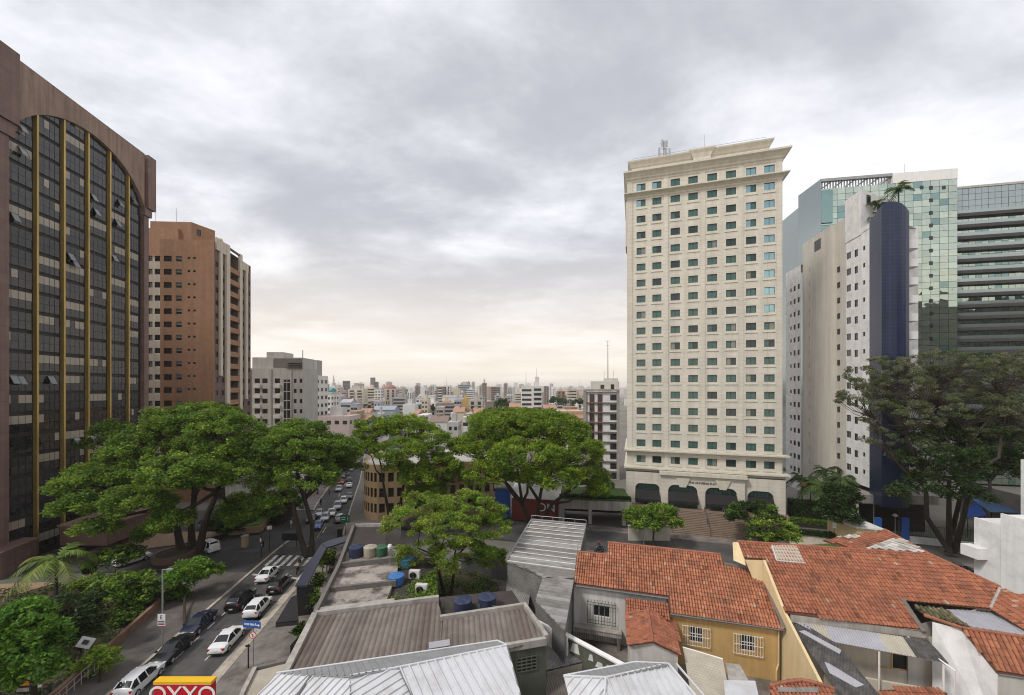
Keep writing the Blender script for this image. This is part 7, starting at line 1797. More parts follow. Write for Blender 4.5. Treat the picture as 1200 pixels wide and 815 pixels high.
# ---- terrace building with stained slabs
hH = thing('terrace_building', 'flat roofed terrace building with pale stained slabs and low parapets', 'building', (-16, 45, 0))
def slabpoly(pts, z, m, name): mb = MB(); mb.slab([PZ(*p, z) for p in pts], .4); return mb.build(name, M[m], hH)
slabpoly(((397, 665), (467, 657), (464, 684), (387, 690)), 5.0, 'slab_pale', 'roof_slab'); slabpoly(((385, 694), (460, 685), (452, 706), (375, 714)), 4.95, 'slab_dark', 'roof_slab')
slabpoly(((415, 618), (452, 617), (452, 640), (405, 641)), 5.3, 'roof_brown', 'tarred_roof'); slabpoly(((405, 641.5), (470, 640), (470, 656), (398, 663)), 4.9, 'slab_dark', 'tank_terrace')
base_ = [PZ(*p, 4.4) for p in ((417, 617), (470, 618), (470, 655), (462, 700), (370, 716))]; skirt(hH, base_, 'concrete_dark', inset=0, drop=0)
kwall(hH, [PZ(415, 616, 5.4), PZ(397, 664, 5.4), PZ(369, 721, 5.4)], .35, .3, 'concrete_dark', below=1.2); kwall(hH, [PZ(397, 664, 5.2), PZ(467, 656, 5.2)], .3, .35, 'concrete_dark'); kwall(hH, [PZ(386, 692, 5.1), PZ(464, 683.5, 5.1)], .3, .3, 'concrete_dark'); kwall(hH, [PZ(414, 617, 5.4), PZ(450, 616, 5.4)], .3, .3, 'concrete'); kwall(hH, [PZ(374, 717, 5.3), PZ(462, 706, 5.3)], .5, .25, 'concrete')
tank('navy tank with white lettering band beside the pavement parapet', 417.5, 652, 4.9, .85, 1.3, 'tank_navy'); tank('old beige asbestos tank between the navy and the green tank', 434, 652, 4.9, .78, 1.3, 'tank_beige'); tank('green tank half hidden by the yellow green tree', 447, 651, 4.9, .75, 1.2, 'tank_green')
tank('teal blue tank at the back of the yard terrace', 476.5, 664, 4.6, .80, 1.1, 'tank_teal'); tank('bright blue tank standing lowest beside the pale slab', 464.5, 684, 4.6, .82, 1.0, 'tank_blue')
tt = thing('yard_terrace', 'narrow weedy terrace with tanks between the slabs and the yard', 'terrace', PZ(480, 680, 4)); mb = MB(); mb.slab([PZ(*p, 4.55) for p in ((466, 652), (515, 655), (512, 705), (452, 708))], .4); mb.build('slab', M['roof_brown'], tt); skirt(tt, [PZ(*p, 4.2) for p in ((466, 652), (515, 655), (512, 705), (452, 708))], 'concrete_dark', inset=0, drop=0)
def aircon(label, px, py, z):
    p = PZ(px, py, z); t = thing('air_conditioner', label, 'air conditioner', p, 'air conditioners on the yard terrace')
    mb = MB(); mb.box(p + Vector((0, 0, .45)), (1.15, .5, .85), rz=-.1); mb.build('casing', M['offwhite'], t)
    mb = MB(); c = p + Vector((-.12, -.30, .45)); q = Matrix.Rotation(R(90), 3, 'X'); i = len(mb.v)
    for rr_ in (.34, .24, .14):
        n_ = 16; ps = [c + Vector((rr_ * math.cos(2 * math.pi * k / n_), -.02, rr_ * math.sin(2 * math.pi * k / n_))) for k in range(n_ + 1)]
        for a, b in zip(ps, ps[1:]): mb.tube(a, b, .025, n=4)
    mb.face([c + Vector((.33 * math.cos(2 * math.pi * k / 16), -.003, .33 * math.sin(2 * math.pi * k / 16))) for k in range(16)]); mb.build('fan_guard', M['black'], t)
aircon('white air conditioner beside the bright blue tank', 486, 678, 4.6); aircon('white air conditioner nearest the brown roof', 494, 695, 4.6)
o_ = cover('creepers growing over the yard terrace', [tuple(PZ(*p, 4.6))[:2] for p in ((476, 690), (512, 668), (512, 704), (458, 706))], 2000, G1 + GY[:1], .12, .5, 'creepers'); o_.location.z = 4.6
bw = thing('yard_wall', 'grey block wall closing the back of the yard', 'wall', (-4, 52, 0)); a, b = PZ(540, 672, 0.3), PZ(594, 678, .3); f = Fac((a.x, a.y), (b.x, b.y)); mb = MB(); f.bar(mb, 0, f.L, 0, 3.0, -.2, 0); mb.build('wall', M['grey_block'], bw)

# ---- white standing seam roofs nearest the camera
hF = thing('white_sheet_roof', 'house with a broad white ribbed metal hip roof in the lower middle', 'house', (-4, 23, 0))
F = {'a': PZ(324, 790, 7.45), 'b': PZ(583, 752, 7.7), 'r1': PZ(594, 757, 8.0), 'r0': PZ(410, 793, 8.0), 'm': PZ(467, 783, 8.0)}
eF = PZ(606, 812, 7.0); pf1 = Plane(F['r0'], F['r1'], eF); low = lambda px, py: pf1(px, py)
corrug(hF, pf1, [F['m'], F['r1'], pf1(640, 925), pf1(535, 925)], .5, .10, 'metal_white', 'roof', prof=RIB, vdir=pf1(540, 925) - pf1(480, 783))
d_ = (F['r0'] - F['r1']).normalized(); pf3 = Plane(F['r0'], F['m'], pf1(480, 850) + Vector((0, 0, -.25))); corrug(hF, pf3, [F['r0'], F['m'], pf3(520, 890), pf3(411, 890)], .42, .09, 'metal_white', 'roof', prof=RIB, vdir=pf3(350, 850) - pf3(440, 795))
pf4 = Plane(F['r0'], F['a'], PZ(300, 850, 6.4)); corrug(hF, pf4, [F['r0'], pf4(411, 900), pf4(230, 900), F['a']], .42, .09, 'metal_white', 'roof', prof=RIB, vdir=pf4(330, 860) - pf4(390, 797))
pf2 = Plane(F['a'], F['b'], F['r1']); corrug(hF, pf2, [F['a'], F['b'], F['r1'], F['m'], pf2(410, 793)], .38, .05, 'metal_shade', 'back_slope', prof=RIB, vdir=pf2(440, 793) - pf2(430, 775))
mb = MB()
for p, q in ((F['a'], F['b']), (F['b'], F['r1']), (F['r0'], F['m']), (F['m'], F['r1'])): mb.tube(p + Vector((0, 0, .05)), q + Vector((0, 0, .05)), .07, n=5)
mb.build('ridge_flashing', M['metal_white'], hF)
mb = MB(); mb.tube(F['m'] + Vector((0, 0, .03)), pf1(535, 925) + Vector((0, 0, .03)), .06, n=5); mb.tube(pf4(364, 794) + Vector((0, 0, .05)), pf4(318, 860) + Vector((0, 0, .05)), .09, n=5); mb.tube(F['r1'] + Vector((0, 0, .02)), pf1(640, 925) + Vector((0, 0, .02)), .05, n=5); mb.build('hip_gutter', M['gutter'], hF)
skirt(hF, [F['a'], F['b'], F['r1'], pf1(636, 915), pf4(235, 890)], 'concrete_grey', inset=.25, drop=.3)
hG2 = thing('white_sheet_roof', 'house with a smaller white ribbed metal roof in front of the tiled annex', 'house', (8, 23, 0))
g = {'l': PZ(660.6, 793, 6.9), 't': PZ(744.5, 777, 7.2), 'r': PZ(783, 779, 7.5), 'm': PZ(710, 795, 7.5), 'e': PZ(815, 812, 6.7)}
pg1 = Plane(g['m'], g['r'], g['e']); corrug(hG2, pg1, [g['m'], g['r'], pg1(860, 870), pg1(705, 870)], .46, .09, 'metal_white', 'roof', prof=RIB)
pg2 = Plane(g['m'], g['l'], PZ(690, 850, 6.2)); corrug(hG2, pg2, [g['l'], g['m'], pg2(705, 872), pg2(680, 872)], .46, .09, 'metal_white', 'roof', prof=RIB, vdir=pg2(675, 840) - pg2(705, 800))
pg3 = Plane(g['l'], g['t'], g['m']); corrug(hG2, pg3, [g['l'], g['t'], pg3(783, 778.5), pg3(710, 795.3)], .38, .05, 'metal_shade', 'back_slope', prof=RIB, vdir=pg3(700, 797) - pg3(690, 786))
mb = MB()
for p, q in ((g['l'], g['t']), (g['t'], g['r']), (g['l'], g['m']), (g['m'], g['r'])): mb.tube(p + Vector((0, 0, .05)), q + Vector((0, 0, .05)), .07, n=5)
mb.build('ridge_flashing', M['metal_white'], hG2)
mb = MB(); mb.tube(g['r'] + Vector((0, 0, .06)), pg1(860, 870) + Vector((0, 0, .06)), .10, n=5); mb.tube(g['r'] + Vector((.55, .1, .0)), pg1(872, 868) + Vector((0, 0, -.1)), .07, n=5); mb.tube(g['m'] + Vector((0, 0, .05)), pg1(705, 870) + Vector((0, 0, .05)), .09, n=5); mb.build('hip_flashing', M['metal_white'], hG2)
skirt(hG2, [g['l'], g['t'], g['r'], pg1(855, 865), pg1(690, 870)], 'concrete_grey', inset=.25, drop=.3)

# ---- sun awnings beside the ochre wall
aw = thing('patio_awning', 'cream ribbed awning sloping down beside the ochre wall', 'awning', (13, 29, 0)); pa_ = Plane(PZ(800, 759, 3.4), PZ(847, 773, 3.4), PZ(812, 815, 2.8)); corrug(aw, pa_, [pa_(800, 759), pa_(847, 773), pa_(862, 850), pa_(816, 850)], .24, .06, 'fibro_cream', 'roof', vdir=pa_(847, 773) - pa_(800, 759))
mb = MB(); mb.tube(pa_(800, 759), pa_(847, 773), .08, n=5); mb.build('edge', M['white_frame'], aw); p = pa_(830, 840); mb = MB(); mb.tube((p.x, p.y, 0), p, .06, n=5); mb.build('post', M['white_frame'], aw)
aw = thing('patio_awning', 'narrow beige flat awning beside the cream ribbed one', 'awning', (16, 28, 0)); mb = MB(); q = [PZ(850, 777, 3.2), PZ(867, 779, 3.2), PZ(878, 799, 3.2), PZ(854, 797, 3.2)]; mb.slab(q, .12); mb.build('roof', M['concrete'], aw); mb = MB(); mb.tube((q[2].x - .2, q[2].y + .2, 0), (q[2].x - .2, q[2].y + .2, 3.05), .06, n=5); mb.build('post', M['white_frame'], aw)
aw = thing('patio_awning', 'plain white sheet awning nearest the louvred gate', 'awning', (15, 26, 0)); mb = MB(); q = [PZ(848, 797, 3.6), PZ(885, 798, 3.6), PZ(897, 850, 3.3), PZ(853, 850, 3.3)]; mb.slab(q, .06); mb.build('roof', M['metal_white'], aw); mb = MB(); mb.tube((q[1].x - .1, q[1].y - .2, 0), (q[1].x - .1, q[1].y - .2, 3.5), .05, n=5); mb.build('post', M['white_frame'], aw)
ht = thing('tiled_annex', 'hump ridged tile roof with a grey patch at the bottom beside the yellow wall', 'house', (19, 25, 0))
pq = Plane(PZ(903, 803, 3.9), PZ(975, 806, 3.9), PZ(905, 850, 3.1)); tile_roof(ht, pq, [pq(903, 803), pq(938, 797), pq(975, 806), pq(985, 870), pq(900, 870)], .28, .42, TP2, seed=15); skirt(ht, [pq(903, 803), pq(975, 806), pq(985, 870), pq(900, 870)], 'pale_yellow')
ridge_cap(ht, [pq(902, 804, .05), pq(922, 799, .12), pq(940, 797, .16), pq(958, 801, .12), pq(977, 807, .05)], .14); corrug(ht, pq, [pq(912, 806, .12), pq(958, 806, .12), pq(960, 812, .12), pq(911, 811, .12)], .2, .03, 'fibro_grey', 'roof_patch')
ht = thing('tiled_annex', 'strip of red tile roof at the bottom edge below the porch', 'house', (25, 24, 0))
pq = Plane(PZ(1030, 809, 2.6), PZ(1108, 812, 2.6), PZ(1030, 850, 1.8)); tile_roof(ht, pq, [pq(1030, 809), pq(1085, 806), pq(1110, 812), pq(1120, 870), pq(1025, 870)], .28, .42, TP2, seed=16); skirt(ht, [pq(1030, 809), pq(1110, 812), pq(1120, 870), pq(1025, 870)], 'cream')
# ---- small roof by the pavement at lower left
ls = thing('kerbside_shed', 'narrow shed with a ribbed cream roof beside the pavement', 'shed', (-18, 26, 0)); pk = Plane(PZ(298, 786, 3.2), PZ(337, 777, 3.3), PZ(285, 815, 3.0)); corrug(ls, pk, [pk(299, 787), pk(338, 777), pk(300, 850), pk(268, 850)], .2, .05, 'fibro_cream', 'roof', vdir=pk(338, 777) - pk(299, 787)); skirt(ls, [pk(299, 787), pk(338, 777), pk(300, 850), pk(268, 850)], 'concrete_dark', inset=.05); kwall(ls, [pk(299, 785), pk(267, 850)], .3, .25, 'concrete'); kwall(ls, [pk(298, 785), pk(338, 776)], .25, .2, 'concrete_dark')

# ---- restaurant front with dark awnings and planting on the right-hand pavement
rb = thing('dark_pergola', 'L shaped navy sheet pergola edging the restaurant yard', 'pergola', PZ(370, 660, 3.4))
mb = MB(); zq = 3.5
mb.slab([PZ(*p, zq) for p in ((409, 627), (407, 634), (383, 642), (377, 637), (387, 633))], .18); mb.slab([PZ(*p, zq) for p in ((376.5, 637.5), (382.5, 642.5), (371, 664), (360, 686), (346, 686), (358, 666))], .18); mb.build('roof', M['navy_sheet'], rb)
mb = MB(); 
for p in ((407, 633), (383, 641), (364, 680), (379, 637), (352, 684)): q = PZ(*p, zq); mb = MB(); mb.tube((q.x, q.y, 0), (q.x, q.y, zq - .18), .07, n=5); mb.build('post', M['black'], rb)
mb = MB(); mb.slab([PZ(*p, .35) for p in ((388, 655), (412, 640), (400, 668), (378, 700))], .2); mb.build('yard_floor', M['roof_brown'], rb)
rp = thing('black_sign_board', 'tall black board at the pavement end of the navy pergola', 'sign board', PZ(357, 715, 0)); a, b = PZ(347.5, 715, .8), PZ(367, 713, .8); f = Fac((a.x, a.y), (b.x, b.y)); mb = MB(); f.bar(mb, 0, f.L, .1, 3.4, -.15, 0); mb.build('board', M['black'], rp)
ra = thing('dark_awning', 'black sloping awning over the restaurant door on the pavement', 'awning', PZ(340, 730, 2.5)); q = [PZ(347, 702, 3.2), PZ(347, 728, 3.0), PZ(323, 731, 2.5), PZ(345, 700, 2.6)]
mb = MB(); mb.slab([PZ(348, 697, 3.3), PZ(350, 727, 3.3), PZ(323, 730, 2.5), PZ(341, 700, 2.5)], .1); mb.build('canopy', M['awning_black'], ra); mb = MB(); p = PZ(324, 730, 2.5); 
mb.face([PZ(350, 727, 3.3), PZ(323, 730, 2.5), PZ(323, 730, 2.5) - Vector((0, 0, .45)), PZ(350, 727, 3.3) - Vector((0, 0, .45))]); mb.build('valance', M['black'], ra)
rl = thing('planter_wall', 'dark planter box with shrubs at the restaurant corner', 'planter', PZ(352, 760, 0)); a, b = PZ(340, 758, .8), PZ(352, 745, .8); mb = MB(); mb.prism([(a.x, a.y), (a.x + 1.4, a.y), (b.x + 1.4, b.y + 1.5), (b.x, b.y + 1.5)], 0, .9); mb.build('box', M['black'], rl)
for i, (lab, px, py, z, h, r) in enumerate((('dark narrow cypress like shrub behind the black board', 378, 672, .3, 2.6, .8), ('tall feathery shrub inside the navy pergola', 386, 672, .3, 2.8, .9), ('leafy shrub at the pavement end of the planting strip', 372, 700, .3, 2.4, .9), ('spiky shrub beside the terrace parapet', 366, 716, .3, 2.0, .8), ('small shrub in the dark planter box', 350, 748, .9, 1.1, .6))):
    p = PZ(px, py, z) ; tree('strip_shrub', lab, p, p + Vector((0, 0, h * .3)), [(p + Vector((0, 0, h * .55)), (r * .7, r * .7, h * .45)), (p + Vector((.1, .1, h * .85)), (r * .5, r * .5, h * .3))], G1 + GD, leaf=.13, rad=.06, tuft=.5, dens=1.5, group='shrubs along the restaurant front', cat='shrub')
# ---- retaining wall along the left pavement
rw = thing('retaining_wall', 'low reddish retaining wall between the left pavement and the garden', 'wall', (-40, 40, 0))
mb = MB(); pts = [(-34.7, 24), (-36.6, 31.9), (-39.8, 43), (-41.8, 49.3)]
for a, b in zip(pts[::-1], pts[::-1][1:]): f = Fac(a, b); f.bar(mb, 0, f.L, 0, 1.0, -.35, 0)
mb.build('wall', M['retaining'], rw)
# garden railing
gr_ = thing('garden_railing', 'thin metal railing along the garden steps at the lower left', 'railing', PZ(95, 800, 0)); mb = MB(); a, b = PZ(60, 835, .9), PZ(125, 775, .9)
for k in range(9): p = a.lerp(b, k / 8); mb.tube(p, p + Vector((0, 0, 1.0)), .03, n=4)
for h in (.5, 1.0): mb.tube(a + Vector((0, 0, h)), b + Vector((0, 0, h)), .025, n=4)
mb.build('rails', M['steel'], gr_)
# raised beds on the corner of the side road
rbed = thing('raised_bed', 'planted raised bed with tan wall on the corner beyond the white van', 'planter', (-46, 72, 0)); a, b = PZ(243, 632, 1.2), PZ(283, 628, 1.0)
mb = MB(); mb.prism([(a.x, 66.5), (b.x + .6, 68.0), (b.x - 2, 75), (a.x - 6, 75)], 0, 1.1); mb.build('wall', M['paving_tan'], rbed); mb = MB(); mb.prism([(a.x + .2, 66.8), (b.x + .3, 68.3), (b.x - 2, 74.7), (a.x - 5.7, 74.7)], 1.0, 1.35); mb.build('planting', M['lawn'], rbed)
tb_ = thing('tree_planter', 'round stone planter around the great tree on the forecourt', 'planter', PZ(203, 652, 0)); p = PZ(205, 654, .1); mb = MB(); mb.lathe([(2.6, 0), (2.6, .9), (2.25, .9), (2.2, .6)], 20, c=p); mb.build('rim', M['granite_dark'], tb_); mb = MB(); mb.lathe([(2.2, .5), (2.2, .62)], 20, c=p); mb.build('soil', M['soil'], tb_)
sh_ = thing('shop_kiosk', 'low brown roofed kiosk at the corner of the side road', 'kiosk', (-44, 76, 0)); a, b = PY(297, 618, 74), PY(330, 618, 74); mb = MB(); mb.prism([(a.x, 74), (b.x, 74), (b.x, 78), (a.x, 78)], -.5, 2.2); mb.build('wall', M['dark_void'], sh_); mb = MB(); mb.slab([(a.x - .4, 73.4, 2.3), (b.x + .4, 73.4, 2.3), (b.x + .4, 78.4, 3.1), (a.x - .4, 78.4, 3.1)], .15); mb.build('roof', M['retaining'], sh_)
# street edge buildings on the far left
for i, (lab, y0, y1, h, m) in enumerate((('low pale shop front beside the far left pavement', 92, 108, 5.0, 'offwhite'), ('low tan building further along the far left pavement', 112, 132, 6.0, 'cream'))):
    t = thing('street_building', lab, 'building', (kl(y0) - 12, y0, hz_(y0))); mb = MB(); mb.prism([(kl(y0) - 9, y0), (kl(y1) - 9, y1), (kl(y1) - 22, y1), (kl(y0) - 22, y0)], hz_(y1) - 1, hz_(y0) + h); mb.build('wall', M[m], t)
    mb = MB(); mb.prism([(kl(y0) - 8.8, y0 - .1), (kl(y1) - 8.8, y1 + .1), (kl(y1) - 22.1, y1 + .1), (kl(y0) - 22.1, y0 - .1)], hz_(y0) + h + .003, hz_(y0) + h + .3); mb.build('roof', M['concrete'], t)
# grey wall and blue awnings at the right
gw = thing('boundary_wall', 'long grey boundary wall behind the blue awning at the right', 'wall', (85, 70, 0)); a, b = PY(1125, 560, 76), PY(1230, 590, 62); f = Fac((a.x, a.y), (b.x, b.y)); mb = MB(); f.bar(mb, 0, f.L, 0, 7.0, -.3, 0); mb.build('wall', M['concrete_dark'], gw)
ba = thing('blue_awning', 'bright blue canvas awning over the parking court', 'awning', PZ(1150, 605, 3)); mb = MB(); mb.slab([PZ(1130, 597, 3.8), PZ(1146, 588, 4.4), PZ(1156, 604, 3.6), PZ(1133, 607, 3.2)], .08); mb.build('canvas', M['blue_canvas'], ba)
ba2 = thing('blue_awning', 'faded blue canvas awning stretching to the grey wall', 'awning', PZ(1165, 590, 3)); mb = MB(); mb.slab([PZ(1136, 583, 4.6), PZ(1148, 581, 5.0), PZ(1197, 601, 4.2), PZ(1160, 600, 4.0)], .08); mb.build('canvas', M['blue_canvas_pale'], ba2)
for t, pts in ((ba, ((1134, 606), (1154, 603))), (ba2, ((1162, 599), (1190, 600)))):
    for p in pts: q = PZ(*p, 3.4); mb = MB(); mb.tube((q.x, q.y, 0), (q.x, q.y, 3.3), .06, n=5); mb.build('post', M['black'], t)
fe = thing('blue_fence', 'dark blue bar fence on a white plinth by the great sparse tree', 'fence', PZ(1060, 630, 0)); a, b = PZ(1062, 632, .6), PZ(1142, 640, .6); f = Fac((a.x, a.y), (b.x, b.y)); mb = MB(); f.bar(mb, 0, f.L, 0, 1.1, -.2, 0); mb.build('plinth', M['white_dirty'], fe)
mb = MB()
for k in range(int(f.L / .28)): p = f.pt(k * .28, 1.1, -.1); mb.tube(p, p + Vector((0, 0, 1.9)), .025, n=4)
for z in (1.3, 2.9): mb.tube(f.pt(0, z, -.1), f.pt(f.L, z, -.1), .035, n=4)
mb.build('bars', M['black'], fe)
for px in (1061, 1029): p = PZ(px, 634, .4); m2 = MB(); m2.box(p + Vector((0, 0, 1.9)), (.8, .5, 3.6)); m2.build('gate_post', M['sign_blue'], fe)
gh = thing('gate_house', 'small cream gatehouse with a white edged roof behind the red roof', 'gatehouse', PZ(1010, 640, 0)); a, b = PZ(1004, 640, .8), PZ(1032, 643, .8); mb = MB(); mb.prism([(a.x, a.y), (b.x, b.y), (b.x + .5, b.y + 5), (a.x - .5, a.y + 5)], 0, 3.6); mb.build('wall', M['pale_yellow'], gh); mb = MB(); mb.prism([(a.x - .3, a.y - .3), (b.x + .3, b.y - .3), (b.x + .8, b.y + 5.2), (a.x - .8, a.y + 5.2)], 3.603, 3.85); mb.build('roof', M['white'], gh)
ob_ = thing('orange_barrier', 'orange painted panel at the hotel drive', 'barrier', PZ(990, 636, .6)); a, b = PZ(983, 637, .6), PZ(996, 641, .6); f = Fac((a.x, a.y), (b.x, b.y)); mb = MB(); f.bar(mb, 0, f.L, .1, 1.7, -.1, 0); mb.build('panel', M['orange'], ob_); mb = MB(); f.bar(mb, 0, .1, 0, 1.9, -.15, .03); mb.build('post', M['black'], ob_)
# ================================================================== vehicles
def groundpt(px, py, lift=.02):
    Y = 60.0
    for _ in range(40): Y = (HC - hz_(Y) - lift) * FPX / (py - Y0)
    p = PY(px, py, Y); return Vector((p.x, Y, hz_(Y) + lift))
ST = {
 'sedan': [(-2.24, .66, .36, .66, .70, .55), (-2.14, .82, .26, .84, .93, .68), (-1.80, .87, .22, .91, 1.03, .72), (-1.38, .885, .22, .93, 1.06, .70), (-.72, .89, .22, .92, 1.41, .57), (-.05, .89, .22, .91, 1.46, .59), (.48, .885, .22, .90, 1.40, .575), (1.16, .88, .22, .88, .99, .70), (1.75, .87, .22, .80, .88, .72), (2.12, .82, .24, .68, .74, .66), (2.26, .62, .32, .56, .60, .50)],
 'hatch': [(-2.02, .70, .38, .80, .92, .56), (-1.94, .84, .28, .95, 1.12, .66), (-1.84, .875, .24, .98, 1.20, .68), (-1.42, .885, .22, .97, 1.50, .585), (-.75, .89, .22, .96, 1.57, .60), (-.05, .89, .22, .95, 1.58, .60), (.45, .885, .22, .94, 1.52, .58), (1.15, .88, .22, .92, 1.06, .70), (1.70, .87, .22, .86, .95, .72), (2.04, .82, .26, .74, .82, .66), (2.16, .64, .34, .62, .68, .52)],
 'suv': [(-2.2, .74, .42, .90, 1.02, .60), (-2.12, .87, .34, 1.05, 1.24, .70), (-2.02, .90, .30, 1.08, 1.34, .70), (-1.62, .91, .28, 1.08, 1.66, .62), (-.85, .915, .28, 1.06, 1.74, .64), (-.05, .915, .28, 1.05, 1.75, .64), (.50, .91, .28, 1.04, 1.68, .62), (1.20, .905, .28, 1.02, 1.16, .74), (1.85, .895, .28, .96, 1.05, .76), (2.2, .85, .32, .82, .90, .70), (2.32, .68, .40, .66, .74, .56)],
 'van': [(-2.2, .76, .42, .90, 1.05, .62), (-2.14, .87, .34, 1.02, 1.40, .70), (-2.06, .88, .30, 1.04, 1.62, .70), (-1.86, .89, .28, 1.04, 1.86, .66), (-.85, .895, .28, 1.03, 1.92, .67), (.15, .895, .28, 1.03, 1.92, .67), (.85, .89, .28, 1.02, 1.84, .64), (1.52, .885, .28, 1.00, 1.20, .72), (1.95, .875, .28, .92, 1.02, .74), (2.16, .83, .32, .80, .88, .68), (2.26, .68, .40, .66, .74, .56)],
}
_wheelm = {}
def wheel_mesh(r, w):
    mb = MB(); prof = [(r * .62, -w / 2), (r * .93, -w / 2), (r, -w / 2 + .03), (r, w / 2 - .03), (r * .93, w / 2), (r * .62, w / 2)]
    n = 18
    for j in range(len(prof) - 1):
        for k in range(n):
            a0, a1 = 2 * math.pi * k / n, 2 * math.pi * (k + 1) / n; (ra, ya), (rb, yb_) = prof[j], prof[j + 1]
            mb.face([(ra * math.cos(a0), ya, ra * math.sin(a0)), (rb * math.cos(a0), yb_, rb * math.sin(a0)), (rb * math.cos(a1), yb_, rb * math.sin(a1)), (ra * math.cos(a1), ya, ra * math.sin(a1))])
    rm = MB()
    for s in (-1, 1):
        y = s * (w / 2 - .015); rm.face([(r * .62 * math.cos(2 * math.pi * k / n), y - s * .03, r * .62 * math.sin(2 * math.pi * k / n)) for k in range(n)], 1)
        for k in range(5):
            a = 2 * math.pi * k / 5; rm.tube((r * .1 * math.cos(a), y, r * .1 * math.sin(a)), (r * .6 * math.cos(a), y, r * .6 * math.sin(a)), .045, .035, 4, 0)
        for k in range(n):
            a0, a1 = 2 * math.pi * k / n, 2 * math.pi * (k + 1) / n; rm.tube((r * .6 * math.cos(a0), y, r * .6 * math.sin(a0)), (r * .6 * math.cos(a1), y, r * .6 * math.sin(a1)), .022, n=4, m=0)
    return mb, rm
def make_car(kind, paintm, label='car', name='parked_car', roofbars=False):
    st = ST[kind]; root = thing(name, label, {'van': 'van'}.get(kind, 'car'))
    body = MB(); wind = MB(); rear = MB(); sides = (MB(), MB())
    def ring(s):
        x, w, zb, zs, zt, wr = s; zm = zb + (zs - zb) * .45
        h = [(w * .78, zb), (w * .97, zb + .10), (w, zm), (w * .975, zs), (wr, zt - .05), (wr * .62, zt), (0, zt + .012)]
        return [Vector((x, y, z)) for y, z in h]
    # denser stations by smooth interpolation
    def interp(a, b, t): return tuple(a[i] + (b[i] - a[i]) * t for i in range(6))
    S2 = []
    for i in range(len(st) - 1):
        for t in (0, .5): S2.append((i, t, interp(st[i], st[i + 1], t)))
    S2.append((len(st) - 1, 0, st[-1])); rg = [ring(s) for _, _, s in S2]
    for j in range(len(rg) - 1):
        i0 = S2[j][0]; A, B = rg[j], rg[j + 1]
        for k in range(6):
            for sg in (1, -1):
                q = [Vector((p.x, p.y * sg, p.z)) for p in (A[k], B[k], B[k + 1], A[k + 1])]
                if sg < 0: q = q[::-1]
                tgt = body
                if i0 == 6 and k >= 4 or (i0 == 6 and k == 3 and False): tgt = wind
                elif i0 == 3 and kind == 'sedan' and k >= 4: tgt = rear
                elif i0 == 2 and kind != 'sedan' and k >= 4: tgt = rear
                elif k == 3 and ((kind == 'sedan' and 3 <= i0 <= 6) or (kind != 'sedan' and 2 <= i0 <= 6)): tgt = sides[0 if sg > 0 else 1]
                tgt.face(q)
    for R_, s in ((rg[0], 1), (rg[-1], -1)):
        loop = [Vector((p.x, p.y, p.z)) for p in R_] + [Vector((p.x, -p.y, p.z)) for p in R_[-2::-1]]
        body.face(loop if s < 0 else loop[::-1])
    body.face([Vector((p[0].x, p[0].y, p[0].z)) for p in rg] + [Vector((p[0].x, -p[0].y, p[0].z)) for p in rg[::-1]])
    # pillars
    xs_ = [s[0] for s in st]; zr = st[5][4]
    for xp in (-.12, .0):
        pass
    for sg in (1, -1):
        body.tube((st[7][0] - .02, st[7][5] * sg * .99, st[7][4] - .02), (st[6][0], st[6][5] * sg * 1.0, st[6][4] - .04), .045, n=5)
        body.tube((-.10, .875 * sg, st[5][3]), (-.14, (st[5][5] + .005) * sg, zr - .06), .05, n=4)
        a, b = (3, 4) if kind == 'sedan' else (2, 3)
        body.tube((st[a][0], st[a][5] * sg, st[a][4] - .03), (st[b][0], st[b][5] * sg, st[b][4] - .04), .06, n=5)
        if kind != 'sedan': body.tube((-1.05, .885 * sg, st[4][3]), (-1.0, (st[4][5] + .005) * sg, st[4][4] - .07), .06, n=4)
        body.box((.92, .98 * sg, st[6][3] + .08), (.16, .20, .13))
    o = body.build('body', M[paintm], root)
    bm_ = bmesh.new(); bm_.from_mesh(o.data); bmesh.ops.remove_doubles(bm_, verts=bm_.verts, dist=.0015); bmesh.ops.recalc_face_normals(bm_, faces=bm_.faces); bm_.to_mesh(o.data); bm_.free()
    o.data.polygons.foreach_set('use_smooth', [True] * len(o.data.polygons)); o.data.set_sharp_from_angle(angle=R(38))
    wind.build('windscreen', M['car_glass'], root); rear.build('rear_window', M['car_glass'], root)
    for s_ in sides: s_.build('side_window', M['car_glass'], root)
    fw, rw_ = (1.38, -1.32); r = .33 if kind in ('sedan', 'hatch') else .36
    for x in (fw, rw_):
        for sg in (1, -1):
            a, b = wheel_mesh(r, .21); 
            for m_ in (a, b): m_.v = [(v[0] + x, v[1] + sg * (st[5][1] - .085), v[2] + r) for v in m_.v]
            t = a.build('wheel', M['rubber'], root); b.build('rim', [M['rim'], M['black']], t)
    xf, xr = st[-1][0], st[0][0]; zf, zr_ = st[-2][3] + .0, st[1][3] - .08
    for sg in (1, -1):
        m_ = MB(); m_.box((xf - .16, .60 * sg, zf - .04), (.20, .34, .15), rz=-.35 * sg); m_.build('headlight', M['lamp_clear'], root)
        m_ = MB(); m_.box((xr + .10, .64 * sg, zr_), (.16, .36, .19), rz=.3 * sg); m_.build('tail_light', M['lamp_red'], root)
    m_ = MB(); m_.box((xr + .0, 0, .58), (.03, .42, .14)); m_.build('number_plate', M['plate'], root)
    m_ = MB(); m_.box((xf - .01, 0, .46), (.05, 1.0, .16)); m_.build('grille', M['black'], root)
    m_ = MB(); m_.box((xr + .05, 0, .36), (.12, 1.3, .12)); m_.build('bumper', M['black'], root)
    return root
protos = {}
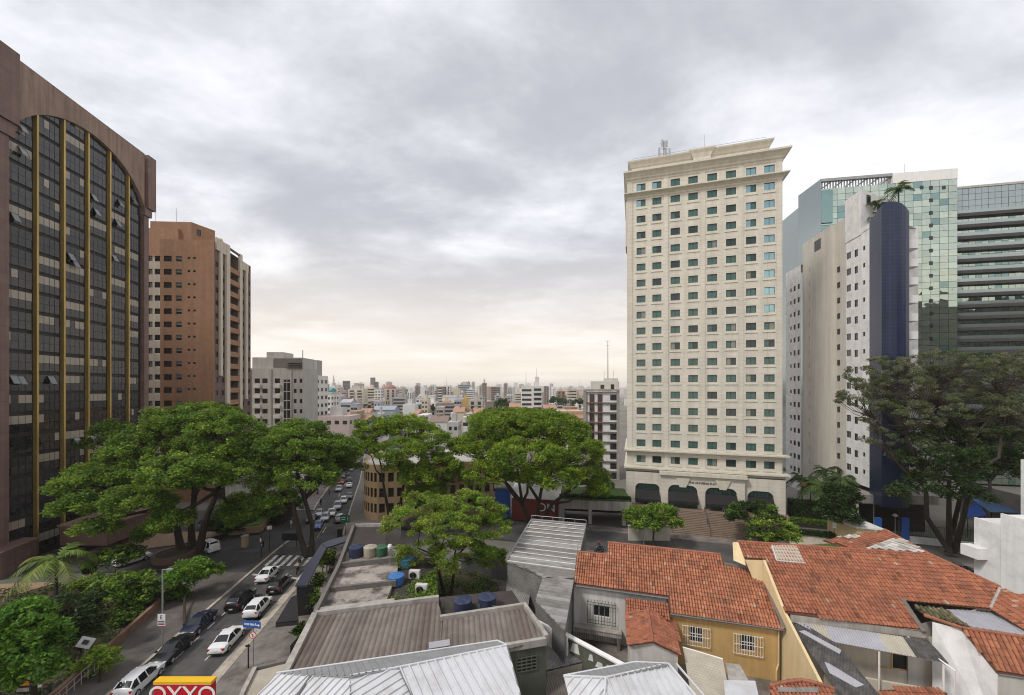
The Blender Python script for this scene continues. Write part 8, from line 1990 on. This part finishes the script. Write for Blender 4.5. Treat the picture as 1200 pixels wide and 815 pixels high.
def car(kind, pm, label, px=None, py=None, head=None, group=None, pos=None, name='parked_car', lift=.02):
    p = pos if pos is not None else groundpt(px, py, lift)
    if head is None: head = 0
    # street direction at this Y
    d = Vector((kl(p.y + 3) - kl(p.y - 3), 6.0)); ang = math.atan2(d.y, d.x)
    if (kind, pm) not in protos: protos[(kind, pm)] = make_car(kind, pm); o = protos[(kind, pm)]
    else: o = copy_tree(protos[(kind, pm)])
    o.name = name; tag(o, label, 'van' if kind == 'van' else 'car')
    if group: o['group'] = group
    elif 'group' in o: del o['group']
    o.scale = (.89, .89, .93); o.location = p; sl = (hz_(p.y + 2) - hz_(p.y - 2)) / 4
    a = ang + head; o.rotation_euler = (0, -math.atan(sl) * math.sin(a), a)
    return o
g1 = 'cars on the near part of the street'
car('hatch', 'car_white', 'white hatchback driving away just left of the red and yellow sign box', 163, 805, 0, g1)
car('sedan', 'car_black', 'glossy black saloon parked nose towards us behind the bottom white hatchback', 203, 768, math.pi, g1)
car('sedan', 'car_navy', 'dark navy saloon parked nose towards us by the small pavement tree', 233, 736, math.pi, g1)
car('sedan', 'car_white', 'white saloon driving alone left of the blue street sign', 267, 755, 0, g1)
car('hatch', 'car_white', 'white hatchback waiting right above the blue street sign', 302, 717, 0, g1)
car('suv', 'car_black', 'black estate car in the middle lane left of the white hatchback', 282, 709, 0, g1)
car('hatch', 'car_black', 'black hatchback waiting behind the stop line on the right', 327, 690, 0, g1)
car('sedan', 'car_white', 'white saloon waiting first at the zebra crossing', 314, 677, 0, g1)
car('van', 'car_white', 'white boxy van parked at the mouth of the side road', 245, 646, .9, g1)
car('suv', 'car_white', 'white off roader on the forecourt half behind a shrub', 155, 660, -.55, g1)
g2 = 'cars queueing on the far part of the street'
far_ = [('sedan', 'car_blue', 'bright blue car leading the oncoming queue beyond the crossing', 372.5, 619, math.pi), ('hatch', 'car_silver', 'silver hatchback right behind the bright blue car', 381, 610, math.pi), ('sedan', 'car_white', 'white saloon third in the oncoming queue', 388.5, 604, math.pi), ('suv', 'car_silver', 'silver high roofed car fourth in the oncoming queue', 395.5, 596.5, math.pi), ('hatch', 'car_white', 'white hatchback fifth in the oncoming queue', 402.5, 589.5, math.pi), ('sedan', 'car_grey', 'grey saloon last of the oncoming queue beside the tan building', 409.5, 584, math.pi),
        ('sedan', 'car_black', 'dark saloon at the kerb beside the bright blue car', 365, 611, math.pi), ('sedan', 'car_silver', 'silver saloon at the kerb beside the white third car', 374, 604.5, math.pi), ('hatch', 'car_silver', 'silver hatchback passing the green road sign', 398, 611, 0),
        ('sedan', 'car_white', 'white saloon far down the street beside the tan building edge', 409, 571, 0), ('hatch', 'car_grey', 'grey hatchback ahead of the far white saloon', 409, 564.5, 0), ('suv', 'car_grey', 'grey high roofed car near the left kerb far down the street', 401.5, 560.5, math.pi), ('hatch', 'car_black', 'black hatchback beside the far grey high roofed car', 407, 559, 0), ('sedan', 'car_red', 'dark red car parked at the far left kerb', 400, 567, math.pi), ('hatch', 'car_silver', 'silver hatchback parked left of the far white saloon', 397, 575.5, math.pi), ('sedan', 'car_grey', 'grey saloon just before the street disappears', 404, 554.5, 0), ('hatch', 'car_white', 'white hatchback just before the street disappears', 411.5, 552, 0), ('sedan', 'car_silver', 'farthest silver car under the tree branches', 407, 547.5, 0)]
for k, c, lab, px, py, h in far_: car(k, c, lab, px, py, h, g2)
car('suv', 'car_black', 'black high roofed car parked below the great sparse tree behind the red roof', pos=Vector((60.5, 49.5, .05)), head=-1.9)
car('sedan', 'car_grey', 'grey saloon parked beside the black high roofed car at the right', pos=Vector((60.2, 52.8, .05)), head=-1.9)

def motorcycle(label, p, a, pm):
    t = thing('motorcycle', label, 'motorcycle', (0, 0, 0)); mb = MB()
    for x in (.65, -.65):
        w = MB(); n = 16; 
        for k in range(n): a0, a1 = 2 * math.pi * k / n, 2 * math.pi * (k + 1) / n; w.tube((x + .27 * math.cos(a0), 0, .3 + .27 * math.sin(a0)), (x + .27 * math.cos(a1), 0, .3 + .27 * math.sin(a1)), .05, n=5)
        for k in range(6): a0 = math.pi * k / 3; w.tube((x, 0, .3), (x + .25 * math.cos(a0), 0, .3 + .25 * math.sin(a0)), .014, n=3)
        w.build('wheel', M['rubber'], t)
    for q in (((.65, 0, .3), (.42, 0, .98)), ((.42, 0, .9), (-.1, 0, .45)), ((-.1, 0, .45), (-.65, 0, .3)), ((-.65, 0, .3), (-.4, 0, .75)), ((-.1, 0, .45), (-.4, 0, .75))): mb.tube(*q, .035, n=5)
    mb.box((.02, 0, .42), (.36, .26, .3)); mb.build('frame', M['black'], t)
    mb = MB(); mb.tube((.4, 0, .82), (-.08, 0, .80), .15, .11, 8); mb.box((.72, 0, .62), (.3, .12, .04)); mb.build('tank', M[pm], t)
    mb = MB(); mb.tube((-.05, 0, .80), (-.75, 0, .84), .11, .09, 7); mb.build('seat', M['black'], t)
    mb = MB(); mb.tube((.42, -.34, 1.02), (.42, .34, 1.02), .02, n=5); mb.box((.50, 0, .95), (.1, .18, .18)); mb.build('handlebar', M['steel'], t)
    t.location = p; t.rotation_euler = (0, 0, a); return t
motorcycle('black motorcycle parked by the trunk at the crossing', groundpt(351, 663, .11), 1.9, 'car_black'); motorcycle('motorcycle with an orange tank parked at the kerb by the crossing', groundpt(349, 671, .11), 1.9, 'orange')

# ================================================================== people
def person(label, p, face, top, legs, hair='hair', pose='stand', h=1.72, arms=(.12, .12), name='person', stride=.12):
    t = thing(name, label, 'person'); k = h / 1.72
    if pose == 'ride': hipz, V = .92, None
    else: hipz = .93
    me = bpy.data.meshes.new('body'); vs_ = []; es = []; rs = []
    def add(v, r, par=None):
        vs_.append(tuple(c * k for c in v)); rs.append(r * k); i = len(vs_) - 1
        if par is not None: es.append((par, i))
        return i
    pel = add((0, 0, hipz), .155); waist = add((0, .01, hipz + .2), .135, pel); chest = add((0, 0, hipz + .40), .165, waist); neckb = add((0, -.01, hipz + .53), .07, chest); neck = add((0, -.02, hipz + .58), .055, neckb); hd = add((0, -.035, hipz + .68), .098, neck); ht_ = add((0, -.03, hipz + .77), .075, hd)
    for s in (-1, 1):
        sh = add((s * .17, 0, hipz + .46), .068, chest); fwd = arms[0 if s < 0 else 1]
        if pose == 'ride': el = add((s * .26, -.25, hipz + .26), .048, sh); wr_ = add((s * .30, -.5, hipz + .16), .036, el); add((s * .30, -.57, hipz + .15), .035, wr_)
        else: el = add((s * .24, .02 - fwd * .4, hipz + .20), .048, sh); wr_ = add((s * .25, -.04 - fwd, hipz - .02), .036, el); add((s * .25, -.06 - fwd * 1.1, hipz - .10), .034, wr_)
        hp_ = add((s * .10, 0, hipz - .06), .105, pel)
        if pose == 'ride': kn = add((s * .20, -.42, hipz - .10), .068, hp_); an = add((s * .22, -.32, .14), .045, kn); add((s * .22, -.48, .10), .04, an)
        else:
            st_ = stride * s; kn = add((s * .11, -.02 - st_ * .6, .50), .066, hp_); an = add((s * .11, st_ * -.9 + .04, .085), .045, kn); add((s * .12, st_ * -.9 - .12, .045), .04, an)
    me.from_pydata(vs_, es, []); o = bpy.data.objects.new('body', me); COL.objects.link(o)
    md = o.modifiers.new('skin', 'SKIN'); md.use_smooth_shade = True; sk = me.skin_vertices[0].data
    for i, r in enumerate(rs): sk[i].radius = (r, r * (.8 if i in (pel, waist, chest) else 1))
    sk[0].use_root = True; o.modifiers.new('sub', 'SUBSURF').levels = 1; o.modifiers['sub'].render_levels = 1
    dg = bpy.context.evaluated_depsgraph_get(); ev = bpy.data.meshes.new_from_object(o.evaluated_get(dg)); bpy.data.objects.remove(o); ev.name = 'body'
    ev.materials.clear()
    for m_ in ('skin', top, legs, 'black'): ev.materials.append(M[m_])
    for pl_ in ev.polygons:
        c = pl_.center / k
        if c.z > hipz + .55: mi = 0
        elif abs(c.x) > .18 and c.z < hipz + .12 and pose != 'ride': mi = 0
        elif c.z > hipz - .02 and not (pose == 'ride' and c.y < -.5): mi = 1
        elif c.z < .12: mi = 3
        else: mi = 2
        pl_.material_index = mi; pl_.use_smooth = True
    b = bpy.data.objects.new('body', ev); COL.objects.link(b); b.parent = t
    hm = MB()
    if hair.startswith('helmet'): hm.lathe([(.10, hipz + .60), (.145, hipz + .66), (.150, hipz + .74), (.11, hipz + .83), (.03, hipz + .865)], 12, c=(0, -.03, 0))
    else: hm.lathe([(.108, hipz + .70), (.112, hipz + .76), (.085, hipz + .83), (.02, hipz + .855)], 10, c=(0, -.012, 0))
    hm.v = [tuple(c * k for c in v) for v in hm.v]; hm.build('helmet' if hair.startswith('helmet') else 'hair', M[hair], t, smooth=True)
    t.location = p; t.rotation_euler = (0, 0, face); return t
pp = HF.pt((a2[0] + a2[1]) / 2 + .3, zB, 1.9); person('person in pale grey clothes standing at the top of the hotel stairs', pp, .3, 'cloth_grey', 'cloth_grey', arms=(.15, .3))
person('person in a white shirt and dark trousers on the garden path', groundpt(100, 684, .13), .8, 'cloth_white', 'cloth_dark')
person('person in an orange vest walking on the garden path', groundpt(107, 683, .13), 2.2, 'cloth_orange', 'cloth_dark')
person('pedestrian in dark clothes on the far left pavement', groundpt(376, 593, .12), 3.4, 'cloth_dark', 'cloth_dark', stride=.2)
person('pedestrian in a red top further along the far left pavement', groundpt(386, 581, .12), 3.4, 'cloth_red', 'cloth_dark', stride=.2)
person('pedestrian in a white top near the crossing kiosk', groundpt(341, 620, .12), 2.6, 'cloth_white', 'cloth_grey', stride=.2)
mp = PZ(702, 648, 0.02); motorcycle('dark motorcycle under the rider with the red helmet', mp, -2.6, 'car_black')
person('motorcycle rider with a red helmet in front of the car park', mp + Vector((.06, .03, 0)), -2.6 + math.pi / 2, 'cloth_dark', 'cloth_dark', 'helmet_red', 'ride')

# ================================================================== signs and street furniture
def post(parent, p, h, r=.05, m='steel', name='pole'): mb = MB(); mb.tube(p, Vector(p) + Vector((0, 0, h)), r, r * .85, 7); return mb.build(name, M[m], parent)
def board(parent, c, w, h, ang, m, name='board', t=.05):
    mb = MB(); mb.box(c, (w, t, h), rz=ang); return mb.build(name, M[m], parent)
# shop totem with its red and yellow box
p = PZ(213.5, 799.2, 7.0); tot = thing('totem_sign', 'red and yellow shop sign box with large white outlined letters at the bottom edge', 'sign', (p.x, p.y, 0)); an = .02; w = 3.5
mb = MB(); mb.box((p.x, p.y + .22, 6.04), (w, .42, 1.56)); mb.build('box', M['red_sign'], tot)
mb = MB(); mb.box((p.x, p.y + .22, 6.925), (w + .05, .47, .15)); mb.build('cap', M['yellow_sign'], tot)
mb = MB(); mb.box((p.x, p.y + .22, 6.835), (w + .03, .45, .025)); mb.build('trim', M['sign_white'], tot)
o = text_mesh('lettering', 'OXXO', 1.4, 'sign_white', (p.x, p.y - .005, 6.17), (R(90), 0, 0), tot, .015, .94); 
mb = MB(); mb.tube((p.x, p.y + .22, 0), (p.x, p.y + .22, 5.26), .16, n=8); mb.build('pole', M['red_sign'], tot)
# bus stop / parking sign and lamp pole
p = groundpt(190.5, 756, .11); lp = thing('sign_pole', 'grey lamp pole with a parking sign by the left kerb', 'street pole', p); topz = PY(190.5, 668, p.y).z - p.z; post(lp, p, topz, .075)
mb = MB(); tp = p + Vector((0, 0, topz)); mb.tube(tp, tp + Vector((.6, -.1, .1)), .045, n=5); mb.box(tp + Vector((.8, -.12, .1)), (.55, .24, .12)); mb.build('lamp_head', M['alu'], lp)
zc_ = PY(190, 726, p.y).z; board(lp, (p.x, p.y - .11, zc_), .72, 1.12, 0, 'sign_white'); text_mesh('letter', 'E', .55, 'black', (p.x, p.y - .14, zc_ + .25), (R(90), 0, 0), lp, .004)
mb = MB(); mb.box((p.x, p.y - .145, zc_ - .14), (.6, .012, .12), 0); mb.build('blue_band', M['sign_blue'], lp); mb = MB(); mb.box((p.x, p.y - .145, zc_ - .38), (.6, .012, .14), 0); mb.build('red_band', M['sign_red'], lp)
# blue street name sign
p = groundpt(297, 781, .11); sp_ = thing('street_sign', 'blue street direction sign with white arrow on a thin pole', 'street sign', p); topz = PY(296, 729, p.y).z - p.z; post(sp_, p, topz, .045)
zc_ = PY(295, 731.5, p.y).z; board(sp_, (p.x - .1, p.y - .08, zc_), 1.75, .60, -.15, 'sign_blue')
mb = MB(); B_ = Matrix.Rotation(-.15, 3, 'Z')
def onb(x, z, w, h): mb.box(Vector((p.x - .1, p.y - .08, zc_)) + B_ @ Vector((x, -.032, z)), (w, .01, h), rz=-.15)
for x, w in ((-.66, .1), (-.54, .09), (-.42, .11), (-.30, .08), (-.12, .1), (0, .11), (.13, .09), (.25, .1)): onb(x, .02, w * .8, .17)
onb(.55, 0.0, .32, .07); onb(.42, .06, .07, .2)
c = Vector((p.x - .1, p.y - .08, zc_)) ; mb.face([c + B_ @ Vector((.68, -.038, .14)), c + B_ @ Vector((.68, -.038, -.14)), c + B_ @ Vector((.83, -.038, 0))]); mb.build('lettering', M['sign_white'], sp_)
mb = MB(); zr2 = PY(296, 744, p.y).z; n = 20
mb.face([(p.x + .26 * math.cos(2 * math.pi * k / n), p.y - .09, zr2 + .26 * math.sin(2 * math.pi * k / n)) for k in range(n)], 1); mb.face([(p.x + .33 * math.cos(2 * math.pi * k / n), p.y - .082, zr2 + .33 * math.sin(2 * math.pi * k / n)) for k in range(n)], 0)
mb.tube((p.x - .19, p.y - .1, zr2 + .19), (p.x + .19, p.y - .1, zr2 - .19), .03, n=4, m=0); mb.tube((p.x - .02, p.y - .095, zr2 - .14), (p.x - .02, p.y - .095, zr2 + .12), .025, n=4, m=2); mb.build('round_sign', [M['sign_red'], M['sign_white'], M['black']], sp_)
p = groundpt(291, 783, .11); st2 = thing('short_post', 'short brown metal post beside the blue street sign', 'post', p); post(st2, p, 2.1, .06, 'black'); board(st2, (p.x, p.y - .07, p.z + 2.0), .4, .16, 0, 'black')
# traffic lights at the crossing
def traffic_light(label, px, py, ptop, plat):
    p = groundpt(px, py, .12); t = thing('traffic_light', label, 'traffic light', p, 'poles at the crossing'); h = PY(px, ptop, p.y).z - p.z; post(t, p, h, .07, 'black')
    z = PY(px, plat, p.y).z; mb = MB(); mb.box((p.x + .22, p.y - .05, z), (.34, .28, .95)); mb.build('lamp_housing', M['black'], t)
    for k, m in enumerate(('sign_red', 'tank_beige', 'sign_green')):
        mb = MB(); mb.tube((p.x + .22, p.y - .18, z + .3 - .3 * k), (p.x + .22, p.y - .24, z + .3 - .3 * k), .10, .11, 10); mb.build('lens', M[m], t)
    return t
t = traffic_light('traffic light pole with a white sticker at the crossing corner', 306, 653, 622, 638); p = t.location; mb = MB(); mb.box((p.x - .02, p.y - .09, PY(306, 633, p.y).z), (.2, .02, .5)); mb.build('notice', M['sign_white'], t)
p = groundpt(316, 646, .12); t = thing('sign_pole', 'thin pole with a small pale sign behind the traffic light', 'street pole', p); post(t, p, 4.2, .05, 'black'); board(t, (p.x, p.y - .07, p.z + 3.6), .7, .55, .2, 'offwhite')
p = groundpt(340, 640, .12); t = thing('billboard', 'black advertising board standing at the far side of the crossing', 'board', p)
for dx_ in (-1.0, 1.0): post(t, p + Vector((dx_, 0, 0)), .9, .05, 'black', 'leg')
board(t, (p.x, p.y, p.z + 1.45), 2.6, 1.15, 0, 'black', t=.12)
p = groundpt(404.5, 627, .11); t = thing('road_sign', 'green road direction sign above the right kerb', 'road sign', p); post(t, p, PY(404, 604, p.y).z - p.z, .07, 'black'); zc_ = PY(404, 608, p.y).z; board(t, (p.x, p.y - .1, zc_), 1.6, 1.3, 0, 'sign_green'); mb = MB()
mb.box((p.x - .25, p.y - .13, zc_ + .25), (.7, .012, .12)); mb.box((p.x - .25, p.y - .13, zc_ - .1), (.6, .012, .12)); mb.tube((p.x + .5, p.y - .14, zc_ - .3), (p.x + .5, p.y - .14, zc_ + .35), .04, n=4); mb.build('lettering', M['sign_white'], t)
p = groundpt(402, 627, .11) + Vector((-.1, -1.0, 0)); t = thing('pavement_box', 'black utility cabinet under the green road sign', 'cabinet', p); board(t, p + Vector((0, 0, .75)), .7, 1.4, 0, 'black', 'casing', .5); board(t, p + Vector((0, 0, 1.5)), .8, .1, 0, 'concrete_dark', 'lid', .6)
p = groundpt(287, 641, .11); t = thing('bollard_post', 'tan stone post at the end of the raised bed', 'post', p); board(t, p + Vector((0, 0, .85)), .7, 1.7, 0, 'yellow_bldg', 'shaft', .7); board(t, p + Vector((0, 0, 1.75)), .85, .1, 0, 'concrete', 'cap', .85)
# lamps
p = PZ(457, 664, 4.9); t = thing('globe_lamp', 'white globe lamp on the terrace beside the green tank', 'lamp', p); post(t, p, 2.0, .04, 'steel'); mb = MB(); mb.lathe([(.05, 0), (.22, .1), (.28, .3), (.2, .5), (.04, .58)], 12, c=p + Vector((0, 0, 1.95))); mb.build('globe', M['sign_white'], t)
for lab, px, py, z, ptop, m in (('thin street lamp beside the small tree at the hotel steps', 754.5, 645, .1, 609, 'offwhite'), ('lamp post with dark globe before the concrete canopy', 1024, 628, .5, 592, 'concrete_dark'), ('thin pale lamp post by the blue fence gate', 1049, 632, .5, 606, 'offwhite')):
    p = PZ(px, py, z); t = thing('street_lamp', lab, 'lamp', p); h = PY(px, ptop, p.y).z - p.z; post(t, p, h, .05, 'steel'); mb = MB(); mb.lathe([(.05, 0), (.32, .12), (.36, .3), (.1, .5)], 10, c=p + Vector((0, 0, h))); mb.build('lamp_head', M[m], t)
p = PZ(977.5, 634, .6); t = thing('drive_sign', 'small white sign on a post at the hotel drive', 'sign', p); post(t, p, 2.9, .04, 'black'); board(t, (p.x, p.y - .06, p.z + 2.6), .6, 1.1, 0, 'sign_white')
# signs in the garden corner
p = groundpt(29, 826, .05); t = thing('menu_board', 'black board with an orange panel at the garden corner', 'sign board', p); post(t, p, 1.0, .05, 'black'); board(t, (p.x, p.y, 1.8), 1.3, 1.7, .1, 'black'); board(t, (p.x + .1, p.y - .045, 2.25), .85, .45, .1, 'orange', 'orange_panel', .02); board(t, (p.x + .1, p.y - .045, 1.75), .75, .32, .1, 'orange', 'orange_panel', .02); board(t, (p.x - .1, p.y - .045, 1.25), .9, .3, .1, 'concrete', 'pale_panel', .02)
p = groundpt(47, 824, .05); t = thing('notice_sign', 'small white notice on a stake beside the black garden board', 'sign', p); post(t, p, 1.5, .03, 'black'); board(t, (p.x, p.y - .04, 1.75), .32, .85, 0, 'sign_white')
p = groundpt(100, 790, .05); t = thing('floodlight', 'grey tilted floodlight on a pole among the garden shrubs', 'floodlight', p); post(t, p, 2.6, .05, 'steel'); mb = MB(); mb.box(p + Vector((.15, -.1, 2.8)), (1.0, .12, .8), basis=Euler((R(-35), R(25), R(20))).to_matrix()); mb.build('housing', M['steel'], t)
mb = MB(); mb.box(p + Vector((.17, -.14, 2.86)), (.4, .1, .32), basis=Euler((R(-35), R(25), R(20))).to_matrix()); mb.build('lens', M['black'], t)
# ================================================================== the air: thin haze that pales the far city
hb = MB(); hb.box((0, 4400, 20), (18400, 9400, 164))
hm = bpy.data.materials.new('haze'); hm.use_nodes = True; ht_ = hm.node_tree; ht_.nodes.clear()
vp = ht_.nodes.new('ShaderNodeVolumePrincipled'); vo = ht_.nodes.new('ShaderNodeOutputMaterial'); ht_.links.new(vp.outputs[0], vo.inputs['Volume'])
vp.inputs['Color'].default_value = (.92, .88, .84, 1); vp.inputs['Density'].default_value = 0.00015; vp.inputs['Anisotropy'].default_value = 0.1
tag(hb.build('haze', hm), kind='stuff')
